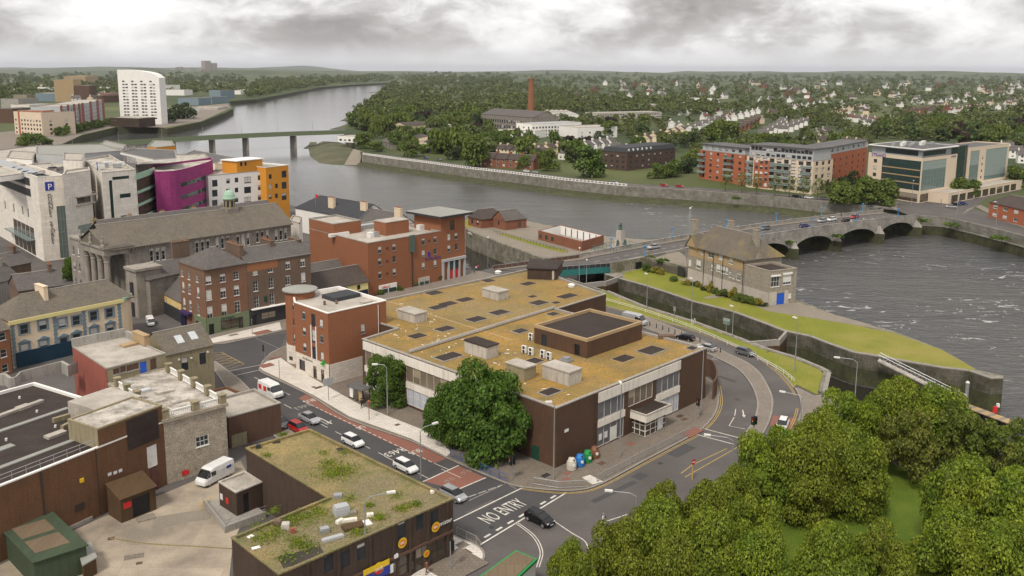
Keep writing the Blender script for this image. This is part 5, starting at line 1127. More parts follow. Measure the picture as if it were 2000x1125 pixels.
# substation hut and steps in the yard
hz_ = HT((459,1016),(460,962)) ; hF = Vector(g2(461,962,hz_)); hA = Vector(g2(427,941,hz_)); hR = Vector(g2(513,941,hz_))
h_poly = [tuple(hF),tuple(hR),tuple(hR + (hA - hF)),tuple(hA)]
hut = bld('brick_hut','small stained brick hut with flat concrete roof beside the yard ramp',h_poly,hz_,'dark_brown_brick','pale_roof',{0: [(1.0,.5,.9,2.6,'door')]},.2,'pale_concrete',cat='hut',pw=.2)
u_,z_ = on_wall(433,970,hA,hF); band(hut,hA,hF,u_ - .3,u_ + .3,z_ - .4,z_ + .4,'sign_white',.05,'notice'); u_,z_ = on_wall(444,978,hA,hF); band(hut,hA,hF,u_ - .3,u_ + .3,z_ - .4,z_ + .4,'red_sign',.05,'warning_sign')
rw_ = [g2(400,1000),g2(440,1045),g2(456,1048)]; ramp = thing('concrete_ramp','concrete ramp and low wall wrapping the brick hut','ramp',(*rw_[1],0))
MB().kerbwall([g2(396,985),g2(440,1042),g2(520,1012)],.25,0,.9).build('ramp_wall',M['concrete'],ramp); MB().face([(*g2(400,985),.5),(*g2(441,1040),.5),(*g2(520,1010),.5),(*g2(480,980),.5)]).build('ramp_floor',M['concrete'],ramp)
rr = MB(); [rr.tube([(*g2(396,985),z),(*g2(440,1042),z),(*g2(520,1012),z)],.03,4) for z in (1.3,1.7)]; rr.build('handrail',M['steel'],ramp)
yr = MB(); p,q = g2(393,996),g2(411,985); yr.tube([(*p,0),(*p,1.1),(*q,1.1),(*q,0)],.04,4).tube([(*p,.6),(*q,.6)],.03,4).build('yellow_guard',M['sign_yellow'],ramp)
# green corrugated shed
cz_ = HT((65,1190),(66,1098)); kF,kL,kR,kB = [Vector(g2(x,y,3.3)) for x,y in ((66,1099),(0,1030),(168,1066),(88,990))]
k_poly = [tuple(kF),tuple(kR),tuple(kB),tuple(kL)]
shed = bld('green_shed','green corrugated metal shed with two rusty roof panels',k_poly,3.3,'green_tin',None,{},cat='shed')
MB().prism(inset(k_poly,-.2),3.31,3.42).build('roof',M['green_tin'],shed)
du_,dv_ = kR - kF,kL - kF
for v0,v1 in ((.16,.47),(.55,.86)): MB().prism([kF + du_ * .14 + dv_ * v0,kF + du_ * .8 + dv_ * v0,kF + du_ * .8 + dv_ * v1,kF + du_ * .14 + dv_ * v1],3.425,3.445).build('roof_panel',M['rust_tin'],shed)
# brown timber store and little shed
tA,tB = Vector(g2(238,1022)),Vector(g2(306,995)); tdir = (tB - tA).normalized(); tnn = Vector((-tdir.y,tdir.x))
t_poly = [tuple(tA),tuple(tB),tuple(tB + tnn * 3.4),tuple(tA + tnn * 3.4)]
ts = bld('timber_store','brown timber lean-to store with dark double doors against the warehouse',t_poly,3.4,'timber',None,{0: [((tB - tA).length * .32,.05,2.4,2.7,'door')]},cat='shed')
MB().face([(*(tA - tnn * .3 - tdir * .2),3.3),(*(tB - tnn * .3 + tdir * .2),3.3),(*(tB + tnn * 3.4 + tdir * .2),4.4),(*(tA + tnn * 3.4 - tdir * .2),4.4)]).build('roof',M['timber'],ts)
MB().face([(*tA,3.35),(*(tA + tnn * 3.4),3.35),(*(tA + tnn * 3.4),4.35)][::-1]).build('gable',M['timber'],ts); MB().face([(*tB,3.35),(*(tB + tnn * 3.4),3.35),(*(tB + tnn * 3.4),4.35)]).build('gable',M['timber'],ts)
u_,z_ = on_wall(249,986,tA,tB); band(ts,tA,tB,u_ - .5,u_ + .5,z_ - .4,z_ + .4,'red_sign',.05,'warning_sign')
l4 = [g2(165,1135),g2(190,1120),g2(178,1090),g2(155,1100)]; ls = thing('meter_cupboard','narrow timber cupboard with white sloping lid by the green shed','cupboard',(*g2(172,1115),0)); MB().prism(l4,0,1.9).build('cabinet',M['timber'],ls); MB().prism(inset(ccw(l4),-.12),1.9,2.05).build('lid',M['grey_deck'],ls)
# kiosk with green edge at the bottom of the picture
kz = 3.6; kp = GP([(940,1125),(1008,1076),(1046,1092),(985,1150)],kz)
kk = thing('kiosk','flat tan-roofed kiosk trimmed with a bright green edge','kiosk',(*kp[0],0)); MB().prism(ccw(kp),0,kz - .3).build('wall',M['white_wall'],kk); MB().prism(inset(ccw(kp),-.15),kz - .3,kz).build('fascia',M['bottle_green'],kk); MB().prism(inset(ccw(kp),.1),kz,kz + .05).build('roof',M['rust_tin'],kk)
# ================================================================== CHURCH WITH PORTICO AND CUPOLA
zc = HT((240,612),(230,492)); pf = Vector(g2(230,492,zc)); pll = Vector(g2(178,457,zc)); pn = Vector(g2(276,481,zc))
zn = zc - .8; e0_,ne = Vector(g2(278,479,zn)),Vector(g2(568,437,zn))
nd = (ne - e0_).normalized(); fd = Vector((-nd.y,nd.x)); pf = pf + fd * (e0_ - pf).dot(fd)
FW = (pll - pf).length
NL = (ne - pf).dot(nd)
church = thing('stone_church','grey stone church with tall columned portico, long slate roof and green-domed cupola','church',(*pf,0))
body = [tuple(pf + nd * 6),tuple(pf + nd * NL),tuple(pf + nd * NL + fd * 15),tuple(pf + nd * 6 + fd * 15)]
ows = []
for x,y in ((308,498),(352,490),(396,482),(435,475),(475,470),(513,462),(549,459)):
    u_,z_ = on_wall(x,y,body[0],body[1])
    for k in (-1,0,1): ows.append((u_ + k * 1.55 - .45,z_ - 1.4,.9,2.7,'arch'))
walls(church,body,-.05,zn,'grey_stone',{0: ows})
for o in ows:
    d = Vector((nd.x,nd.y)); p = Vector(body[0]) + d * (o[0] + .45) + Vector((d.y,-d.x)) * .04; z_ = o[1] + o[3]
    MB().face([(*(p + d * .62 * cos(t_)),z_ + .62 * sin(t_)) for t_ in [i * pi / 7 for i in range(8)]]).build('arch_head',M['pale_concrete'],church)
roof4 = [tuple(pf + nd * 2),tuple(pf + nd * NL),tuple(pf + nd * NL + fd * 15),tuple(pf + nd * 2 + fd * 15)]
pitched(church,roof4,zn,5.2,'old_slate',(0,0),.5,'grey_stone')
back4 = [tuple(pf + nd * 8 + fd * 15.4),tuple(pf + nd * (NL + 6) + fd * 15.4),tuple(pf + nd * (NL + 6) + fd * 27),tuple(pf + nd * 8 + fd * 27)]
walls(church,back4,-.05,zn,'grey_stone'); pitched(church,back4,zn,4.0,'slate',(0,0),.4,'grey_stone','aisle_roof')
for k in range(5): chimney(church,tuple(pf + nd * (10 + k * 9.5) + fd * 27.6),atan2(nd.y,nd.x),1.2,.9,zn - 1,zn + 3.2,'olive_render',2)
mb = MB()
for k in range(60): p = pf + nd * (6.2 + (NL - 6.4) * k / 60) - fd * .3; mb.obox(tuple(p),atan2(nd.y,nd.x),.3,.35,zn - .55,zn - .2,cx=True)
mb.build('corbel_table',M['grey_stone'],church,kind='stuff')
# portico
ent = [tuple(pf),tuple(pf + nd * 7),tuple(pf + nd * 7 + fd * FW * .62),tuple(pf + fd * FW * .62)]
MB().prism(ccw(ent),zc - 2.2,zc - .5,True).prism(inset(ccw(ent),-.35),zc - .5,zc,True).build('entablature',M['ashlar'],church)
mid_ = pf + fd * FW * .31
MB().face([(*(pf - fd * .2),zc),(*mid_,zc + 3.4),(*(pf + fd * FW * .64),zc)][::-1]).face([(*(pf - fd * .3),zc + .05),(*(pf + nd * 7 - fd * .3),zc + .05),(*(mid_ + nd * 7),zc + 3.6),(*(mid_ - nd * .4),zc + 3.6)]).face([(*(mid_ - nd * .4),zc + 3.6),(*(mid_ + nd * 7),zc + 3.6),(*(pf + fd * FW * .66 + nd * 7),zc + .05),(*(pf + fd * FW * .66 - nd * .4),zc + .05)]).build('pediment',M['old_slate'],church)
for p in [pf + nd * 1.0 + fd * (1.0 + k * (FW * .62 - 2) / 3) for k in range(4)] + [pf + nd * 6 + fd * 1.0]:
    MB().lathe(tuple(p),[(1.0,0),(1.0,.5),(.8,.7),(.82,3),(.68,zc - 4.2),(.72,zc - 4),(.78,zc - 3.9),(.7,zc - 3.6),(1.05,zc - 2.4),(1.1,zc - 2.2)],14).build('column',M['ashlar'],church,True)
for p in (pf - nd * .1 + fd * .2,pf - nd * .1 + fd * FW * .6,mid_ - nd * .2):
    MB().lathe(tuple(p),[(.55,zc),(.55,zc + .5),(.35,zc + .7),(.45,zc + 1.5),(.28,zc + 2.1),(.3,zc + 2.5),(.05,zc + 2.9)],8).build('roof_statue',M['ashlar'],church) if p is not mid_ - nd * .2 else None
wing = [tuple(pf + nd * .8 + fd * FW * .63),tuple(pf + nd * 12 + fd * FW * .63),tuple(pf + nd * 12 + fd * FW * 1.02),tuple(pf + nd * .8 + fd * FW * 1.02)]
wing = ccw(wing); i_ = max(range(4),key=lambda i: -((Vector(wing[i]) + Vector(wing[(i + 1) % 4])) / 2 - pf).dot(nd))
walls(church,wing,-.05,zc - .4,'ashlar',{i_: [(u_,z_,1.0,2.2,'plain') for u_ in (1.2,4.2) for z_ in (2.0,6.2,10.2)]}); MB().prism(inset(wing,-.3),zc - .4,zc + .1).build('cornice',M['ashlar'],church)
pd_ = pf + nd * 6.9 + fd * FW * .3; boxpart('door',church,tuple(pd_),atan2(fd.y,fd.x),2.4,.3,0,5.0,'green_door')
cu = pf + nd * on_wall(449,420,tuple(pf + fd * 7.5),tuple(ne + fd * 7.5))[0] + fd * 7.5; ang = atan2(nd.y,nd.x)
cupola = MB().obox(tuple(cu),ang,3.4,3.4,zn + 3,zn + 5.4,cx=True).build('cupola',M['grey_stone'],church)
cpts = [(cu.x + 1.55 * cos(ang + pi / 8 + i * pi / 4),cu.y + 1.55 * sin(ang + pi / 8 + i * pi / 4)) for i in range(8)]
cm = MB(); dd = []
for i in range(8): dd += [(cpts[i],cpts[(i + 1) % 8],o) for o in wall_edge(cm,cpts[i],cpts[(i + 1) % 8],zn + 5.4,zn + 7.9,[(.28,zn + 5.7,.62,1.7,'louvre')])]
cm.build('belfry',M['olive_render'],church); [window(church,*q) for q in dd]
MB().lathe(tuple(cu),[(1.9,zn + 7.9),(1.9,zn + 8.2),(1.65,zn + 8.3),(1.5,zn + 9.1),(1.1,zn + 9.8),(.5,zn + 10.2),(.1,zn + 10.4),(.05,zn + 11.1)],16).build('dome',M['copper'],church,True)
# side chapel beneath the church wall
ha = Vector(g2(292,546,9.0)); hb = Vector(g2(349,533,9.0)); hd = (hb - ha).normalized(); hn = Vector((-hd.y,hd.x))
ch_poly = [tuple(ha),tuple(hb + hd * 4),tuple(hb + hd * 4 + hn * 8),tuple(ha + hn * 8)]
chap = bld('side_chapel','low grey stone chapel with dark slate roof wedged between church and pub',ch_poly,9.0,'grey_stone',None,{},cat='chapel'); pitched(chap,ch_poly,9.0,2.6,'slate',(3,0),.3,'grey_stone')
xa = Vector(g2(265,527,11.5)); c4 = [tuple(xa),tuple(xa + nd * 6),tuple(xa + nd * 6 + fd * 5),tuple(xa + fd * 5)]; c4 = ccw(c4)
chq = MB().prism(c4,0,11.0).prism(inset(c4,-.4),11.0,11.6).build('chapel_front',M['ashlar'],chap); MB().obox(tuple(xa + fd * 2.4 - nd * .1),atan2(fd.y,fd.x),1.4,.3,4.8,8.2,cx=True).obox(tuple(xa + fd * 2.4 - nd * .1),atan2(fd.y,fd.x),1.2,.3,0,3.4,cx=True).build('niche',M['dark_metal'],chap)
# ================================================================== RED BRICK HOTEL BY THE BRIDGE
hz1 = HT((722,580),(718,475)); hF = Vector(g2(718,475,hz1)); hR = Vector(g2(861,451,hz1)); hL = Vector(g2(604,446,hz1)); hl_ = (hL - hF)
hr_ = (hR - hF).normalized(); HR = (hR - hF).length
hot_poly = [tuple(hF),tuple(hR),tuple(hR + hl_ * .86),tuple(hF + hl_)]
oh = [win_px(hF,hR,560 + x / 5,360 + y / 5,1.1,1.7,'hotel') for x,y in ((910,640),(1050,615),(910,755),(1050,730),(912,885),(1052,855),(1335,560),(1450,540),(1335,675),(1450,650),(1335,795),(1450,770))]
hotel = bld('brick_hotel','orange-red brick hotel with square flat-topped tower beside the bridge',hot_poly,hz1,'hotel_brick','pale_roof',{0: oh},.5,'concrete')
def entrance(x0,y0,x1,y1,m,sign=None):
    (u0,z0),(u1,z1) = on_wall(x0,y1,hF,hR),on_wall(x1,y0 + 6,hF,hR); zt_ = z1
    band(hotel,hF,hR,u0,u1,.02,zt_,m,.25,'entrance_surround'); w_ = (u1 - u0 - .9) / 2
    for k in range(2): band(hotel,hF,hR,u0 + .3 + k * (w_ + .3),u0 + .3 + k * (w_ + .3) + w_,.05,zt_ - 1.1,'dark_glass',.28,'door')
    if sign: wall_text(sign,hotel,hF,hR,u0 + .8,zt_ - .85,.75,'red_sign',.3)
entrance(740,545,774,572,'white_wall','CIRILLO'); entrance(817,533,838,555,'pale_concrete')
wall_text('the Pier Hotel',hotel,hF,hR,on_wall(830,508,hF,hR)[0],on_wall(830,509,hF,hR)[1],.95,'sign_blue',.1)
ux_,zx_ = on_wall(838,500,hF,hR); band(hotel,hF,hR,ux_ - .4,ux_ + .4,zx_ - .2,zx_ + 1.1,'sign_purple',.08,'emblem')
ux_,zx_ = on_wall(804,470,hF,hR); band(hotel,hF,hR,ux_ - .7,ux_ + .7,zx_ - 3.0,zx_ + 1.6,'green_glass',.5,'glazed_sign'); pipe(hotel,hF,hR,ux_,.1,zx_ - 3,'dark_metal',.12)
for x,y in ((756,485),(756,510),(756,534),(838,470)): ux_,zx_ = on_wall(x,y,hF,hR); band(hotel,hF,hR,ux_ - .25,ux_ + .25,zx_ - .25,zx_ + .25,'dark_metal',.1,'vent')
tA_ = hR; tB_ = Vector(g2(908,443,hz1)); tl = (tB_ - tA_).length; tdr = (tB_ - tA_).normalized(); tnr = Vector((-tdr.y,tdr.x)); tzh = hz1 + 3.6
to_poly = [tuple(tA_),tuple(tB_),tuple(tB_ + tnr * 11),tuple(tA_ + tnr * 11)]
ot = [win_px(tA_,tB_,560 + x / 5,360 + y / 5,1.1,1.7,'hotel') for x,y in ((1585,515),(1655,505),(1585,625),(1655,610))] + [win_px(tA_,tB_,883,440,1.7,2.6,'shop')]
walls(hotel,to_poly,-.05,tzh,'hotel_brick',{0: ot},'tower_wall')
MB().prism(inset(to_poly,-1.6),tzh + .02,tzh + .6,True).build('tower_roof',M['dark_metal'],hotel); MB().prism(inset(to_poly,-1.7),tzh + .6,tzh + .7).build('tower_deck',M['grey_deck'],hotel)
band(hotel,tA_,tB_,.1,tl - .1,5.2,5.9,'apt_grey',.6,'cornice')
for k in range(5): uu = .5 + (tl - 1) * k / 4; band(hotel,tA_,tB_,uu - .3,uu + .3,.02,5.2,'apt_grey',.45,'pilaster')
band(hotel,tA_,tB_,tl * .3,tl * .72,.05,2.6,'red_sign',.15,'door'); band(hotel,tA_,tB_,tl * .28,tl * .74,2.9,5.0,'dark_glass',.35,'upper_window')
hlu = hl_.normalized(); b4 = [tuple(hF + hlu * (hl_.length - 12.5)),tuple(hF + hlu * (hl_.length - 12.5) + hr_ * 9),tuple(hF + hl_ + hr_ * 9),tuple(hF + hl_)]
b4 = ccw(b4); walls(hotel,inset(b4,-.02),hz1 - 1,hz1 + 2.8,'hotel_brick',name='roof_block'); flat_roof(hotel,b4,hz1 + 2.8,'pale_roof',.4,.3)
lc = Vector(g2(765,455,hz1 - .5)); MB().obox(tuple(lc),atan2(hr_.y,hr_.x),8,5,hz1 - .5,hz1 + 3,cx=True).build('lift_tower',M['hotel_brick'],hotel); MB().obox(tuple(lc),atan2(hr_.y,hr_.x),8.2,5.2,hz1 + 3,hz1 + 3.2,cx=True).build('lift_roof',M['pale_roof'],hotel)
for i,(px,l,w,h) in enumerate((((662,457),6,1.2,.8),((708,444),8,2.2,1.2),((724,460),1.5,1.5,1.4),((733,459),1.5,1.5,1.4),((690,447),3,2,1.5),((760,437),5,3,1.4),((822,445),2,1.6,1.4))):
    boxpart('roof_plant',hotel,g2(*px,hz1),atan2(hr_.y,hr_.x),l,w,hz1 - .5,hz1 - .5 + h,'white_plastic' if i % 2 == 0 else 'steel')
# white clubhouse behind it
wz_ = 8.6; wA,wB = Vector(g2(577,405,wz_)),Vector(g2(700,428,wz_)); wdd = (wB - wA).normalized(); wnn = Vector((-wdd.y,wdd.x)); WLn = (wB - wA).length
cl_poly = [tuple(wA),tuple(wB),tuple(wB + wnn * 13),tuple(wA + wnn * 13)]
club = bld('white_clubhouse','white rendered riverside clubhouse with dark slate roof and cream chimneys',cl_poly,wz_,'white_wall',None); pitched(club,cl_poly,wz_,4.2,'blue_slate',(6,0),.3,'white_wall')
c2_poly = [tuple(wB + wdd * .05),tuple(wB + wdd * 15),tuple(wB + wdd * 15 + wnn * 11),tuple(wB + wdd * .05 + wnn * 11)]
walls(club,c2_poly,-.05,wz_ - .6,'white_wall',name='annex_wall'); pitched(club,c2_poly,wz_ - .6,3.6,'slate',(0,0),.3,'white_wall','annex_roof')
for x,y in ((648,392),(711,401),(778,412)): q = Vector(g2(x,y,wz_ + 4)); chimney(club,tuple(q),atan2(wdd.y,wdd.x),3.0,1.0,wz_,wz_ + 4.8,'cream_render',6)
rh = thing('red_figure','small red flag on the ridge of the white clubhouse','flag',(*g2(616,390,12.5),12.2)); q = g2(616,390,12.5); MB().cyl(q,.06,wz_ + 2,14.5,5).build('flag_pole',M['grey_metal'],rh); MB().face([(q[0],q[1],13.2),(q[0] + .9,q[1] + .2,13.0),(q[0] + .9,q[1] + .2,14.2),(q[0],q[1],14.4)]).build('flag',M['red_sign'],rh)
# small slate-roofed shop between pub and hotel
ma,mb_ = Vector(g2(622,556,4.6)),Vector(g2(719,548,4.6)); md = (mb_ - ma).normalized(); md = E1 * 1.0; mn = Vector((-md.y,md.x)); ma = Vector(g2(719,549,4.6)) - md * 21
m_poly = [tuple(ma),tuple(ma + md * 21),tuple(ma + md * 21 + mn * 9),tuple(ma + mn * 9)]
ms_ = bld('yellow_cottage','low pale yellow cottage with dark slate roof against the hotel wall',m_poly,4.6,'pale_yellow',None,{0: rows(5,1,20,1.0,1.2,(2.9,),'dark')}); pitched(ms_,m_poly,4.6,3.6,'brown_tile',(0,0),.25,'pale_yellow'); band(ms_,m_poly[0],m_poly[1],.2,20.8,.02,2.6,'navy',.15,'shopfront')
m2 = [tuple(Vector(m_poly[3]) + mn * .1),tuple(Vector(m_poly[2]) + mn * .1),tuple(Vector(m_poly[2]) + mn * 9),tuple(Vector(m_poly[3]) + mn * 9)]
ms2 = bld('rear_cottage','grey slate-roofed rear range with three roof windows behind the yellow cottage',m2,5.4,'olive_render',None); r2_ = pitched(ms2,m2,5.4,2.8,'slate',(0,0),.2,'olive_render')
for k in range(3): c_ = Vector(m2[0]) + md * (7 + k * 1.6) + mn * 2; MB().face([(*(c_ + md * a_ + mn * b_),5.5 + 2.8 * (2 + b_) / 4.5) for a_,b_ in ((-.45,-.8),(.45,-.8),(.45,.8),(-.45,.8))]).build('roof_window',M['skylight'],r2_)
# ================================================================== SHOPPING CENTRE ACROSS THE STREET
DZ = HT((87,511),(75,346)); dc = Vector(g2(87,511)); dl0 = Vector(g2(0,322,DZ)); dld = (dl0 - dc).normalized(); dr0 = Vector(g2(99,344,DZ)); drd = (dr0 - dc).normalized()
drd = Vector((dld.y,-dld.x)); drd = drd if drd.y > 0 else -drd
mall = thing('shopping_centre','cream panelled shopping centre with rooftop car park and tall vertical sign','building',(*dc,0))
mp = ccw([tuple(dc),tuple(dc + drd * 7.5),tuple(dc + drd * 7.5 + dld * 55),tuple(dc + dld * 55)])
il_ = next(i for i in range(4) if (Vector(mp[i]) - dc).length < .1)
def edge_of(poly,p,q): return next(i for i in range(len(poly)) if {tuple(np.round(poly[i],3)),tuple(np.round(poly[(i + 1) % len(poly)],3))} == {tuple(np.round(p,3)),tuple(np.round(q,3))})
ie = edge_of(mp,tuple(dc + dld * 55),tuple(dc)); a_,b_ = mp[ie],mp[(ie + 1) % 4]; U = lambda x,y: on_wall(x,y,a_,b_)[0]
om = [win_px(a_,b_,x,y,1.5,2.8,'slot') for x,y in ((-12,395),(10,400),(27,406),(44,411),(55,416))]
ue = U(59,365)
om += [(1,DZ - 6.9,ue - 1,2.4,'louvre'),(1,DZ - 3.6,ue - 1,2.4,'louvre')] + [(ue - 5 - k * 5 + .1,.3,4.8,8.6,'shop') for k in range(5)]
walls(mall,mp,-.05,DZ,'cream_panel',{ie: om,edge_of(mp,tuple(dc),tuple(dc + drd * 7.5)): [(4.5,.4,2.8,DZ - 9.5,'greenwall')]}); flat_roof(mall,mp,DZ,'pale_roof',1.0,.4,'cream_panel','car_deck')
band(mall,a_,b_,ue - 28,ue + .5,5.2,5.5,'pale_glass',2.2,'canopy')
MB().face([(*(Vector(a_)),DZ + .1),(*(Vector(a_).lerp(Vector(b_),ue / 55)),DZ + .1),(*(Vector(a_).lerp(Vector(b_),ue / 55) + drd * 3),DZ + .8),(*(Vector(a_) + drd * 3),DZ + .8)]).build('eaves_roof',M['steel'],mall)
i2 = edge_of(mp,tuple(dc),tuple(dc + drd * 7.5)); sa,sb2 = mp[i2],mp[(i2 + 1) % 4]
for k,ch in enumerate('DUNNES STORES'):
    if ch != ' ': wall_text(ch,mall,sa,sb2,2.3,DZ - 6.3 - k * 1.17,1.6,'black',.12)
band(mall,sa,sb2,1.9,4.3,DZ - 4.2,DZ - 1.6,'sign_blue',.12,'parking_sign'); wall_text('P',mall,sa,sb2,2.5,DZ - 3.9,2.5,'sign_white',.16)
# glass link and second tower
p1 = dc + drd * 7.55; gl4 = ccw([tuple(p1),tuple(p1 + drd * 8),tuple(p1 + drd * 8 + dld * 20),tuple(p1 + dld * 20)]); ig = edge_of(gl4,tuple(p1),tuple(p1 + drd * 8))
walls(mall,inset(gl4,.01),-.05,DZ - 6,'cream_panel',{ig: [(.2,.4,7.5,DZ - 9.5,'greenwall')]},'link_wall')
MB().prism(inset(gl4,-.4),DZ - 6,DZ - 5.7,True).build('link_roof',M['steel'],mall)
z2 = DZ + 1.6; t2a = Vector(g2(122,341,z2)); t2d = (Vector(g2(176,333,z2)) - t2a).normalized(); t2n = Vector((-t2d.y,t2d.x)); T2 = (Vector(g2(176,333,z2)) - t2a).length
t2v = t2a.normalized() * 11; t2 = [tuple(t2a),tuple(t2a + t2d * T2),tuple(t2a + t2d * T2 + t2v),tuple(t2a + t2v + t2d * 1.2)]
tw2 = thing('panelled_tower','cream panelled tower with corner window and green glass foot','building',(*t2a,0))
walls(tw2,t2,-.05,z2,'cream_panel',{0: [(T2 * .44,z2 - 9.3,T2 * .5,1.9,'shop'),(T2 * .4,.3,T2 * .58,z2 - 16,'greenwall')]}); flat_roof(tw2,t2,z2,'pale_roof',.4,.3,'pale_concrete')
band(tw2,t2[0],t2[1],T2 * .4,T2 + 1.2,z2 - 7.3,z2 - 7.0,'pale_concrete',1.0,'hood'); band(tw2,t2[0],t2[1],T2 * .4,T2 + .8,z2 - 9.8,z2 - 9.4,'pale_concrete',.6,'sill')
z3 = DZ + 1.0; t3a = Vector(g2(162,311,z3)); t3b = Vector(g2(199,337,z3)); t3c = Vector(g2(265,331,z3)); t3 = [tuple(t3a),tuple(t3b),tuple(t3c),tuple(t3c + (t3a - t3b) * 1.2),tuple(t3a + (t3c - t3b) * .3 + (t3a - t3b) * .3)]
t3 = t3[:4]; tw3 = thing('tall_panelled_block','tall cream panelled block with black L-shaped window band and stained top','building',(*t3b,0)); L3 = (t3c - t3b).length
walls(tw3,t3,-.05,z3,'cream_panel',{1: [(L3 * .18,3,L3 * .1,z3 - 5.6,'slot'),(L3 * .29,z3 - 2.6,L3 * .5,.95,'slot'),win_px(t3b,t3c,245,382,3.6,1.3,'slot'),win_px(t3b,t3c,247,425,3.6,1.6,'slot')]}); flat_roof(tw3,t3,z3,'stained_roof',.5,.4,'pale_concrete')
u_,z_ = on_wall(190,325,t3a,t3b); band(tw3,t3a,t3b,u_ - 1,u_ + 1,z_ - 1.2,z_ + 1.2,'sign_blue',.12,'parking_sign'); wall_text('P',tw3,t3a,t3b,u_ - .5,z_ - .9,2.2,'sign_white',.16)
for k in range(5): boxpart('roof_plant',tw3,tuple(t3b.lerp(t3c,.15 + k * .17) + (t3a - t3b) * (.3 + .1 * (k % 3))),A1,2.2,1.5,z3 - .4,z3 + .9,'steel' if k % 2 else 'white_plastic')
# maroon bay with glass balconies
q0 = t3c.copy(); q1 = Vector(g2(304,336,z3 - 3)); bay4 = [tuple(q0 + (q1 - q0) * .02),tuple(q1),tuple(q1 + Vector((-6,14))),tuple(q0 + Vector((-6,14)))]
bay = thing('balcony_bay','maroon glazed stair bay with curved green glass balconies between cream and purple blocks','building',(*q0,0)); BL = (Vector(bay4[1]) - Vector(bay4[0])).length
walls(bay,bay4,-.05,z3 - 3,'dark_brown_brick',{0: [(.3,z_,BL - .6,3.0,'shop') for z_ in (1,5,9,13,17)]})
for z_ in (z3 - 3.2,z3 - 7.6,z3 - 11.6,z3 - 15.8): 
    cv = [(*(Vector(bay4[0]).lerp(Vector(bay4[1]),k / 6) + Vector((.25,-1)) * (.5 + 1.4 * sin(pi * (k + .8) / 7.5))),) for k in range(7)]
    MB().kerbwall(cv,.12,z_,z_ + (1.9 if z_ > z3 - 4 else .9)).build('glass_balcony',M['copper'],bay); MB().face([(*p,z_) for p in cv] + [(*bay4[1],z_),(*bay4[0],z_)]).build('balcony_slab',M['concrete'],bay)
# purple drum
pzz = z3 - 2.2; pa,pm_,pb_ = Vector(g2(302,336,pzz)),Vector(g2(352,331,pzz)),Vector(g2(411,315,pzz))
cvv = smooth_line([tuple(pa),tuple(pm_ + Vector((.5,-1.5))),tuple(pb_),tuple(pb_ + Vector((-4,13)))],5); drum_p = cvv + [tuple(pa + Vector((-9,20)))]
drum = thing('purple_block','curved purple rendered block with dark slot windows','building',(*pm_,0)); do = {}
walls(drum,drum_p,-.05,pzz,'purple'); flat_roof(drum,drum_p,pzz,'stained_roof',.6,.3,'purple')
for zz1 in (pzz - 5.6,pzz - 9.7,pzz - 13.8,pzz - 17.9):
    for i in range(5,9):
        a1,b1 = Vector(cvv[i]),Vector(cvv[i + 1]); n1 = Vector(((b1 - a1).y,-(b1 - a1).x)).normalized() * .05; MB().face([(*(a1 + n1),zz1),(*(b1 + n1),zz1),(*(b1 + n1),zz1 + 1.3),(*(a1 + n1),zz1 + 1.3)]).build('slot_window',M['dark_glass'],drum)
# white apartments and orange apartments
az = 20.0; aa,ab_ = Vector(g2(406,343,az)),Vector(g2(517,333,az)); ad = (ab_ - aa).normalized(); an = Vector((-ad.y,ad.x)); AL = (ab_ - aa).length
ap_poly = [tuple(aa),tuple(ab_),tuple(ab_ + an * 14),tuple(aa + an * 14)]
oa = [win_px(aa,ab_,300 + x / 5,340 + y / 5 + k * 19.5,w,h,'dark2') for k in range(4) for x,y,w,h in ((598,90,2.1,2.4),(727,68,1.4,1.7),(810,58,1.4,1.7),(918,58,2.8,2.4),(1035,35,1.4,1.8))]
apt_w = bld('white_apartments','white rendered apartment block with square dark windows facing the church',ap_poly,az,'white_wall','pale_roof',{0: oa},.4,'concrete')
oz = 21.5; oa_,ob_ = Vector(g2(519,327,oz)),Vector(g2(563,322,oz)); od = (ob_ - oa_).normalized(); on = Vector((-od.y,od.x)); OL = (ob_ - oa_).length
or_poly = [tuple(oa_),tuple(ob_),tuple(ob_ + on * 14),tuple(oa_ + on * 14)]
oo_ = [win_px(oa_,ob_,x,y + k * 19.5,1.4,1.7,'dark') for k in range(4) for x,y in ((528,345),(540,363 if k == 0 else 363))][:8] + [win_px(oa_,ob_,555,340 + k * 22,2.4,2.6,'fard') for k in range(3)]
apt_o = bld('orange_apartments','bright orange rendered apartment block on the river side',or_poly,oz,'orange_render','grey_deck',{0: oo_},.4,'white_wall')
b2_ = [tuple(oa_ + on * 5 - od * 9),tuple(oa_ + on * 5 + od * 3),tuple(oa_ + on * 13 + od * 3),tuple(oa_ + on * 13 - od * 9)]; walls(apt_o,b2_,10,oz + 2.6,'orange_render',{0: rows(2,1,5,1,1.4,(oz + .8,),'dark')},'penthouse'); MB().prism(inset(b2_,-.5),oz + 2.6,oz + 2.9,True).build('penthouse_roof',M['white_wall'],apt_o)
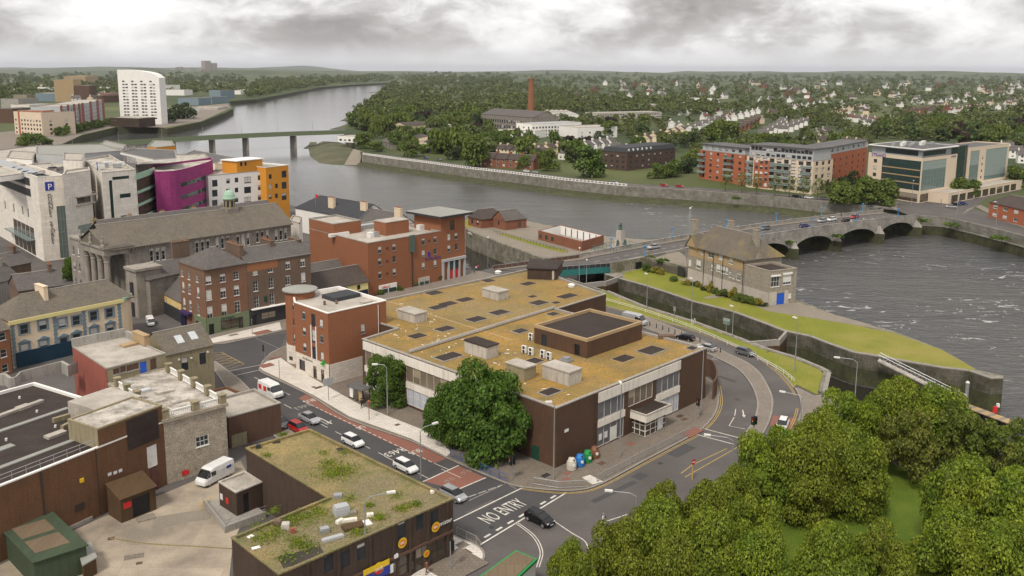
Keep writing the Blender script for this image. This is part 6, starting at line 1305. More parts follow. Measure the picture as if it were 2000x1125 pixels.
# rooftop clutter of the shopping centre: decks, plant screens, canopies
def block(name,label,px4,z,h,m,roof,cat='building',ops={}): p = ccw(GP(px4,z)); return bld(name,label,p,z,m,roof,ops,.3,'concrete',z0=max(-.05,z - h),cat=cat)
block('car_park_ramp','long low cream wall block along the rooftop car park',[(0,345),(110,330),(100,318),(-20,326)],25.2,1.6,'white_wall','pale_roof')
block('plant_screen','grey louvred plant enclosure on the shopping centre roof',[(70,300),(125,303),(240,294),(200,281),(70,284)],27,4,'apt_grey','grey_deck')
block('lift_house','cream lift house with cooling units on the shopping centre roof',[(123,312),(160,313),(165,300),(124,298)],29,6,'cream_panel','pale_roof')
block('roof_deck','broad pale deck of the rooftop car park',[(-40,308),(84,335),(160,316),(230,288),(60,285),(-60,300)],DZ - 1.2,1,'concrete','pale_roof')
block('pale_block','low pale roof block at the left edge of the car park',[(12,308),(62,312),(70,297),(20,294)],26,4,'white_wall','pale_roof')
block('dark_canopy','wide flat dark roof canopy on posts above the car park',[(235,297),(300,311),(345,308),(342,293),(262,289)],27.5,.8,'white_wall','dark_deck')
block('car_deck','upper car park deck wall behind the purple block',[(265,322),(345,318),(410,312),(400,300),(262,305)],22,22,'concrete','stained_roof')
block('yellow_penthouse','small white and orange penthouse above the car park',[(288,285),(306,288),(342,284),(335,275),(300,274)],24,24,'orange_render','grey_deck')
block('blue_gallery','row of blue and white fins on the far side of the mall roof',[(195,281),(240,291),(246,283),(205,274)],25,25,'apt_grey','grey_deck')
block('river_block','low dark-roofed riverside block beyond the purple drum',[(345,307),(440,322),(470,310),(380,293)],14,14,'white_wall','dark_deck')
block('stepped_block','cream stepped rooftop with orange panel beside the white apartments',[(420,318),(458,330),(480,318),(440,308)],19,19,'cream_render','pale_roof')
rt = block('round_turret_house','small cream block with rounded corner behind the church end',[(565,430),(584,436),(590,424),(572,420)],12.5,12.5,'cream_panel','pale_roof')
# slate houses at the left edge
for nm,lb,pa_,pb2,z_,dep,m,rm,rise in (('slate_house','white-walled house with grey slate roof cut by the left frame edge',(-30,560),(38,540),8.5,8,'grey_render','slate',3.2),('brick_gable_house','old brick house with long blank wall and slate roof left of the cream house',(36,568),(122,556),9.5,9,'old_brick','slate',2.8),
                                               ('far_slate_house','slate-roofed terrace in front of the shopping centre entrance',(-30,530),(60,512),9.5,8,'old_brick','slate',2.6)):
    a1,b1 = Vector(g2(*pa_,z_)),Vector(g2(*pb2,z_)); n1 = Vector((-(b1 - a1).y,(b1 - a1).x)).normalized(); p4 = [tuple(a1),tuple(b1),tuple(b1 + n1 * dep),tuple(a1 + n1 * dep)]; h_ = bld(nm,lb,p4,z_,m,None,{}); pitched(h_,p4,z_,rise,rm,(0,0),.2,m); chimney(h_,tuple(a1.lerp(b1,.85) + n1 * dep / 2),atan2(n1.y,n1.x),1.6,.7,z_,z_ + rise + 1.2,m,3)
# ================================================================== ISLAND: LOCK HOUSE, ROOFLESS BATHS, MONUMENT, BOAT CLUB
qpoly = [g2(909,446),g2(912,430),g2(1000,426),g2(1190,462),g2(1290,470),g2(1200,490),g2(1060,505),g2(925,455)]
quay = struct('lock_quay',MB().prism(qpoly,-9,-.01),M['quay_wall']); sheet('quay_paving',inset(ccw(qpoly),.8),'gravel',.02,quay,True)
sheet('quay_grass',[(905,440),(915,446),(930,442),(925,430),(910,428)],'grass',.04,quay); sheet('quay_grass',[(985,456),(1060,478),(1110,490),(1100,494),(1045,480),(975,458)],'grass',.04,quay)
sl4 = [g2(912,452),g2(935,450),g2(1002,497,WZ),g2(985,500,WZ)]; struct('lock_slip',MB().face([(*sl4[0],-.3),(*sl4[1],-.3),(*sl4[2],WZ),(*sl4[3],WZ)][::-1]),M['concrete'])
struct('weed_slope',MB().face([(*g2(972,478,-4),-4),(*g2(1055,503,-5),-5),(*g2(1050,506,WZ),WZ),(*g2(1000,500,WZ),WZ)]),M['grass'])
qr = thing('quay_railing','long post-and-rail fence along the grassy lock quay','railing',(*g2(1010,465),0)); r0,r1 = Vector(g2(965,455)),Vector(g2(1108,494))
MB().tube([(*r0,1.0),(*r1,1.0)],.05,4).tube([(*r0,.55),(*r1,.55)],.04,4).build('rail',M['dark_metal'],qr)
for k in range(24): MB().cyl(tuple(r0.lerp(r1,k / 23)),.05,0,1.05,5).build('rail_post',M['dark_metal'],qr)
lA,lB,lC = Vector(g2(966,447)),Vector(g2(987,450)),Vector(g2(1020,446)); ld = (lC - lB).normalized(); ln = Vector((-ld.y,ld.x))
lk = thing('lock_house','red brick lock keeper house with two hipped slate roofs','house',(*lB,0))
lp4 = [tuple(lB),tuple(lB + ld * 9.5),tuple(lB + ld * 9.5 + ln * 8),tuple(lB + ln * 8)]; walls(lk,lp4,-.05,3.6,'brick_red',{0: [(5.5,.1,2.0,2.5,'brickup')],3: [(3.2,1.4,1.0,1.4,'dark')]}); pitched(lk,lp4,3.6,3.2,'slate',(0,2.5),.3,'brick_red')
lq4 = [tuple(lB + ln * 8.1 - ld * 5),tuple(lB + ln * 8.1 + ld * 5),tuple(lB + ln * 17 + ld * 5),tuple(lB + ln * 17 - ld * 5)]
walls(lk,lq4,-.05,3.4,'brick_red',{3: rows(2,1,8,1.2,1.6,(1.0,),'dark')},'rear_wall'); pitched(lk,lq4,3.4,3.0,'brown_tile',(2,2),.3,'brick_red','rear_roof')
rA,rB,rC = Vector(g2(1051,468)),Vector(g2(1136,491)),Vector(g2(1179,478)); rfl = thing('roofless_building','roofless red brick bath house shell with whitewashed inner wall','ruin',(*rB,0)); rz = 3.2
rd_ = (rA - rB); r4 = ccw([tuple(rA),tuple(rB),tuple(rC),tuple(rC + rd_)])
MB().ring(r4,.45,-.05,rz).build('wall',M['brick_red'],rfl)
q4 = inset(r4,.5); MB().face([(*p,.05) for p in q4]).build('floor',M['concrete'],rfl)
mbi = MB()
for i in range(4): a1,b1 = q4[i],q4[(i + 1) % 4]; mbi.face([(*b1,.05),(*a1,.05),(*a1,rz - .1),(*b1,rz - .1)])
mbi.build('inner_face',M['white_wall'],rfl)
for k in range(6): p = (rC + rd_).lerp(rC,.15 + k * .14) + (rB - rC).normalized() * .62; MB().obox(tuple(p),atan2((rC - rd_).y,(rC - rd_).x),.3,.25,.05,rz - .4,cx=True).build('pilaster',M['dark_metal'],rfl)
for k,u_ in enumerate((.06,.2,.34)): p = rA.lerp(rB,u_); v_ = (rB - rA).normalized(); boxpart('window',rfl,tuple(p + Vector((v_.y,-v_.x)) * (-.02 if Vector((v_.y,-v_.x)).y > 0 else .02)),atan2(v_.y,v_.x),1.2,.12,.9,2.2,'dark_glass')
mo = Vector(g2(1211,487,.9)); mon = thing('war_memorial','pale stepped stone monument crowned by a bronze figure beside the bridge','monument',(*mo,.9))
mm_ = MB()
for s,z0_,z1_ in ((6.0,0,.8),(5.0,.8,1.5),(4.0,1.5,2.6),(3.0,2.6,3.6)): mm_.obox(tuple(mo),A1,s,s,z0_,z1_,cx=True)
mm_.build('plinth',M['pale_concrete'],mon); MB().prism([tuple(mo + E1 * a1 + E2 * b1) for a1,b1 in ((-1,-1),(1,-1),(1,1),(-1,1))],3.6,6.6).build('shaft',M['pale_concrete'],mon); MB().obox(tuple(mo),A1,1.7,1.7,6.6,7.2,cx=True).build('capital',M['pale_concrete'],mon)
def bronze(p,z,h,par=mon): MB().lathe(tuple(p),[(.32 * h,z),(.26 * h,z + .3 * h),(.2 * h,z + .55 * h),(.27 * h,z + .75 * h),(.1 * h,z + .84 * h),(.12 * h,z + .93 * h),(.02 * h,z + h)],9).build('bronze_figure',M['bronze'],par,True)
bronze(mo,7.2,2.3); bronze(mo + E2 * 1.9,2.6,1.9); bronze(mo - E1 * 1.9 + E2 * .5,2.6,1.8)
mr = thing('memorial_railing','dark green railing enclosing the war memorial','railing',(*mo,.9)); rg = [tuple(mo + E1 * a1 + E2 * b1) for a1,b1 in ((-7,-6),(8,-6),(8,4),(-7,4),(-7,-6))]
MB().tube([(*p,2.1) for p in rg],.05,4).tube([(*p,1.2) for p in rg],.05,4).build('rail',M['teal'],mr)
for i in range(4):
    for k in range(8): MB().cyl(lerp2(rg[i],rg[i + 1],k / 8),.05,0,2.2,4).build('rail_post',M['teal'],mr)
# boat club
zE = 9.8; bA,bB = Vector(g2(1343,545)),Vector(g2(1451,581)); bd_ = (bB - bA).normalized(); bn = Vector((-bd_.y,bd_.x)); BLg = (bB - bA).length
aR = Vector(g2(1553,590)); aF = Vector(g2(1500,597)); zA = 8.7; BW = 12.5
bc_poly = [tuple(bA),tuple(bB),tuple(bB + bn * BW),tuple(bA + bn * BW)]
bcl = thing('boat_club','stone and ochre boat club house with lichened tile roof and tall chimneys on the island','clubhouse',(*bB,0))
P5 = lambda x,y: (1200 + x / 5,380 + y / 5)
ob = [win_px(bA,bB,*P5(x,y),w,h,'casement') for x,y,w,h in ((862,562,.9,1.3),(940,590,2.0,1.5),(1040,612,1.6,1.3),(1140,645,1.6,1.8),(738,664,1.1,1.7),(822,680,1.9,2.3),(955,712,.8,1.6),(1015,715,1.6,1.9),(1060,735,1.4,1.9),(1098,745,.8,1.8),(1130,782,.8,1.5),(1165,795,.8,1.5),(1213,805,1.4,1.7))]
walls(bcl,bc_poly,-.05,zE,'club_stone',{0: ob})
band(bcl,bA,bB,.0,BLg,-.04,3.1,'club_base',.07,'pale_base')
zo = on_wall(*P5(1000,672),bA,bB)[1]
d1_ = [o for o in ob if o[1] > zo - .4]
tm2 = MB(); nbb = Vector((bd_.y,-bd_.x)) * .06; wall_edge(tm2,bA + nbb,bB + nbb,zo,zE - .02,[o for o in d1_],.07); tm2.build('ochre_cladding',M['tan_panel'],bcl)
MB().kerbwall([tuple(bA),tuple(bA + bn * BW)],.05,zo,zE).build('ochre_cladding',M['tan_panel'],bcl)
rfb = pitched(bcl,bc_poly,zE,5.4,'lichen_tile',(4.5,5.0),.6)
g1 = bA + bd_ * 1.8; MB().face([(*(g1 - bd_ * 2.2 - bn * .65),zE - .2),(*(g1 + bd_ * 2.2 - bn * .65),zE - .2),(*(g1 - bn * .65),zE + 2.8)]).build('gable',M['tan_panel'],bcl)
MB().face([(*(g1 - bd_ * 2.6 - bn * .9),zE - .5),(*(g1 - bn * .9),zE + 2.95),(*(g1 + bn * 4),zE + 2.95),(*(g1 - bd_ * 2.6 + bn * 2),zE - .5)]).face([(*(g1 + bd_ * 2.6 - bn * .9),zE - .5),(*(g1 + bd_ * 2.6 + bn * 1),zE + .5),(*(g1 + bn * 4),zE + 2.95),(*(g1 - bn * .9),zE + 2.95)]).build('gable_roof',M['lichen_tile'],bcl)
an4 = [tuple(aF - (aF - bB).normalized() * (aF - bB).length * .98),tuple(aF),tuple(aR),tuple(aR - (aF - bB).normalized() * (aF - bB).length * .98)]
oan = [win_px(aF,aR,*P5(1570,850),2.6,2.6,'casement'),win_px(aF,aR,*P5(1687,828),2.6,2.6,'casement'),win_px(aF,aR,*P5(1620,1018),2.4,2.9,'bluedoor'),win_px(aF,aR,*P5(1712,985),.9,1.3,'casement')]
walls(bcl,an4,-.05,zA,'club_stone',{1: oan},'annex_wall'); flat_roof(bcl,an4,zA,'felt',.5,.45,'club_stone','annex_roof')
band(bcl,aF,aR,.02,oan[2][0] - .02,-.04,3.3,'club_base',.06,'pale_base'); band(bcl,aF,aR,oan[2][0] + 2.42,oan[3][0] - .05,-.04,3.3,'club_base',.06,'pale_base'); band(bcl,an4[0],aF,.02,(aF - bB).length * .97,-.04,3.2,'club_base',.06,'pale_base')
for o in oan[:2]: band(bcl,aF,aR,o[0] - .15,o[0] + o[2] + .15,o[1] + o[3] + .02,o[1] + o[3] + .4,'white_wall',.3,'window_head')
for u_ in (BLg * .3,BLg * .47,BLg * .64,BLg - .3): pipe(bcl,bA,bB,u_,.1,zE - .3,'dark_metal',.09)
for x,y,dz in ((1356,462,2.6),(1427,458,1.8),(1476,484,2.6)): q = Vector(g2(x,y,zE + 2.2)); chimney(bcl,tuple(q),atan2(bd_.y,bd_.x),1.6,1.2,zE - .5,zE + 4.2 + dz,'club_stone',2)
dm = bB - bd_ * .5 + bn * 4; u1_ = bn; MB().face([(*(bB + bd_ * .66 + bn * 2.4),zE),(*(bB + bd_ * .66 + bn * 5.4),zE),(*(bB + bd_ * .66 + bn * 3.9),zE + 2)]).build('gable',M['club_stone'],bcl)
gg = on_wall(*P5(650,760),bA,bB)[0]; band(bcl,bA,bB,-4.5,-1.6,0,2.9,'dark_metal',.1,'gate')
# ================================================================== ACROSS THE RIVER
def far(name,label,px,h,dep,m,roof,st='fard',grid=None,side=0,cat='building',group=None,pitch=0,hip=(0,0),ww=1.6,wh=1.5,fl=3.1,z0=1.0,back=None,rev=False):
    """building on the ground edge seen from px[0] to px[1]; grid=(columns, storeys) of windows on the front, side = columns on the right end"""
    a,b = Vector(g2(*px[0])),Vector(g2(*px[1])); p4 = rectify(a,b,dep); L = (b - a).length
    ops = {}
    if grid: ops[0] = rows(grid[0],.6,L - .6,ww,wh,[z0 + fl * k for k in range(grid[1])],st)
    if side: ops[1] = rows(side,.6,dep - .6,ww,wh,[z0 + fl * k for k in range(grid[1])],st); ops[3] = rows(side,.6,dep - .6,ww,wh,[z0 + fl * k for k in range(grid[1])],st)
    t_ = bld(name,label,p4,h,m,None if pitch else roof,ops,.35,'concrete',cat=cat,group=group)
    if pitch: pitched(t_,p4,h,pitch,roof,hip,.3,m)
    return t_,p4,L
# orange and cream riverside apartments
t1,q,L = far('riverside_apartments','orange riverside apartment block with grey top storey and stacked balconies',((1365,348),(1452,362)),15.5,16,'apt_orange','grey_deck','dark2',(6,5),4,ww=1.8)
walls(t1,inset(q,1.0),15.3,18.6,'apt_grey',{0: rows(6,1,L - 3,2.4,1.6,(16.2,),'balc')},'top_storey'); MB().prism(inset(q,.2),18.6,19.0,True).build('roof',M['dark_deck'],t1)
def balcony(parent,a,b,u,w,z,d=1.5):
    dd = (Vector(b) - Vector(a)).normalized(); n = Vector((dd.y,-dd.x)); p = Vector(a) + dd * u; ang = atan2(dd.y,dd.x)
    o = MB().obox(tuple(p + n * d),ang,w,d - .02,z,z + .18).build('balcony',M['apt_grey'],parent)
    MB().kerbwall([tuple(p + n * .05),tuple(p + n * d),tuple(p + n * d + dd * w),tuple(p + dd * w + n * .05)],.06,z + .18,z + 1.15).build('balcony_rail',M['pale_glass'],o)
for k in range(4):
    balcony(t1,q[0],q[1],-.3,5,3.3 + k * 3.1); balcony(t1,q[0],q[1],L * .58,6,3.3 + k * 3.1)
t2_,q,L = far('riverside_apartments','long cream and orange riverside apartment block with glazed upper storeys',((1456,365),(1585,380)),15.8,18,'apt_cream','grey_deck','balc',(9,5),3,ww=2.6,wh=2.0)
band(t2_,q[0],q[1],L * .12,L * .36,.5,14.2,'apt_orange',.06,'orange_panel')
for k in range(5):
    for j in range(3): uu = L * (.14 + .075 * j); band(t2_,q[0],q[1],uu,uu + 1.5,1.3 + k * 2.8,2.9 + k * 2.8,'window_white',.09,'window')
walls(t2_,inset(q,.8),15.6,21.2,'apt_grey',{0: rows(12,.8,L - 2,2.0,1.5,(16.2,),'fard') + rows(16,.8,L - 2,2.0,1.9,(18.7,),'balc')},'top_storey'); MB().prism(inset(q,.1),21.2,21.6,True).build('roof',M['dark_deck'],t2_)
for k in range(4): balcony(t2_,q[0],q[1],L * .38,L * .3,3.0 + k * 3.1); balcony(t2_,q[0],q[1],.2,L * .1,3.0 + k * 3.1); balcony(t2_,q[0],q[1],L * .84,L * .14,3.0 + k * 3.1)
t3_,q,L = far('riverside_apartments','red brick rear wing of the apartments beside the glass hotel',((1592,378),(1690,350)),17.5,14,'apt_orange','dark_deck','dark2',(8,5),0,ww=1.6)
walls(t3_,inset(q,.5),17.3,20.6,'apt_grey',{0: rows(9,.8,L - 2,2.2,1.6,(18.3,),'balc')},'top_storey'); MB().prism(inset(q,-.1),20.6,21.0,True).build('roof',M['dark_deck'],t3_)
# glass-fronted hotel
A0 = Vector(g2(1691,380)); A1_ = Vector(g2(1795,397)); zH = HT((1795,397),(1790,292)); A2 = Vector(g2(1895,378)); dA,dB = (A1_ - A0).normalized(),(A2 - A1_).normalized()
sp4 = [tuple(A0),tuple(A1_),tuple(A1_ + dB * 34),tuple(A0 + dB * 34)]; LA = (A1_ - A0).length
sh = thing('glass_hotel','large cream-framed hotel with dark glass bays and a rooftop storey beside the bridge','hotel',(*A1_,0))
walls(sh,sp4,-.05,zH - 3.6,'apt_cream',{0: rows(1,LA * .08,LA * .2,2.0,1.7,[6 + 3.2 * k for k in range(4)],'fard') + [(LA * .27,5.4,LA * .71,zH - 10.6,'darkcurtain'),(LA * .3,.3,LA * .66,3.6,'shop')],1: [(.4,5.4,23,zH - 10.6,'curtain'),(.5,.3,25,3.6,'shop')]})
pen = inset(sp4,1.2); walls(sh,pen,zH - 3.7,zH - .3,'apt_grey',{0: [(LA * .25,zH - 3.2,LA * .6,2.4,'darkcurtain')],1: [(1,zH - 3.2,22,2.2,'darkcurtain')]},'top_storey'); MB().prism(inset(sp4,-.3),zH - .3,zH + .1,True).build('roof',M['dark_deck'],sh); MB().ring(inset(sp4,-.35),.8,zH - .3,zH + .14).build('eaves',M['white_wall'],sh)
for z_ in (8.2,11.2,14.2): band(sh,sp4[0],sp4[1],LA * .28,LA * .97,z_,z_ + .5,'tan_panel',.05,'floor_band')
g4 = [tuple(A1_ + dB * 30 - Vector((dB.y,-dB.x)) * 1),tuple(A1_ + dB * 47 - Vector((dB.y,-dB.x)) * 1),tuple(A1_ + dB * 47 + Vector((-dB.y,dB.x)) * 18),tuple(A1_ + dB * 30 + Vector((-dB.y,dB.x)) * 18)]
walls(sh,g4,-.05,zH - .2,'dark_deck',{0: [(.4,5,15.6,zH - 5.6,'darkcurtain')]},'glass_core'); MB().prism(g4,zH - .2,zH).build('core_roof',M['dark_deck'],sh)
r4_ = [tuple(A1_ + dB * 47.1),tuple(A1_ + dB * 92),tuple(A1_ + dB * 92 + Vector((-dB.y,dB.x)) * 16),tuple(A1_ + dB * 47.1 + Vector((-dB.y,dB.x)) * 16)]
walls(sh,r4_,-.05,zH - 1.6,'apt_cream',{0: [(.8,5.4,10,zH - 8.6,'curtain'),(18,5.4,25,zH - 8.6,'curtain')] + [(14,z_,1.2,1.2,'fard') for z_ in (6.5,9.7,12.9,16.0)]},'east_wing'); flat_roof(sh,r4_,zH - 1.6,'dark_deck',.4,.3,'apt_cream','east_roof')
nB = Vector((dB.y,-dB.x)); lo4 = [tuple(A1_ + dB * 8 + nB * 9),tuple(A1_ + dB * 92 + nB * 9),tuple(A1_ + dB * 92 + nB * .02),tuple(A1_ + dB * 8 + nB * .02)]
walls(sh,lo4,-.05,4.8,'apt_cream',{0: [(3 + 8 * k,.3,6.5,3.2,'shop') for k in range(9)]},'podium'); flat_roof(sh,lo4,4.8,'pale_roof',.3,.3,'apt_cream','podium_roof')
for k in range(9): boxpart('roof_plant',sh,tuple(A0.lerp(A1_,.4) + dB * (3 + k * 3.4) + dA * (k % 3) * 3),A1,1.5 + k % 3,1.4,zH + .05,zH + 1.2 + .5 * (k % 2),'white_plastic' if k % 2 else 'steel')
wall_text('STRAND',sh,sp4[0],sp4[1],LA * .06,zH - 5.2,2.2,'sign_purple',.15); wall_text('STRAND',sh,sp4[1],sp4[2],27.5,zH - 5.0,1.3,'sign_purple',.15); wall_text('STRAND HOTEL',sh,sp4[0],sp4[1],LA * .4,4.4,.9,'dark_metal',.1)
t_,q,L = far('brick_flats','orange brick flats with grey roof at the right edge by the junction',((1930,424),(2040,452)),6.2,12,'apt_orange','brown_tile','wide',(5,2),2,ww=2.4,wh=1.3,pitch=3.4,hip=(4,4))
t_,q,L = far('brown_flats','dark brown brick flats with mansard top and recessed windows on the quay',((1224,334),(1318,322)),10.5,18,'brown_flats','dark_deck','fard',(8,3),4,ww=1.7,wh=1.4,z0=1.2); mq = inset(q,.9)
MB().prism(inset(q,-.2),10.5,10.7).build('eaves',M['dark_metal'],t_)
mm = MB(); [mm.face([(*q[i],10.7),(*q[(i + 1) % 4],10.7),(*mq[(i + 1) % 4],13.2),(*mq[i],13.2)]) for i in range(4)]; mm.face([(*p,13.2) for p in mq]); mm.build('mansard',M['blue_slate'],t_)
for k in range(6): dv = (Vector(q[1]) - Vector(q[0])).normalized(); boxpart('dormer',t_,tuple(Vector(q[0]) + dv * (2 + k * 4.4) + Vector((-dv.y,dv.x)) * .7),atan2(dv.y,dv.x),1.3,.9,11,12.6,'white_wall')
# factory, mill chimney, white offices and school
ch = thing('mill_chimney','tall tapering red brick mill chimney above the trees','chimney',(*g2(1037,225),0)); MB().lathe(g2(1037,225),[(5.2,0),(4.6,8),(3.2,45),(3.7,45.5),(3.7,47)],16).build('stack',M['hotel_brick'],ch,True)
far('mill','long grey stone mill shed with many dark openings below the chimney',((940,252),(1040,262)),15,30,'grey_stone','slate','fard',(22,2),0,ww=2.0,wh=3.0,fl=5,z0=3,pitch=5)
far('mill','pale green-roofed low shed in front of the stone mill',((972,266),(1045,270)),6,18,'white_wall','pale_roof')
for k in range(5): far('north_light_shed',ORD[k] + ' pale saw-tooth shed bay from the mill chimney',((1050 + k * 9,236),(1056 + k * 9,239)),9,22,'white_wall','pale_roof',pitch=4,group='saw-tooth sheds by the mill')
far('white_offices','white office block with blue-grey top storey near the mill',((1038,268),(1135,263)),11.5,22,'white_wall','apt_grey','fard',(16,3),3,ww=2.0,wh=1.6)
far('white_offices','plain white windowless block right of the white offices',((1128,271),(1205,268)),9.5,30,'white_wall','pale_roof','fard',(5,2),0)
far('school','long low pale school building among the trees',((1165,233),(1292,230)),7.5,26,'pale_concrete','pale_roof','fard',(26,2),0,ww=2.6,wh=1.3,fl=3.3)
far('school','pale flat-roofed school hall behind the long school block',((1222,217),(1300,214)),8,30,'pale_concrete','pale_roof')
far('church_hall','white flat-roofed hall half hidden in the far wood',((1330,200),(1392,202)),9,24,'white_wall','pale_roof')
far('riverside_cafe','small white riverside cafe with flat roof beside the green bridge',((660,277),(697,279)),5,14,'white_wall','pale_roof','fard',(4,1),0,ww=2.5)
for lb,p0_,p1_,h_,dep,m_,r_,pt in (('cream gabled hall with brown roof near the slipway',(765,283),(790,292),6,34,'cream_render','brown_tile',3.5),('long cream shed with brown roof near the green bridge',(792,258),(862,254),6,18,'cream_render','brown_tile',2.5),('low cream shed left of the stone mill',(852,257),(882,254),5,16,'cream_render','pale_roof',2),
                                          ('dark-roofed long shed behind the round trees',(800,272),(880,268),5,16,'grey_render','slate',3),('white modern gabled house between two round trees',(829,296),(842,299),7,14,'white_wall','blue_slate',4),('white house with black windows behind dark trees',(952,287),(978,290),7,9,'white_wall','slate',3),
                                          ('small black and white gabled house by the quay trees',(1090,311),(1116,314),4.5,9,'white_wall','slate',3),('stone cottage behind the quay railings',(745,285),(765,292),4,10,'grey_stone','slate',2.5)):
    far('quay_house',lb,(p0_,p1_),h_,dep,m_,r_,'fard',(3,1),0,pitch=pt,cat='house')
# white balustrade along the quay
wb_ = thing('quay_balustrade','long white balustrade on the far quay in front of the round trees','balustrade',(*QW[4],0)); bl_ = offset_line(QW[:7],.5)
for i in range(len(bl_) - 1):
    a,b = Vector(bl_[i]),Vector(bl_[i + 1]); ang = atan2((b - a).y,(b - a).x); n = int((b - a).length / 2.2)
    MB().obox(tuple((a + b) / 2),ang,(b - a).length,.3,1.4,1.6,cx=True).obox(tuple((a + b) / 2),ang,(b - a).length,.3,.5,.7,cx=True).build('rail',M['white_wall'],wb_)
    for k in range(n): MB().obox(tuple(a.lerp(b,(k + .5) / n)),ang,.5,.4,.5,1.7,cx=True).build('post',M['white_wall'],wb_)
# green road bridge down river
gb0,gb1 = Vector(g2(95,290,3)),Vector(g2(705,256,5)); gd_ = (gb1 - gb0).normalized(); gn_ = Vector((-gd_.y,gd_.x)); GLn = (gb1 - gb0).length
gbr = thing('green_bridge','long low green girder road bridge on slender concrete piers down river','bridge',(*((gb0 + gb1) / 2),0)); gz = lambda u: 3 + 2.2 * sin(pi * min(1,u * .8))
dk,gi,rl,rk = MB(),MB(),MB(),MB()
for i in range(30):
    u0,u1 = i / 30,(i + 1) / 30; f = lambda u,w,z: (*(gb0 + gd_ * GLn * u + gn_ * w),gz(u) + z)
    dk.face([f(u0,0,0),f(u1,0,0),f(u1,12,0),f(u0,12,0)]).face([f(u0,0,-1.5),f(u0,12,-1.5),f(u1,12,-1.5),f(u1,0,-1.5)])
    gi.face([f(u0,-.05,-1.5),f(u1,-.05,-1.5),f(u1,-.05,.1),f(u0,-.05,.1)]); rl.face([f(u0,.1,.1),f(u1,.1,.1),f(u1,.1,1.3),f(u0,.1,1.3)]); rk.face([f(u0,11.9,.1),f(u1,11.9,.1),f(u1,11.9,1.3),f(u0,11.9,1.3)])
dk.build('deck',M['asphalt'],gbr); gi.build('girder',M['sage'],gbr); rl.build('parapet',M['sage'],gbr); rk.build('parapet',M['sage'],gbr)
for x,y in ((413,297),(495,296),(571,288),(641,277),(330,300)): u = (Vector(g2(x,y,WZ)) - gb0).dot(gd_) / GLn; p = gb0 + gd_ * GLn * u + gn_ * 6; MB().obox(tuple(p),atan2(gd_.y,gd_.x),1.5,9,-9,gz(u) - 1.9,cx=True).build('pier',M['concrete'],gbr)
for k in range(8): p = gb0 + gd_ * GLn * (k + .5) / 8; MB().cyl(tuple(p),.12,gz((k + .5) / 8),gz((k + .5) / 8) + 9,5).build('lamp_post',M['grey_metal'],gbr)
# docks side: hotel tower, quay apartments, silos, cement works
Ta,Tb = Vector(g2(236,242)),Vector(g2(316,243)); TL = (Tb - Ta).length; tw = rectify(Ta,Tb,13); zt0,zt1 = HT((236,242),(231,136)),HT((316,243),(312,152)); zt1 = min(zt1,zt0 - 4)
tow = thing('hotel_tower','tall white hotel tower with rounded sloping top by the docks','hotel',(*Ta,0))
og = []
for k in range(14):
    for g_ in range(4):
        for j in range(1 if k > 11 else 2): u_ = TL * (.1 + .22 * g_) + j * TL * .075; z_ = 5.5 + k * 3.15; (og.append((u_,z_,TL * .06,1.5,'fard')) if z_ + 3 < zt1 + (zt0 - zt1) * .2 else None)
walls(tow,tw,-.05,zt1,'white_wall',{0: og}); nk = 10
cap = MB()
for i in range(nk):
    u0,u1 = i / nk,(i + 1) / nk; f = lambda u: zt1 + (zt0 - zt1) * sqrt(max(0,1 - u ** 2.2)); P = lambda u,v: Vector(tw[0]).lerp(Vector(tw[1]),u).lerp(Vector(tw[3]).lerp(Vector(tw[2]),u),v)
    cap.face([(*P(u0,0),zt1),(*P(u1,0),zt1),(*P(u1,0),f(u1)),(*P(u0,0),f(u0))]).face([(*P(u0,0),f(u0)),(*P(u1,0),f(u1)),(*P(u1,1),f(u1)),(*P(u0,1),f(u0))]).face([(*P(u1,1),zt1),(*P(u0,1),zt1),(*P(u0,1),f(u0)),(*P(u1,1),f(u1))])
cap.face([(*P(0,1),zt1),(*P(0,0),zt1),(*P(0,0),zt0),(*P(0,1),zt0)]); cap.build('crown',M['white_wall'],tow)
far('quay_restaurant','low dark glass restaurant on stilts beside the hotel tower',((215,247),(272,249)),9,22,'dark_brown_brick','pale_roof','shop',(4,1),0,ww=8,wh=4,z0=2.5)
for lb,a,b,h_,dep,m_,g in (('curved cream office with brick base at the end of the quay',(30,262),(84,266),20,30,'apt_cream',(9,4)),('brick and grey quay apartments behind young trees',(88,264),(120,261),21,26,'apt_orange',(8,5)),('grey quay apartments with red stair towers',(121,262),(160,254),24,24,'apt_grey',(10,6)),
                                 ('pale quay apartments nearest the hotel tower',(161,254),(206,238),24,26,'apt_grey',(12,6)),('flat white-roofed block behind the quay apartments',(60,235),(115,232),17,30,'cream_panel',(10,4))):
    t_,q,L = far('quay_apartments',lb,(a,b),h_,dep,m_,'pale_roof','fard',g,2,ww=2.2,wh=1.8,fl=3.6)
    if 'red' in lb or 'nearest' in lb: [band(t_,q[0],q[1],L * u_,L * (u_ + .09),.1,h_ + 1,'red_render',.3,'stair_tower') for u_ in (.02,.34,.64,.9)]
far('grain_silo','tall brown concrete grain silo behind the quay apartments',((108,199),(146,199)),38,40,'tan_panel','concrete','fard',(1,0)); far('grain_silo','lower brown silo block joined to the tall one',((147,199),(176,199)),28,40,'dull_brick','concrete')
far('blue_shed','long blue-fronted warehouse beside the brown silo',((70,198),(108,198)),14,50,'blue_trim','pale_roof'); far('wedge_tower','tan wedge-shaped industrial building on the docks',((168,171),(192,168)),34,60,'tan_panel','tan_panel')
D('haze_pink',mat,(.3,.24,.21),fine=.04)
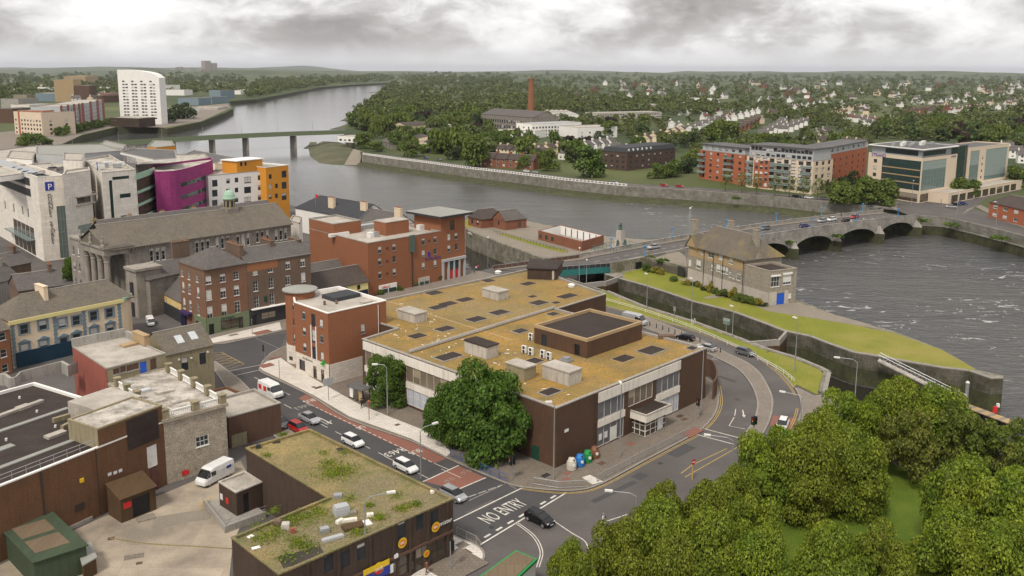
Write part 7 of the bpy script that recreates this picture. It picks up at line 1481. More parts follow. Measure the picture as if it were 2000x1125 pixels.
for lb,a,b,h_,dep in (('tallest cement works tower on the horizon',(401,145),(413,145),150,70),('pale cement works tower beside the tallest',(414,145),(425,145),125,70),('low cement works hall under the towers',(395,148),(405,148),60,70),('distant industrial stack with pale dome',(342,143),(350,143),75,70),('distant squat industrial tower',(352,143),(359,143),85,70),('distant industrial block left of the cement works',(371,144),(382,144),60,70)):
    far('cement_works',lb,(a,b),h_,dep,'haze_pink','haze_pink',cat='factory')
rs = random.Random(5)
for k,(x,y,w,h_,m_,r_) in enumerate(((330,186,60,12,'white_wall','pale_roof'),(368,205,40,11,'blue_trim','dark_deck'),(405,202,18,11,'blue_trim','dark_deck'),(440,184,60,9,'white_wall','pale_roof'),(352,176,52,9,'grey_render','pale_roof'),(316,180,18,18,'white_wall','pale_roof'),(215,176,40,9,'white_wall','pale_roof'),(120,174,30,10,'white_wall','pale_roof'),
                                           (80,182,22,14,'white_wall','pale_roof'),(20,212,34,14,'grey_render','dark_deck'),(12,240,30,15,'dull_brick','slate'),(395,214,60,3,'pale_concrete','pale_roof'),(340,222,36,7,'white_wall','pale_roof'),(420,192,22,16,'blue_trim','dark_deck'),(190,200,20,12,'dull_brick','slate'),(205,192,18,10,'red_render','pale_roof'),(40,196,26,10,'olive_render','dark_deck'),(478,176,30,7,'white_wall','pale_roof'))):
    far('dock_shed',('white','blue','blue','white','grey','tall white','white','white','white','grey','brick','flat pale','white','tall blue','brick','red','olive','white')[k] + ' dockside shed ' + ('behind the hotel tower','with dark roof near the quay end','small, next to the blue quay shed','long, near the wooded shore','long, farther back','right behind the hotel tower','left of the hotel tower','beyond the silo','far left among trees','at the left edge','at the left frame edge, lower','on the dock apron','by the dock trees','on the dock quay','beside the silos','between silo and tower','at far left','isolated on the river bend')[k],((x - w / 2,y),(x + w / 2,y + .5)),h_,40,m_,r_,cat='shed')
# ------------------------------------------------------------------ houses: four kinds, each built once and copied
def house_proto(name,w,d,h,rise,m,roof,ch=1,extra=0):
    t_ = thing(name,'x','house',(0,0,0)); p4 = [(-w / 2,-d / 2),(w / 2,-d / 2),(w / 2,d / 2),(-w / 2,d / 2)]
    walls(t_,p4,-.2,h,m,{0: rows(2,.4,w - .4,1.5,1.3,(1.0,3.6) if h > 4.5 else (1.0,),'far')}); rf = pitched(t_,p4,h,rise,roof,(0,0),.35,m)
    for k in range(ch): MB().obox((-w / 2 + .5 if k == 0 else w / 2 - .5,.0),0,.7,1.5,h + rise * .6,h + rise + 1.1,cx=True).build('chimney',M[m],rf)
    return t_
HP = {'w': (house_proto('house',8.5,8,5.4,3.0,'white_wall','slate'),'white-walled'),'c': (house_proto('house',8,8,5.2,2.8,'cream_render','brown_tile'),'cream-walled'),'r': (house_proto('house',8,8,5.2,3.0,'white_wall','red_tile',2),'red-tiled'),
      'b': (house_proto('house',9,8,5.4,3.0,'brick_red','brown_tile',2),'red brick'),'l': (house_proto('house',13,9,3.4,3.0,'pale_concrete','brown_tile'),'long low pale')}
index_children(); used = set(); HPOS = []
def put_house(k,p,rz,label,group,s=1.0):
    proto = HP[k][0]; HPOS.append(tuple(p))
    o = proto if k not in used else copy_tree(proto)
    used.add(k); o.location = (*p,0); o.rotation_euler = (0,0,rz); o.scale = (s,) * 3; o['label'] = label; o['group'] = group
ROWS = [((1130,300),(1190,290),5,'w',0,'white terrace between the quay trees and the mill',0),((985,305),(1060,312),6,'c',0,'cream terrace behind the quay gardens',0),((1440,262),(1480,240),6,'b',0,'brick terrace behind the huge dark tree',80),((1530,262),(1570,245),5,'w',0,'second row of steep roofs above the apartments',90),((1610,285),(1680,292),5,'c',0,'cream houses right behind the red rear wing',20),((1350,262),(1400,240),5,'w',0,'white houses climbing left of the huge tree',70),((1245,287),(1330,262),7,'c',.5,'cream and grey terrace climbing away behind the brown flats',0),((1200,303),(1232,308),2,'w',0,'white gabled pair in front of the brown flats',90),((1050,305),(1115,298),4,'c',0,'long brown roofs behind the quay trees',0),((960,325),(1035,330),4,'b',0,'dark brown-roofed terrace along the quay',0),
        ((1390,262),(1425,228),7,'c',0,'terrace running back towards the far wood',90),((1490,272),(1525,250),5,'w',0,'row of steep grey roofs above the apartments',90),((1570,270),(1610,262),4,'l',0,'bungalows right of the steep grey roofs',0),((1650,235),(1760,250),9,'r',0,'long red-roofed terrace in the middle of the suburb',60),((1690,243),(1735,262),5,'w',0,'white terrace below the red-roofed one',60),
        ((1340,225),(1375,215),4,'w',0,'white houses by the school',0),((1420,240),(1480,222),6,'w',0,'white houses on the side road past the school',0),((1770,225),(1850,215),7,'b',0,'brick terrace right of the red roofs',50),((1860,222),(1930,212),6,'r',0,'terrace at the right of the suburb',50),((1800,205),(1900,198),7,'w',0,'pale terrace in the distance at right',40),
        ((1550,215),(1610,205),6,'w',0,'pale houses in the middle distance',30),((1630,222),(1680,214),5,'c',0,'cream houses behind the red terrace',30),((1965,300),(2000,318),3,'w',0,'white gables beside the hotel east wing',90),((1140,212),(1175,205),4,'w',0,'white houses in the wood clearing',0),((1170,195),(1200,190),4,'l',0,'grey-roofed estate in the wood',20),((1310,250),(1345,262),3,'w',0,'large white houses among gardens',0)]
for (x0,y0),(x1,y1),n,k,_,lb,ex in ROWS:
    a,b = Vector(g2(x0,y0)),Vector(g2(x1,y1)); rz = atan2((b - a).y,(b - a).x) + R(ex)
    for i in range(n): put_house(k,a.lerp(b,i / max(1,n - 1)),rz,ORD[i] + ' ' + HP[k][1] + ' house of the ' + lb,lb,1.0 if y0 > 200 else 1.2)
for i in range(150):
    x = rs.uniform(1130,2010); y = 166 + (rs.random() ** 1.4) * 78
    if x < 1330 and y > 200: continue
    k = rs.choice('wwcrbl'); put_house(k,Vector(g2(x,y)),rs.uniform(0,3.1),HP[k][1] + ' house scattered among the far suburb trees',HP[k][1] + ' houses scattered in the far suburb',1.0 + max(0,(205 - y)) / 30)
for i in range(40):
    x = rs.uniform(0,640); y = rs.uniform(148,172) if x > 240 else rs.uniform(150,205)
    k = rs.choice('wwcl'); put_house(k,Vector(g2(x,y)),rs.uniform(0,3.1),HP[k][1] + ' farmhouse in the fields beyond the docks',HP[k][1] + ' houses beyond the docks',1.5)
# ------------------------------------------------------------------ air: one thin even volume over the whole scene
hm = bpy.data.materials.new('haze'); hm.use_nodes = True; t = NT(hm.node_tree); t.n.clear()
t.l.new(t.node('ShaderNodeVolumePrincipled',None,Color=(.86,.9,1.0,1),Density=.00003,Anisotropy=.2).outputs[0],t.node('ShaderNodeOutputMaterial').inputs[1])
MB().prism([(-46000,-400),(46000,-400),(46000,46000),(-46000,46000)],-12,260,True).build('haze',hm,kind='stuff',label='thin pale haze lying over the distant plain')
# ================================================================== TREES
def leafmat(name,c1,c2,c3,trans=.25):
    m = bpy.data.materials.new(name); m.use_nodes = True; t = NT(m.node_tree); t.n.clear()
    pos = t.node('ShaderNodeNewGeometry').outputs['Position']; rn = t.node('ShaderNodeObjectInfo').outputs['Random']
    rp = t.node('ShaderNodeNewGeometry').outputs['Random Per Island']
    col = t.mix(t.ramp(t.noise(pos,.28 if 'far' not in name else .03,4,.62),[(.38,0.0),(.62,1.0)]),c1,c2)
    col = t.mix(t.math('MULTIPLY',rn,.75),col,c3)
    col = t.mix(1.0,col,t.ramp(rp,[(0.0,.45),(1.0,1.55)]),'MULTIPLY')
    d = t.node('ShaderNodeBsdfPrincipled',None,Base_Color=col,Roughness=.6); d.inputs['Specular IOR Level'].default_value = .25
    tr = t.node('ShaderNodeBsdfTranslucent',None,Color=t.mix(1.0,col,(1.3,1.5,.6),'MULTIPLY'))
    t.l.new(t.node('ShaderNodeMixShader',None,i0=trans,i1=d,i2=tr).outputs[0],t.node('ShaderNodeOutputMaterial').inputs[0]); M[name] = m
leafmat('leaf_park',(.23,.28,.026),(.13,.2,.022),(.18,.19,.024),.35); leafmat('leaf_street',(.085,.155,.02),(.055,.115,.016),(.1,.155,.024),.3)
leafmat('leaf_mid',(.1,.15,.028),(.065,.11,.025),(.15,.175,.03)); leafmat('leaf_dark',(.04,.065,.02),(.03,.05,.018),(.055,.075,.022)); leafmat('leaf_pale',(.13,.16,.04),(.1,.14,.03),(.16,.17,.05))
leafmat('leaf_far',(.085,.118,.036),(.052,.08,.028),(.125,.14,.045)); leafmat('leaf_gold',(.24,.2,.02),(.15,.15,.02),(.26,.22,.03)); leafmat('leaf_plum',(.045,.02,.025),(.03,.016,.018),(.05,.03,.025))
D('bark',mat,(.075,.06,.045),(.05,.042,.034),sc=2)
def crown_arrays(seed,lobes,n,leaf,rx=1.0,rz=.8,zc=0.0,lr=(.34,.5),flat=-.75):
    """leaf-sized faces spread over and through overlapping lobes of a crown of radius rx"""
    g = np.random.default_rng(seed); C = []
    while len(C) < lobes:
        p = g.uniform(-1,1,3)
        if .25 < np.linalg.norm(p) < 1 and p[2] > flat: C.append(p * np.array([rx * .72,rx * .72,rz * .72]))
    C = np.array(C); r = g.uniform(*lr,lobes) * rx
    k = g.integers(0,lobes,n * 3); v = g.normal(size=(n * 3,3)); v /= np.linalg.norm(v,axis=1)[:,None]; v[:,2] = np.where(v[:,2] < -.35,-v[:,2],v[:,2])
    P = C[k] + v * (r[k] * g.uniform(.4,1.16,n * 3) ** .6)[:,None] * np.array([1,1,.8])
    dd = np.linalg.norm(P[:,None,:] - C[None],axis=2) / r[None]; dd[np.arange(len(P)),k] = 9
    keep = np.where((dd.min(1) > .74) | (g.random(len(P)) < .1))[0][:n]; P = P[keep]; v = v[keep]; m = len(P)
    nv = v + g.normal(size=(m,3)) * .55 + np.array([0,0,.35]); nv /= np.linalg.norm(nv,axis=1)[:,None]
    a = np.cross(nv,g.normal(size=(m,3))); a /= np.linalg.norm(a,axis=1)[:,None]; b = np.cross(nv,a)
    s = (leaf * g.uniform(.6,1.35,m))[:,None]; P = P + np.array([0,0,zc])
    bend = nv * s * .3
    V = np.stack([P - a * s - bend,P - b * s * .7,P + a * s - bend,P + b * s * .7],1).reshape(-1,3)
    return V
def quads_mesh(name,V,m):
    me = bpy.data.meshes.new(name); nq = len(V) // 4
    me.vertices.add(len(V)); me.vertices.foreach_set('co',V.astype(np.float32).ravel()); me.loops.add(nq * 4); me.loops.foreach_set('vertex_index',np.arange(nq * 4,dtype=np.int32))
    me.polygons.add(nq); me.polygons.foreach_set('loop_start',np.arange(0,nq * 4,4,dtype=np.int32)); me.polygons.foreach_set('loop_total',np.full(nq,4,dtype=np.int32))
    me.materials.append(M[m]); me.update(calc_edges=True); return me
def trunk_mesh(name,h,zc,r,seed,limbs=6):
    q = random.Random(seed); mb = MB(); mb.tube([(0,0,-.2),(q.uniform(-.1,.1),0,h * .3),(0,q.uniform(-.1,.1),zc)],r,7,r1=r * .6)
    for i in range(limbs): a = i * 6.28 / limbs + q.random(); L = h * q.uniform(.22,.34); mb.tube([(0,0,h * q.uniform(.25,.42)),(cos(a) * L * .6,sin(a) * L * .6,zc * .95),(cos(a) * L,sin(a) * L,zc + h * q.uniform(.08,.22))],r * .45,5,r1=r * .12)
    return mb.mesh(name,M['bark'])
TM = {}
def tkind(key,leafm,seed,lobes,n,leaf,rz=.85,cb=.14,flat=-.6,lr=(.34,.5),limbs=6):
    """a unit tree: crown radius 1, height 1, crown from cb up"""
    V = crown_arrays(seed,lobes,n,leaf,1,rz,0,lr,flat); V[:,:2] /= np.percentile(np.hypot(V[:,0],V[:,1]),96); z0,z1 = np.percentile(V[:,2],1.5),np.percentile(V[:,2],99); V[:,2] = cb + (V[:,2] - z0) / (z1 - z0) * (1 - cb)
    TM[key] = (quads_mesh('crown',V,leafm),trunk_mesh('trunk',.95,cb + (1 - cb) * .4,.045,seed,limbs))
for k in range(4): tkind('park%d' % k,'leaf_park',20 + k,48 + 8 * k,25000,.0235,.8,.08,lr=(.13,.33))
leafmat('leaf_olive',(.15,.17,.03),(.1,.14,.022),(.2,.18,.035),.35); tkind('thin','leaf_olive',71,40,8500,.03,.8,.2,lr=(.12,.26),limbs=9)
for k in range(2): tkind('street%d' % k,'leaf_street',30 + k,46,20000,.03,.95,.1,lr=(.14,.34))
for k in range(3): tkind('mid%d' % k,'leaf_mid',40 + k,18,2600,.065,.9,.1,lr=(.25,.45))
for key,lf,s in (('dark','leaf_dark',50),('gold','leaf_gold',51),('plum','leaf_plum',52)): tkind(key,lf,s,14,1000,.09,.95,.06)
tkind('pale','leaf_pale',53,18,520,.06,1.3,.25)
for k in range(3): tkind('far%d' % k,'leaf_far' if k else 'leaf_mid',60 + k,10,260,.15,.85,.04,limbs=3)
TN = {}
def tree(key,p,r,h,label,group=None,z=0.0,name='tree',cat='tree',trunk=True,rz=None):
    """h = total height, r = crown radius"""
    cm,tm = TM[key]
    t_ = bpy.data.objects.new(name,None); COL.objects.link(t_); t_.location = (p[0],p[1],z); t_.rotation_euler = (0,0,rnd.uniform(0,6.28) if rz is None else rz); t_.scale = (r,r,h); t_.empty_display_size = .3
    tag(t_,label,cat,group)
    for nm,me in (('crown',cm),('trunk',tm)) if trunk else (('crown',cm),):
        c = bpy.data.objects.new(nm,me); COL.objects.link(c); c.parent = t_
    return t_
# park at the lower right: (crown seen at x, y; radius; height)
PK = [(1650,822,5.0,10,'bright round tree nearest the curving road bend'),(1735,800,5.8,11,'tree in front of the gangway foot'),(1828,818,5.6,11,'tree between gangway and pontoon'),(1598,862,5.2,10,'tree beside the red road patch'),(1510,905,5.6,11,'broad tree over the road edge by the no entry sign'),
      (1575,920,5.2,11,'tree behind the broad road-edge tree'),(1662,905,5.4,11,'tree on the far edge of the lawn'),(1780,860,4.8,10,'thin-leaved tree with limbs showing at the far side of the lawn'),(1872,856,4.8,10,'thin tree with water behind it'),(1955,880,4.8,10,'yellowish tree beside the pontoon'),
      (1436,962,3.6,7.5,'small dark tree at the pavement edge'),(1395,1000,4.4,9,'light green tree at the pavement edge'),(1290,1000,3.4,8,'dark tree reaching over the junction'),(1300,1055,5.2,10.5,'large bright tree at the junction corner'),(1210,1090,4.0,9,'tree at the bottom edge by the junction'),(1385,1075,5.0,10.5,'tree in the thick of the park'),
      (1465,1045,4.4,10,'tree on the near side of the lawn'),(1470,1110,4.4,9.5,'olive tree at the bottom edge'),(1120,1122,3.0,8,'leftmost park tree at the bottom edge'),(1620,1100,4.6,10,'tree below the lawn, left'),(1712,1106,4.6,10,'tree below the lawn, right'),(1870,1075,5.0,10.5,'tree right of the lawn at the bottom'),
      (1895,985,5.8,12,'big tree right of the lawn'),(1985,1000,5.4,12,'big tree at the right frame edge'),(1975,1110,5.0,11,'tree in the lower right corner'),(1300,1120,4.2,9,'tree at the bottom edge under the large bright tree')]
for i,(x,y,r,h,lb) in enumerate(PK):
    p = g2(x,y,h * .6); t_ = tree('thin' if 'thin' in lb or 'yellowish' in lb else 'park%d' % (i % 4),p,r * .9,h,lb,'park trees at lower right',.1); 
for i,(x,y,r,h,lb) in enumerate(((757,790,3.6,8.6,'street tree behind the bus shelter'),(872,862,4.0,9.6,'dark street tree beside the largest street tree'),(958,885,6.3,13,'largest street tree at the office corner'),(905,872,3.6,10,'street tree hidden between its two neighbours'))):
    tree('street%d' % (i % 2),g2(x,y),r,h,lb,'street trees along the office front')
tree('street0',g2(140,548),2.2,6.5,'young tree on the plaza in front of the shopping centre'); tree('street1',g2(176,470),1.6,7,'narrow tree by the church portico')
QT = [(715,290,8,12,'mid0','bright round tree beside the green bridge end'),(738,296,5,7,'mid1','small tree right of the green bridge end'),(803,306,8,14.5,'mid1','round tree on the quay left of the white gabled house'),(928,326,9,18,'mid2','tallest round tree on the quay'),(1073,334,6,13,'mid0','light green tree on the quay'),(1152,345,10.5,17,'mid1','broad dark-green tree on the quay'),
      (890,312,7,9,'dark','dark conifer by the white gabled house'),(905,300,7,11,'dark','dark tree behind the tallest quay tree'),(870,300,6,10,'dark','dark shrubby tree right of the gabled house'),(992,292,8,13,'dark','dark tree behind the white house'),(1025,330,5,8,'mid2','small tree between quay trees'),(1046,322,6,9,'mid0','bushy tree behind the light green one'),
      (1410,280,14,19,'mid2','huge dark tree behind the orange apartments'),(1345,288,8,12,'dark','dark tree left of the huge tree'),(1285,348,6,8,'mid0','light green tree right of the brown flats'),(1312,345,7,9,'mid1','green tree by the apartments drive'),(1335,338,7,9,'dark','dark shrubbery left of the orange apartments'),(1352,322,7,10,'mid2','tree at the end of the apartments'),
      (1185,268,9,14,'mid1','tree behind the white windowless block'),(1112,285,5,8,'plum','purple-leaved tree by the white offices'),(1142,290,6,9,'plum','purple-leaved tree right of the white offices'),(1178,282,7,10,'dark','dark tree in front of the windowless block'),
      (1640,398,7,10,'mid0','bright tree left of the glass hotel'),(1668,400,6,9,'mid1','bright tree by the hotel corner'),(1695,398,7,12,'mid0','tree before the hotel left end'),(1725,400,6.5,11,'mid2','tree before the hotel glass front'),(1870,386,6,9,'mid2','dark tree before the hotel podium'),(1895,386,5.5,8,'mid1','second tree before the hotel podium'),(1985,368,8,11,'mid0','tree at the right frame edge by the podium'),
      (1575,372,7,9,'dark','dark shrubs below the red rear wing'),(1610,374,8,8,'dark','dark hedge beside the glass hotel'),(1660,372,6,9,'dark','dark tree between apartments and hotel'),(50,285,8,9,'mid1','round tree at the far left quay end'),(78,285,9,9,'mid2','second round tree at the far left quay end'),
      (345,232,14,16,'dark','dark tree right of the hotel tower'),(365,232,12,18,'dark','tallest dark tree on the dock bank'),(325,240,12,12,'dark','bushes at the hotel tower foot')]
for x,y,r,h,k,lb in QT: tree(k,g2(x,y),r,h,lb,'trees across the river')
for i,(x,y) in enumerate(((1408,378),(1440,381),(1470,385),(1505,389),(1535,391),(1562,393),(1590,395),(1620,398))): tree('pale',Vector(g2(x,y)) + Vector((4,8)),3.6,10,ORD[i] + ' thin pale young tree from the left along the apartments quay','young quay trees by the apartments')
for i in range(9): tree('mid%d' % (i % 3),g2(118 + i * 11,266 - i * 2.4),5,8,ORD[i] + ' young tree from the left before the quay apartments','quay apartment trees')
SB = [(1264,530,1.6,2.2,'mid0'),(1281,533,1.5,1.8,'gold'),(1290,536,1.3,2.0,'gold'),(1272,521,1.8,3.5,'mid1'),(1315,549,1.3,1.3,'mid2'),(1341,556,1.4,1.3,'gold'),(1357,558,1.2,1.2,'dark'),(1365,561,1.0,1.6,'gold'),(1376,567,1.2,1.2,'dark'),(1386,570,1.3,2.8,'gold'),(1397,573,1.2,1.5,'mid0'),(1410,578,1.6,1.8,'mid1'),(1421,580,1.3,1.4,'dark'),
      (1431,582,1.4,2.8,'gold'),(1440,586,1.6,1.7,'mid2'),(1450,589,1.8,1.8,'mid0'),(1460,592,1.8,1.8,'mid1'),(1470,594,1.6,1.6,'mid2'),(1482,597,1.3,1.9,'gold'),(1490,598,1.2,1.0,'dark'),(781,568,1.0,1.3,'mid1'),(806,558,1.6,1.6,'mid0'),(817,555,1.3,1.4,'mid2'),(857,548,1.5,1.6,'mid1'),(744,576,.9,1.4,'mid2')]
for i,(x,y,r,h,k) in enumerate(SB): tree(k,g2(x,y),r,h,('golden' if k == 'gold' else 'dark green' if k == 'dark' else 'green') + (' shrub, ' + (ORD[i] if i < 20 else ORD[i - 20]) + (' from the left along the boat club wall' if x > 1200 else ' of the bed in front of the brick hotel')),'shrubs by the boat club' if x > 1200 else 'hotel shrubs',name='shrub',cat='shrub',trunk=False)
hd = thing('hedge','bright green clipped hedge at the glass hotel corner','hedge',(*g2(1845,395),0)); hp = GP([(1825,392),(1838,397),(1872,392),(1868,388)]); MB().prism(ccw(hp),0,1.8).build('hedge_block',M['grass'],hd)
# scattered woodland: the nearest trees singly, the rest one mass
FR = [([(684,250),(700,225),(737,190),(766,167),(800,164),(1040,166),(1100,185),(1036,222),(940,235),(880,246),(800,250),(735,262)],1100,'wooded point beside the river'),([(1000,150),(2010,150),(2010,200),(1700,196),(1400,196),(1040,196)],1500,'far northern woods'),([(1040,196),(1400,196),(1400,228),(1290,226),(1160,222),(1045,230)],520,'wood behind the mill chimney'),
      ([(1700,246),(1800,228),(2010,226),(2010,300),(1960,285),(1700,272)],330,'wood behind the glass hotel'),([(1045,235),(1160,232),(1300,235),(1345,270),(1300,300),(1230,296),(1210,262),(1140,250),(1050,262)],230,'gardens behind the quay'),([(1340,240),(1700,240),(1700,296),(1460,312),(1350,300)],260,'gardens behind the apartments'),([(720,262),(940,262),(1210,300),(1215,330),(1000,318),(760,290)],90,'gardens along the quay'),([(1490,206),(1640,215),(1660,250),(1500,245)],200,'wood above the apartments'),
      ([(1400,200),(2010,200),(2010,226),(1400,226)],260,'suburb gardens'),([(480,192),(500,160),(770,150),(765,160),(660,165),(575,177),(500,192)],620,'wooded river shore to the west'),([(0,150),(480,148),(480,180),(440,182),(300,186),(0,200)],900,'trees beyond the docks'),([(770,150),(1000,148),(1000,166),(800,163)],500,'far fields hedgerows'),([(840,250),(940,240),(960,262),(900,300),(850,290)],60,'trees left of the mill'),([(2014,160),(2300,160),(2300,330),(2014,300)],260,'offside')]
cand = []; r6 = random.Random(9)
for poly,n,nm in FR:
    xs = [p[0] for p in poly]; ys = [p[1] for p in poly]
    for _ in range(n):
        for _t in range(30):
            x,y = r6.uniform(min(xs),max(xs)),r6.uniform(min(ys),max(ys))
            if inside((x,y),poly): break
        else: continue
        p = g2(x,y); d = hypot(*p); s = (1 + max(0,d - 900) / 3200) * r6.uniform(.75,1.35); sub = x > 1040 and y > 166 and 'hotel' not in nm and 'chimney' not in nm; k = r6.uniform(.55,.95) if sub else 1.0
        if sub and any(abs(p[0] - q[0]) < 13 and abs(p[1] - q[1]) < 22 for q in HPOS): continue
        cand.append((0 if nm == 'offside' else s * 7 / d * k,p,k * s * r6.uniform(4.2,7.5),k * s * r6.uniform(6,13),nm))
cand.sort(key=lambda c: -c[0]); near_,rest_ = cand[:225],cand[225:]
for _s,p,r,h,nm in near_: k = r6.choice(('far0','far1','far2','far0','mid2','plum' if r6.random() < .2 else 'dark')); tree(k,p,r,h,{'plum': 'purple-leaved','dark': 'dark','mid2': 'full green'}.get(k,'green') + ' tree in the ' + nm,nm)
gV = [crown_arrays(100 + k,9,84,.21,1,.85,.9,(.3,.55)) for k in range(8)]; acc = []
for i,(_s,p,r,h,nm) in enumerate(rest_):
    V = gV[i % 8]; a = r6.uniform(0,6.28); c_,s_ = cos(a),sin(a)
    acc.append(np.stack([(V[:,0] * c_ - V[:,1] * s_) * r + p[0],(V[:,0] * s_ + V[:,1] * c_) * r + p[1],V[:,2] * h / 1.85],1))
wood = bpy.data.objects.new('woodland',quads_mesh('woodland',np.concatenate(acc),'leaf_far')); COL.objects.link(wood); tag(wood,'mass of dark green woodland stretching to the horizon','woodland',None,'stuff')
# weeds: tufts on the shop roof, on ledges and the park lawn edge
def tufts(name,label,pts,leaf,m):
    V = []; g = np.random.default_rng(4)
    for x,y,z,rr,n in pts:
        n = int(n * 2.2)
        P = np.array([*g2(x,y,z),z]) + np.stack([g.normal(0,rr,n),g.normal(0,rr,n),g.uniform(.02,.3,n)],1); a = g.normal(size=(n,3)); a[:,2] = abs(a[:,2]) + .5; a /= np.linalg.norm(a,axis=1)[:,None]; b = np.cross(a,g.normal(size=(n,3))); s = leaf * g.uniform(.5,1.3,(len(P),1))
        V.append(np.stack([P - b * s * .4,P - a * s * .1,P + b * s * .4,P + a * s],1).reshape(-1,3))
    o = bpy.data.objects.new(name,quads_mesh(name,np.concatenate(V),m)); COL.objects.link(o); return tag(o,label,'weeds',None,'stuff')
zr = fz - .25
tufts('weeds','green weed tufts growing on the shop roof',[(658,922,zr,1.3,700),(640,905,zr,.6,120),(545,1035,zr,.8,200),(520,1052,zr,.8,200),(580,1060,zr,.7,200),(600,1070,zr,.7,160),(590,1010,zr,.7,160),(570,1018,zr,.6,140),(622,1000,zr,.6,140),(740,1012,zr,.5,160),(721,988,zr,.3,90),(785,994,zr,.5,160),(812,986,zr,.4,120),(700,1042,zr,.6,160),(535,1000,zr,.5,100),(505,1030,zr,.5,90),(680,975,zr,.6,80),(774,968,zr,.5,70),(552,851,zr,.35,140),(620,1015,zr,1.6,160),(560,1090,zr,.8,120),(520,890,zr,.4,50),(672,885,zr,.5,60),(634,886,zr,.4,50)],.15,'leaf_park')
tufts('wall_weeds','plants rooting in the river walls and bridge piers',[(1636,462,-.5,.8,90),(1437,388,-1,.9,120),(1800,432,-.5,1.2,90),(1860,440,-1,1.5,90),(1950,466,-1.2,1.4,110),(1296,512,2.4,.7,100),(1541,474,-.6,.7,60)],.8,'leaf_mid')
# ================================================================== VEHICLES
def loft(mb,st,k=0,ends=True):
    """st: (x, half width, z low, z high, top inset)"""
    rings = [[(x,-w,a + .08),(x,-w,b - (b - a) * .3),(x,-w + ti,b),(x,w - ti,b),(x,w,b - (b - a) * .3),(x,w,a + .08),(x,w - .08,a),(x,-w + .08,a)] for x,w,a,b,ti in st]
    for p,q in zip(rings,rings[1:]):
        for i in range(8): j = (i + 1) % 8; mb.face([p[i],p[j],q[j],q[i]][::-1],k)
    if ends: mb.face(rings[0],k); mb.face(rings[-1][::-1],k)
    return mb
BODY = {'hatch': ([(-2.1,.74,.4,.85,.1),(-2.0,.84,.28,.98,.1),(-1.2,.88,.25,1.0,.06),(.9,.88,.25,.98,.06),(1.7,.84,.26,.84,.12),(2.02,.74,.3,.72,.15),(2.1,.6,.4,.62,.1)],[(-2.0,.7,.9,1.02,.04),(-1.65,.72,.92,1.4,.12),(-.2,.74,.92,1.5,.14),(.35,.74,.92,1.44,.14),(1.15,.76,.9,.98,.06)],(-1.6,.35,.55,1.47),1.3),
        'saloon': ([(-2.3,.72,.4,.85,.1),(-2.2,.84,.28,.93,.1),(-1.3,.88,.25,.97,.06),(.9,.88,.25,.94,.06),(1.8,.84,.26,.8,.12),(2.2,.74,.3,.7,.15),(2.3,.6,.4,.6,.1)],[(-1.9,.68,.88,.95,.04),(-1.2,.7,.9,1.36,.12),(-.2,.72,.9,1.43,.14),(.2,.72,.9,1.4,.14),(1.1,.74,.88,.94,.06)],(-1.15,.2,.54,1.42),1.38),
        'van': ([(-2.6,.92,.35,2.05,.14),(-2.5,.97,.3,2.15,.12),(.9,.97,.3,2.15,.12),(1.35,.97,.3,1.95,.16)],[(1.3,.9,1.15,1.98,.14),(1.5,.9,1.15,1.85,.14),(1.98,.86,1.1,1.2,.06)],None,1.6)}
CM = {}
PAINT = {'white': (.72,.72,.72),'silver': (.42,.43,.45),'grey': (.16,.165,.17),'black': (.012,.012,.014),'red': (.35,.015,.015),'blue': (.03,.05,.2),'mauve': (.2,.16,.17),'sky': (.04,.25,.55)}
for k_,v_ in PAINT.items(): D('paint_' + k_,plain,v_,.22,.0 if k_ in ('white','red') else .3,.6)
D('lamp_glass',plain,(.75,.75,.72),.1); D('tail_red',plain,(.45,.01,.01),.2)
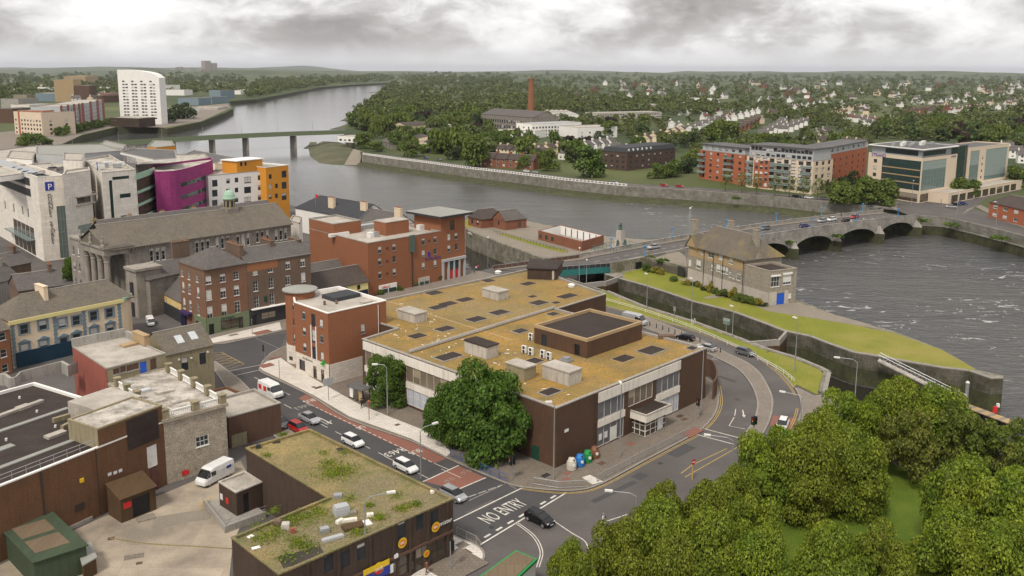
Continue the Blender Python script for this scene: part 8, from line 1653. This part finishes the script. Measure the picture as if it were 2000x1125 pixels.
def car(kind,paint,px,head,label,group='cars on the town streets',z=.02,s=1.0,extra=()):
    if (kind,paint) not in CM:
        b,c,rf,wb_ = BODY[kind]; mb = loft(MB(),b)
        if kind == 'van': loft(mb,[(1.3,.97,.3,1.2,.05),(2.0,.95,.3,1.12,.08),(2.4,.85,.32,.95,.14),(2.5,.7,.4,.8,.1)])
        parts = [('body',mb.mesh('body',M['paint_' + paint])),('windows',loft(MB(),c).mesh('windows',M['car_glass']))]
        if rf: parts.append(('roof',MB().prism([(rf[0],-rf[2]),(rf[1],-rf[2]),(rf[1],rf[2]),(rf[0],rf[2])],rf[3] - .05,rf[3] + .03).mesh('roof',M['paint_' + paint])))
        else: parts.append(('side_window',MB().prism([(.55,-.98),(1.3,-.98),(1.3,.98),(.55,.98)],1.25,1.8).mesh('side_window',M['car_glass'])))
        x1 = b[-1][0] if kind != 'van' else 2.5
        w = MB()
        for i in range(12): a0,a1 = i * .5236,(i + 1) * .5236; w.face([(.33 * cos(a0),-.11,.33 * sin(a0)),(.33 * cos(a1),-.11,.33 * sin(a1)),(.33 * cos(a1),.11,.33 * sin(a1)),(.33 * cos(a0),.11,.33 * sin(a0))])
        for y_ in (-.11,.11): w.face([(.33 * cos(i * .5236),y_,.33 * sin(i * .5236)) for i in range(12)]); w.face([(.2 * cos(i * .5236),y_ * 1.05,.2 * sin(i * .5236)) for i in range(12)],1)
        wm = w.mesh('wheel',[M['rubber'],M['steel']])
        parts += [('wheel',wm,(sx * wb_,sy * .8,.33)) for sx in (1,-1) for sy in (1,-1)]
        hl = MB().prism([(-.12,-.14),(.06,-.14),(.06,.14),(-.12,.14)],-.08,.08,True)
        parts += [('headlight',hl.mesh('headlight',M['lamp_glass']),(x1 - .12,sy * .56,.66 if kind != 'van' else .85)) for sy in (1,-1)] + [('tail_light',hl.mesh('tail_light',M['tail_red']),(b[0][0] + .06,sy * .62,.8)) for sy in (1,-1)]
        parts += [('number_plate',MB().prism([(-.02,-.26),(.02,-.26),(.02,.26),(-.02,.26)],-.06,.06,True).mesh('number_plate',M['sign_white']),(x1 - .01,0,.45)),('number_plate',MB().prism([(-.02,-.26),(.02,-.26),(.02,.26),(-.02,.26)],-.06,.06,True).mesh('number_plate',M['sign_white']),(b[0][0] - .02,0,.55))]
        CM[kind,paint] = parts
    p = px if len(px) == 3 else (*g2(*px,z),z)
    t_ = thing('van' if kind == 'van' else 'car',label,'van' if kind == 'van' else 'car',p,group,head); t_.scale = (s,s,s)
    for pt in CM[kind,paint]:
        o = bpy.data.objects.new(pt[0],pt[1]); COL.objects.link(o); o.parent = t_
        if len(pt) > 2: o.location = pt[2]
    for x0,x1,z0,z1,m in extra:                   # coloured panels on both flanks
        o = MB().prism([(x0,-.985),(x1,-.985),(x1,.985),(x0,.985)],z0,z1,True).mesh('side_panel',M[m]); c = bpy.data.objects.new('side_panel',o); COL.objects.link(c); c.parent = t_
    return t_
H2 = A1 - R(90)
car('hatch','black',(1054,1020),H2,'black hatchback turning at the junction past the no entry lettering'); car('hatch','silver',(886,973),H2,'silver-blue hatchback waiting beside the corner shop'); car('hatch','white',(793,918),H2,'white hatchback on the street above the corner shop roof edge'); car('hatch','white',(690,868),H2,'white hatchback with dark roof glass, second in the street queue')
car('saloon','silver',(605,823),H2,'silver saloon near the turn arrow on the street'); car('hatch','red',(583,842),H2,'red car half hidden behind the weedy shop roof'); car('hatch','grey',(545,832),H2,'grey car peeping out from behind the brick extension')
car('van','white',(530,772),H2,'white van with red side panels heading down the street',extra=[(-2.2,-1.3,.9,1.7,'red_sign'),(-.7,.2,.9,1.7,'red_sign')],s=1.1); u_ = Vector(g2(392,948)) - Vector(g2(450,918))
car('van','white',(419,938),atan2(u_.y,u_.x),'white van with blue lettering parked in the yard',extra=[(-2.0,-1.2,1.3,1.65,'sign_blue')],s=1.1); car('van','white',(294,634),R(-62),'small white van beside the cream house',s=.8); car('van','silver',(1240,633),R(-40),'silver high-roofed van parked behind the office block',s=1.15)
car('hatch','black',(1338,664),R(140),'black car parked by the bollards with tail lights showing'); car('saloon','silver',(1378,684),R(140),'silver car partly hidden by the office roof corner'); car('hatch','grey',(1456,693),R(-50),'dark grey hatchback driving along the curving road'); car('hatch','white',(1528,836),R(-115),'white car under the park trees by the red road patch')
for i,(s_,w,k,pt,hd) in enumerate(((60,9.6,'saloon','black',1),(80,9.8,'hatch','grey',1),(96,5.4,'hatch','blue',0),(112,9.6,'hatch','silver',1),(118,9.8,'hatch','white',1),(121,5.4,'saloon','black',0),(40,5.4,'hatch','white',0),(132,9.6,'hatch','red',1),(26,9.6,'saloon','silver',1))):
    car(k,pt,bp(s_,w,deckz(s_) + .02),atan2(bu.y,bu.x) + (pi if hd else 0),pt + ' car on the stone bridge, ' + ('nearest the boat club','behind the first','alone in the near lane','beside the white one','close to the far junction','dark, at the far end','behind the boat club','leaving by the far end','near the war memorial')[i],'cars on the bridge')
for i,(x,y,pt) in enumerate(((1200,359,'silver'),(1297,364,'red'),(1327,366,'red'),(1556,386,'black'),(1580,388,'white'),(1610,390,'grey'),(1637,392,'black'),(1028,336,'white'),(1045,338,'silver'),(832,310,'blue'),(858,313,'grey'),(1858,406,'silver'),(1866,402,'black'),(1880,400,'blue'),(1700,408,'grey'))):
    car('hatch',pt,(x,y),R(-25) if x > 1150 else R(-52),pt + ' car on the far quay ' + ('by the balustrade end','left of two red cars','right of two red cars','first by the apartments','second by the apartments','third by the apartments','last by the apartments','by the quay trees','beside another by the quay trees','by the gabled house','past the gabled house','waiting at the junction','behind it in the junction queue','last in the junction queue','leaving the bridge')[i],'cars across the river')
for i,(x,y,pt) in enumerate(((37,334,'grey'),(48,338,'black'),(58,342,'sky'),(68,345,'white'),(82,348,'grey'),(107,334,'mauve'))): car('hatch',pt,(x,y),atan2(drd.y,drd.x),('grey','black','bright blue','white','dark','mauve')[i] + ' car on the rooftop car park, ' + ('farthest left','second from left','third from left','fourth from left','by the parapet','alone by the wall')[i],'rooftop cars',DZ - .98)
# ================================================================== STREET FURNITURE
def lamp(px,h,arm,label,al=1.6,group='street lamps',z=.12,m='grey_metal',r=.11):
    p = g2(*px,z); t_ = thing('street_lamp',label,'street lamp',(*p,z),group); d = Vector((cos(arm),sin(arm))); q = Vector(p)
    MB().tube([(*p,z),(*p,z + h * .5),(*p,z + h * .93)],r,7,r1=r * .55).build('pole',M[m],t_)
    MB().tube([(*p,z + h * .93),(*(q + d * al * .25),z + h * .99),(*(q + d * al),z + h)],r * .5,6).build('arm',M[m],t_)
    MB().obox(tuple(q + d * (al + .35)),arm,.95,.34,z + h - .1,z + h + .12,cx=True).build('lamp_head',M['white_plastic'],t_)
for x,y,h,a,lb,al in ((757,810,8.8,R(180),'by the street tree',1.6),(822,935,7.6,R(40),'by the bus lane end',2.2),(1081,937,11.6,R(190),'tall, at the office corner',.5),(1210,895,11.6,R(100),'tall, before the porch',.3),(1369,808,11.8,R(200),'tall, by the right end of the offices',.3),(716,1160,11.5,R(20),'leaning over the weedy roof',2.6),(1552,726,10.6,R(120),'on the verge tip',.4),(1350,627,10,R(120),'mid verge',.3),(1430,660,7,R(120),'short, by the canal sign',.3),(1263,602,8.5,R(120),'at the verge start',.3),
                       (1668,800,9,R(165),'over the canal mouth by the trees',3.0),(1428,940,6.5,R(165),'before the park trees with long arm',3.2),(1563,835,5.5,R(150),'beside the red road patch',2.8),(1240,1060,6.5,R(170),'over the junction by the trees',3.0),(850,549,6,R(200),'before the brick hotel',.4),(953,524,9,R(90),'with twin heads by the inlet',.5),(1131,556,10,R(90),'behind the office roof by the bridge',.2),(1145,566,8,R(90),'thin, by the lock',.2),(1780,402,11,R(60),'at the far junction',.5),(1868,425,10,R(40),'on the far embankment',.8),(1945,440,9,R(180),'by the brick flats',.8),(1735,398,10,R(30),'near the glass hotel',.5)):
    lamp((x,y),h,a,'grey lamp post ' + lb,al)
for i,(s_,w) in enumerate([(BLEN * (k + .5) / 6,w) for k in range(6) for w in (.15,BWID - .15)]):
    p = bp(s_,w,deckz(s_) + 1.2); t_ = thing('bridge_lamp','blue cast-iron lamp on the ' + ('near' if w < 1 else 'far') + ' bridge parapet, ' + ('first','second','third','fourth','fifth','last')[i // 2] + ' from the boat club','lamp',p,'blue bridge lamps')
    MB().lathe(p[:2],[(.3,p[2]),(.2,p[2] + .5),(.12,p[2] + .8),(.1,p[2] + 2.4),(.16,p[2] + 2.5)],8).build('column',M['lamp_blue'],t_)
    for dx in (-.4,.4): q = Vector(p[:2]) + bu * dx; MB().tube([(p[0],p[1],p[2] + 2.3),(*q,p[2] + 2.5)],.04,4).build('bracket',M['lamp_blue'],t_); MB().lathe(tuple(q),[(.05,p[2] + 2.5),(.2,p[2] + 2.7),(.22,p[2] + 3.0),(.04,p[2] + 3.2)],8).build('globe',M['lamp_blue'],t_)
def signal(px,h,label,a,n=1):
    p = g2(*px,.12); t_ = thing('traffic_light',label,'traffic light',(*p,.12),'traffic lights'); MB().cyl(p,.07,.12,h,6).build('pole',M['grey_metal'],t_)
    for k in range(n):
        ang = a + k * pi; q = Vector(p) + Vector((cos(ang),sin(ang))) * .28; o = MB().obox(tuple(q),ang,.26,.4,h - 1.0,h + .1,cx=True).obox(tuple(q),ang,.2,.62,h - 1.1,h + .2,cx=True).build('signal_head',M['black'],t_)
        for j,mm in enumerate(('tail_red','gold','green_door')): MB().obox(tuple(q + Vector((cos(ang),sin(ang))) * .16),ang,.03,.2,h - .9 + (2 - j) * .34,h - .68 + (2 - j) * .34,cx=True).build('lens',M[mm],o)
signal((1471,862),4.0,'twin-headed traffic light on the traffic island',R(40),2); signal((1364,818),3.6,'traffic light by the right end of the offices',R(220)); signal((1000,938),3.6,'twin traffic light under the corner tree',R(30),2); signal((518,708),3.6,'traffic light with camera at the pharmacy corner',R(200)); signal((880,1112),3.6,'traffic light beside the corner shop window',R(20)); signal((1690,402),3.6,'traffic light at the far end of the bridge',R(200))
def post_sign(px,h,w,hh,m,label,a,pole='grey_metal',txt=None,kind='road_sign'):
    p = g2(*px,.12); t_ = thing(kind,label,'sign',(*p,.12)); MB().cyl(p,.06,.12,h,6).build('pole',M[pole],t_)
    if w: MB().obox(p,a,w,.08,h - hh,h,cx=True).build('panel',M[m],t_)
    return t_
post_sign((642,782),4.2,2.0,1.3,'apt_grey','grey direction sign near the bus shelter',A1); post_sign((1418,650),3.4,1.6,1.4,'pale_glass','pale information board on the canal verge',H2); post_sign((1317,617),2.4,.7,1.1,'grey_metal','small grey plate sign on the verge',H2); post_sign((1498,690),2.6,.6,.9,'grey_metal','small sign by the lock gate',H2); post_sign((546,738),3.6,.1,.2,'grey_metal','slim grey post on the pharmacy pavement',0); post_sign((493,653),3.6,.2,.3,'grey_metal','slim post in front of the pub',0)
ne_ = g2(1352,938); t_ = thing('road_sign','round red no entry sign on a tan pole','sign',(*ne_,0)); MB().cyl(ne_,.1,0,2.4,7).build('pole',M['tan_pole'],t_)
for r_,m_,dy in ((.42,'red_sign',0),(.0,'sign_white',.03)): d_ = Vector((.5,-.86)); u_ = Vector((.86,.5)); q_ = Vector(ne_) + d_ * (.12 + dy); MB().face([(*(q_ + u_ * (r_ * cos(k * .524))),2.8 + r_ * sin(k * .524)) for k in range(12)] if r_ else [(*(q_ + u_ * a_),2.8 + b_) for a_,b_ in ((-.3,-.08),(.3,-.08),(.3,.08),(-.3,.08))]).build('disc' if r_ else 'white_bar',M[m_],t_)
t_ = post_sign((721,820),2.8,.1,.1,'red_metal','red bus stop pole with round flag',A1,'red_metal',kind='bus_stop'); q_ = g2(721,820); MB().lathe(q_,[(.05,2.75),(.32,2.95),(.32,3.25),(.05,3.45)],10).build('flag',M['red_metal'],t_)
# bus shelter
b0 = Vector(g2(683,779)); bs_ = thing('bus_shelter','dark bus shelter with poster panels on the pale pavement','bus shelter',(*b0,.12)); L_ = (Vector(g2(709,790)) - b0).length
fr_ = MB()
for a_ in (0,.5,1): fr_.obox(tuple(b0 + E2 * L_ * a_),A1,.1,.1,.12,2.5,cx=True).obox(tuple(b0 + E2 * L_ * a_ + E1 * 1.5),A1,.1,.1,.12,2.5,cx=True)
fr_.build('frame',M['dark_metal'],bs_,kind='stuff'); MB().prism([tuple(b0 + E2 * a_ + E1 * c_) for a_,c_ in ((-.3,-.4),(L_ + .3,-.4),(L_ + .3,1.8),(-.3,1.8))],2.5,2.66,True).build('roof',M['dark_deck'],bs_)
for a_,m_ in ((.0,'sign_white'),(.36,'shop_glass'),(.7,'tan_panel')): MB().obox(tuple(b0 + E2 * L_ * (a_ + .15) - E1 * .02),H2,L_ * .26,.06,.5,2.3,cx=True).build('panel',M[m_],bs_)
for i in range(6): MB().obox(tuple(b0 + E2 * L_ * (i + .5) / 6 + E1 * .7),A1,2.2,.05,2.665,2.73,cx=True).build('roof_rib',M['grey_metal'],bs_)
def railing(name,label,px,h=1.05,m='grey_metal',step=2.0,mesh=True,z=.12,n=0,rails=(1.0,.15)):
    q = GP(px); q = smooth_line(q,n) if n else q; t_ = thing(name,label,'railing',(*q[0],z))
    for a_ in rails: MB().tube([(*p,z + h * a_) for p in q],.04,4).build('rail',M[m],t_)
    for a_,b_ in zip(q,q[1:]):
        L_ = math.dist(a_,b_); k = max(1,round(L_ / step))
        for i in range(k):
            p = lerp2(a_,b_,i / k); MB().cyl(p,.05,z - .1,z + h,5).build('rail_post',M[m],t_)
            if mesh:
                q2 = lerp2(a_,b_,(i + 1) / k); bb = MB()
                for j in range(1,12): bb.cyl(lerp2(p,q2,j / 12),.014,z + .15,z + h,3,cap=False)
                bb.build('bars',M[m],t_,kind='stuff')
railing('guard_railing','blue pedestrian guard railing under the street trees',[(880,893),(940,921),(993,944)],1.1,'blue_metal'); railing('guard_railing','grey guard railing bent round the pavement corner',[(1042,948),(1090,956),(1150,953)]); railing('guard_railing','grey-blue guard railing along the kerb before the porch',[(1166,943),(1250,899),(1345,850)],1.1,'grey_metal'); railing('guard_railing','steel guard railing by the corner shop pavement',[(892,1046),(930,1064),(940,1078)],1.05,'concrete')
railing('verge_railing','long white crash rail along the grass verge',[(1184,590),(1260,612),(1340,640),(1420,674),(1480,704),(1530,732),(1552,750)],0.85,'white_metal',3.4,False,n=3,rails=(1.0,.55))
for i,(x,y) in enumerate(((1269,637),(1282,641),(1294,645),(1306,649),(1318,653),(1331,657),(1367,669),(1389,678),(1398,684),(1407,689))): p = g2(x,y); t_ = thing('bollard',ORD[i] + ' dark bollard from the van end of the row by the curving road','bollard',(*p,.12),'bollards by the curving road'); MB().lathe(p,[(.11,.1),(.1,.9),(.12,.95),(.06,1.1)],8).build('post',M['dark_metal'],t_)
for x,y,m,lb in ((1116,918,'white','white bottle bank nearest the office corner'),(1132,911,'blue','blue bottle bank between white and green ones'),(1147,903,'green','green bottle bank between blue and brown ones'),(1161,895,'brown','brown bottle bank farthest from the office corner')):
    p = g2(x,y); t_ = thing('bottle_bank',lb,'recycling bank',(*p,.13),'bottle banks'); MB().lathe(p,[(.66,.13),(.72,.2),(.74,1.0),(.66,1.5),(.45,1.85),(.2,2.0),(.18,2.05)],16).build('shell',M['bottle_' + m],t_,True); MB().cyl(p,.17,2.03,2.12,8).build('lifting_eye',M['dark_metal'],t_)
    for a_ in (0,2.1,4.2): MB().cyl((p[0] + .5 * cos(a_ - .9),p[1] + .5 * sin(a_ - .9)),.13,1.55,1.78,8).build('slot',M['black'],t_)
    MB().obox((p[0] + .3,p[1] - .68),0,.4,.06,.8,1.2,cx=True).build('label_plate',M['sign_white'],t_)
# gangway, pontoon and mooring pile
ga,gb = Vector(G(1716,702,.4)),Vector(G(1886,786,-4.9)); gw = thing('gangway','long sloping steel gangway with trussed side down to the pontoon','gangway',ga); sd_ = Vector((-(gb - ga).y,(gb - ga).x,0)).normalized()
MB().face([ga - sd_ * .7,gb - sd_ * .7,gb + sd_ * .7,ga + sd_ * .7]).face([ga - sd_ * .7 - Vector((0,0,.3)),gb - sd_ * .7 - Vector((0,0,.3)),gb - sd_ * .7,ga - sd_ * .7]).build('walkway',M['pale_concrete'],gw)
for s_ in (-.75,.75):
    tr_ = MB().tube([ga + sd_ * s_ + Vector((0,0,1.2)),gb + sd_ * s_ + Vector((0,0,1.2))],.06,4).build('top_rail',M['steel'],gw); N_ = 16
    for k in range(N_): a_,b_ = ga.lerp(gb,k / N_) + sd_ * s_,ga.lerp(gb,(k + 1) / N_) + sd_ * s_; MB().tube([a_,b_ + Vector((0,0,1.2))] if k % 2 else [a_ + Vector((0,0,1.2)),b_],.04,4).build('brace',M['steel'],gw)
po = thing('pontoon','narrow timber pontoon on black floats beyond the park trees','pontoon',(*g2(1930,815,-5.6),-5.6)); a_,b_ = Vector(g2(1868,789,-5.4)),Vector(g2(2080,868,-5.4)); u_ = b_ - a_; an_ = atan2(u_.y,u_.x)
for k in range(30): MB().obox(tuple(a_ + u_ * k / 30),an_,u_.length / 30 * .96,2.2,-5.55,-5.4).build('deck_board',M['tan_panel' if k % 3 else 'gravel'],po)
for k in range(12): MB().obox(tuple(a_ + u_ * (k + .2) / 12),an_,1.4,2.0,-6.7,-5.6).build('float',M['black'],po)
pl_ = thing('mooring_pile','grey steel mooring pile beside the gangway foot','pile',(*g2(1886,788,-6),-6)); MB().cyl(g2(1886,790,-6),.35,-9,-1.6,10).build('tube',M['grey_metal'],pl_); MB().cyl(g2(1886,790,-6),.4,-1.6,-1.3,10,.2).build('cap',M['white_plastic'],pl_)
lb_ = thing('lifebuoy_box','red and white lifebuoy stand on the pontoon','lifebuoy',(*g2(1943,806,-5.4),-5.4)); MB().obox(g2(1943,806,-5.4),0,.7,.4,-5.4,-4.2,cx=True).build('box',M['red_sign'],lb_); MB().obox(g2(1948,803,-5.4),0,.5,.42,-4.6,-3.9,cx=True).build('panel',M['sign_white'],lb_)
for lb,a_,b_,c_ in (('timber lock gate near the road bridge',(1146,557),(1180,553),(1208,543)),('timber lock gate by the middle of the canal',(1466,672),(1518,668),(1532,652))):
    A_,B_,C_ = [Vector(g2(*q)) for q in (a_,b_,c_)]; t_ = thing('lock_gate',lb,'lock gate',(*B_,-2))
    for p,q in ((A_,B_),(C_,B_)): an_ = atan2((q - p).y,(q - p).x); MB().obox(tuple(p),an_,(q - p).length,.5,-8,-.8).build('gate_leaf',M['timber'],t_); MB().obox(tuple(p - (q - p) * .15),an_,(q - p).length * 1.15,.5,-.8,.5).build('balance_beam',M['concrete'],t_)
for i,px in enumerate(((1361,632),)): a_ = Vector(g2(1350,636)); t_ = thing('ladder_hoops','pair of white ladder hoops at the canal edge','ladder',(*a_,.1)); [MB().tube([(*(a_ + E1 * d_),.1),(*(a_ + E1 * d_),1.2),(*(a_ + E1 * (d_ + .3)),1.45),(*(a_ + E1 * (d_ + .6)),1.2),(*(a_ + E1 * (d_ + .6)),.1)],.05,5).build('hoop',M['white_metal'],t_) for d_ in (0,1.0)]
# ================================================================== PEOPLE: one continuous body each, hair separate
def person(px,label,top,legs,z=.13,ang=0.0,group=None,stride=.25,coat=False,hair=(.03,.02,.015),bag=None):
    key = 'cloth_%.2f%.2f%.2f' % top + '%.2f' % legs[0]
    if key not in M:
        m = bpy.data.materials.new('clothing'); m.use_nodes = True; t = NT(m.node_tree); zz = t.node('ShaderNodeSeparateXYZ',None,Vector=t.node('ShaderNodeTexCoord').outputs['Object']).outputs[2]
        t.set(t.n['Principled BSDF'].inputs['Base Color'],t.mix(t.math('GREATER_THAN',zz,1.47),t.mix(t.math('GREATER_THAN',zz,.55 if coat else .92),t.mix(t.math('LESS_THAN',zz,.09),legs,(.02,.02,.02)),top),(.5,.3,.22))); M[key] = m
    V = [(0,0,.95),(0,0,1.15),(0,0,1.38),(.02,0,1.5),(.04,0,1.66)]; E_ = [(0,1),(1,2),(2,3),(3,4)]; Rr = [(.15,.17),(.13,.15),(.13,.19),(.055,.055),(.1,.09)]
    for s_ in (1,-1):
        n = len(V); V += [(0,.1 * s_,.88),(.12 * s_ * stride * 4,.1 * s_,.48),(.2 * s_ * stride * 4,.1 * s_,.07),(.2 * s_ * stride * 4 + .16,.1 * s_,.04)]; E_ += [(0,n),(n,n + 1),(n + 1,n + 2),(n + 2,n + 3)]; Rr += [(.1,.1),(.065,.065),(.045,.045),(.04,.045)]
        n = len(V); V += [(0,.2 * s_,1.38),(-.06 * s_,.25 * s_,1.12),(.05,.26 * s_,.88),(.07,.26 * s_,.78)]; E_ += [(2,n),(n,n + 1),(n + 1,n + 2),(n + 2,n + 3)]; Rr += [(.065,.065),(.048,.048),(.036,.036),(.04,.03)]
    me = bpy.data.meshes.new('person'); me.from_pydata(V,E_,[]); o = bpy.data.objects.new('person',me); COL.objects.link(o); me.materials.append(M[key])
    md_ = o.modifiers.new('skin','SKIN'); sk = me.skin_vertices[0] if me.skin_vertices else None
    if sk is None: bpy.context.view_layer.objects.active = o; me.attributes; 
    for i,r_ in enumerate(Rr): me.skin_vertices[0].data[i].radius = r_
    me.skin_vertices[0].data[0].use_root = True; o.modifiers.new('smooth','SUBSURF').levels = 1
    p = px if len(px) == 3 else (*g2(*px,z),z); o.location = p; o.rotation_euler = (0,0,ang); WL[o.name] = Vector(p); tag(o,label,'person',group)
    D('hair%.2f' % hair[0],plain,hair,.9); h_ = MB().lathe((0.02,0),[(.1,1.6),(.125,1.7),(.1,1.78),(.03,1.82)],8); c = bpy.data.objects.new('hair',h_.mesh('hair',M['hair%.2f' % hair[0]])); COL.objects.link(c); c.parent = o
    if bag: b_ = MB().obox((p[0] + .2,p[1] - .3),0,.3,.14,.35,.75,cx=True).build('carrier_bag',M['sign_white'],None,label='white carrier bag held by the person crossing the junction',cat='bag')
person((1178,1028),'person in white top and blue trousers crossing the junction',(.65,.65,.68),(.05,.07,.16),.02,2.5,None,.3,False,(.3,.25,.2),True); person((706,797),'person in dark coat waiting by the bus shelter',(.02,.015,.015),(.05,.03,.03),.13,.8,coat=True); person((833,1122),'person in long brown coat below the shop window',(.16,.06,.03),(.05,.03,.03),.13,.8,coat=True)
for i,(x,y,tp) in enumerate(((926,534,(.05,.07,.15)),(930,530,(.6,.58,.55)),(934,528,(.7,.05,.25)),(955,524,(.02,.02,.025)),(831,548,(.5,.5,.5)))): person((x,y),'person in ' + ('navy','cream','bright pink','black','pale grey')[i] + ' on the pavement by the brick hotel',tp,(.03,.03,.05),.13,i * 1.3)
for i,(s_,w,tp) in enumerate(((4,.9,(.25,.28,.4)),(14,14.6,(.6,.58,.5)),(118,1.0,(.6,.6,.6)),(126,1.2,(.65,.6,.6)),(131,14,(.3,.1,.1)))): person(bp(s_,w + .5,deckz(s_) + .14),'person in ' + ('slate blue','cream','light grey','pale pink','dark red')[i] + ' walking on the stone bridge',tp,(.03,.03,.05),0,.6)
# ================================================================== LOOSE THINGS
def junk(name,label,px,l,w,h,m,a=0.3,z=None,cat='rubbish'): z = zr if z is None else z; o = MB().obox(g2(*px,z),a,l,w,z,z + h * .8,cx=True).obox(g2(*px,z),a,l * .9,w * .9,z + h * .8,z + h,cx=True).build(name,M[m]); tag(o,label,cat,'rubbish on the shop roof' if z == zr else None)
for nm,lb,px,l,w,h,m,a in (('metal_cabinet','pale metal cabinet standing on the shop roof',(667,1004),1.7,1.2,1.1,'apt_grey',.5),('drum','round tan drum top beside the metal cabinet',(689,1003),.9,.9,.35,'gravel',.2),('board','large white board lying on the shop roof',(706,1025),2.2,1.2,.15,'white_plastic',.55),('pallet','brown broken pallet under the scattered boards',(690,1030),2.4,1.3,.3,'timber',.5),('board','cream plank beside the white board',(680,1018),2.0,.5,.3,'white_fascia',.3),('board','cream block at the end of the rubbish heap',(664,1021),.9,.5,.4,'white_fascia',.9),('board','second cream block above the heap',(723,1008),.8,.5,.35,'white_fascia',.2),
                                  ('panel','long grey panel leaning near the roof edge',(650,1053),2.4,.6,.3,'apt_grey',.55),('machine','broken grey machine on the shop roof',(634,1040),1.0,.8,.6,'steel',.4),('vent_cowl','round grey cowl near the inner roof corner',(660,971),1.0,.9,.4,'grey_metal',.2),('drum','rusty brown drum beside the round white ball',(543,1026),.9,.7,.6,'old_brick',.1),('tank','round pale tank at the left of the shop roof',(558,1033),.9,.9,.7,'pale_concrete',.1),('scrap_metal','red and white scrap in the weeds',(572,1041),.5,.4,.6,'red_render',.3),('slab','white paper scrap at the left roof edge',(489,1048),.7,.5,.06,'white_wall',.9),('slab','white torn sheet nearest the left parapet',(500,1070),.9,.5,.06,'white_wall',.5),('vent','dark square vent near the top roof corner',(505,875),.6,.5,.5,'dark_metal',.2),('vent','pale brick vent near the right roof corner',(847,962),.8,.5,.3,'white_fascia',.4),('slab','black felt patch near the middle roof edge',(670,877),1.6,1.1,.04,'felt',.4),('slab','dark felt patch by the near parapet',(590,1088),4.5,2.4,.03,'felt_patch',.5),('slab','small dark hatch on the far part of the roof',(540,864),1.0,.7,.08,'felt',.3)): junk(nm,lb,px,l,w,h,m,a)
for nm,lb,px,l,w,h,m in (('wooden_board','plank pile lying in front of the timber store',(285,1012),2.2,1.4,.12,'gravel'),('wheelie_bin','dark blue bin by the brick extension',(537,847),.7,.7,1.1,'sign_blue'),('table','dark blue covered table on the cottage patio',(362,735),2.2,1.0,.8,'navy'),('planter','dark planter bench on the cottage patio',(385,742),1.6,.8,.7,'timber')): junk(nm,lb,px,l,w,h,m,.6,.02,nm.replace('_',' '))
D('feather',plain,(.75,.75,.73),.8)
for i,(x,y) in enumerate(((782,336),(839,340),(865,345),(880,346),(925,354),(936,354),(1022,363),(1348,408))): p = g2(x,y,WZ); tag(MB().lathe(p,[(.1,WZ),(.55,WZ + .2),(.4,WZ + .6),(.1,WZ + .8)],8).tube([(p[0] + .4,p[1],WZ + .5),(p[0] + .75,p[1],WZ + 1.1),(p[0] + .95,p[1],WZ + 1.15)],.12,5).build('swan',M['feather']),ORD[i] + ' white swan from the left, floating by the far quay mud','swan','swans on the river')
bd = Vector(ray(775,57)).normalized() * 300 + Vector((0,0,CAMH)); tag(MB().face([bd + Vector((-.9,0,.25)),bd + Vector((-.1,-.2,0)),bd + Vector((-.1,.3,0))]).face([bd + Vector((.9,0,.25)),bd + Vector((.1,.3,0)),bd + Vector((.1,-.2,0))]).tube([bd + Vector((0,-.4,0)),bd + Vector((0,.5,.05))],.12,5).build('bird',M['black']),'small dark bird flying under the clouds','bird')
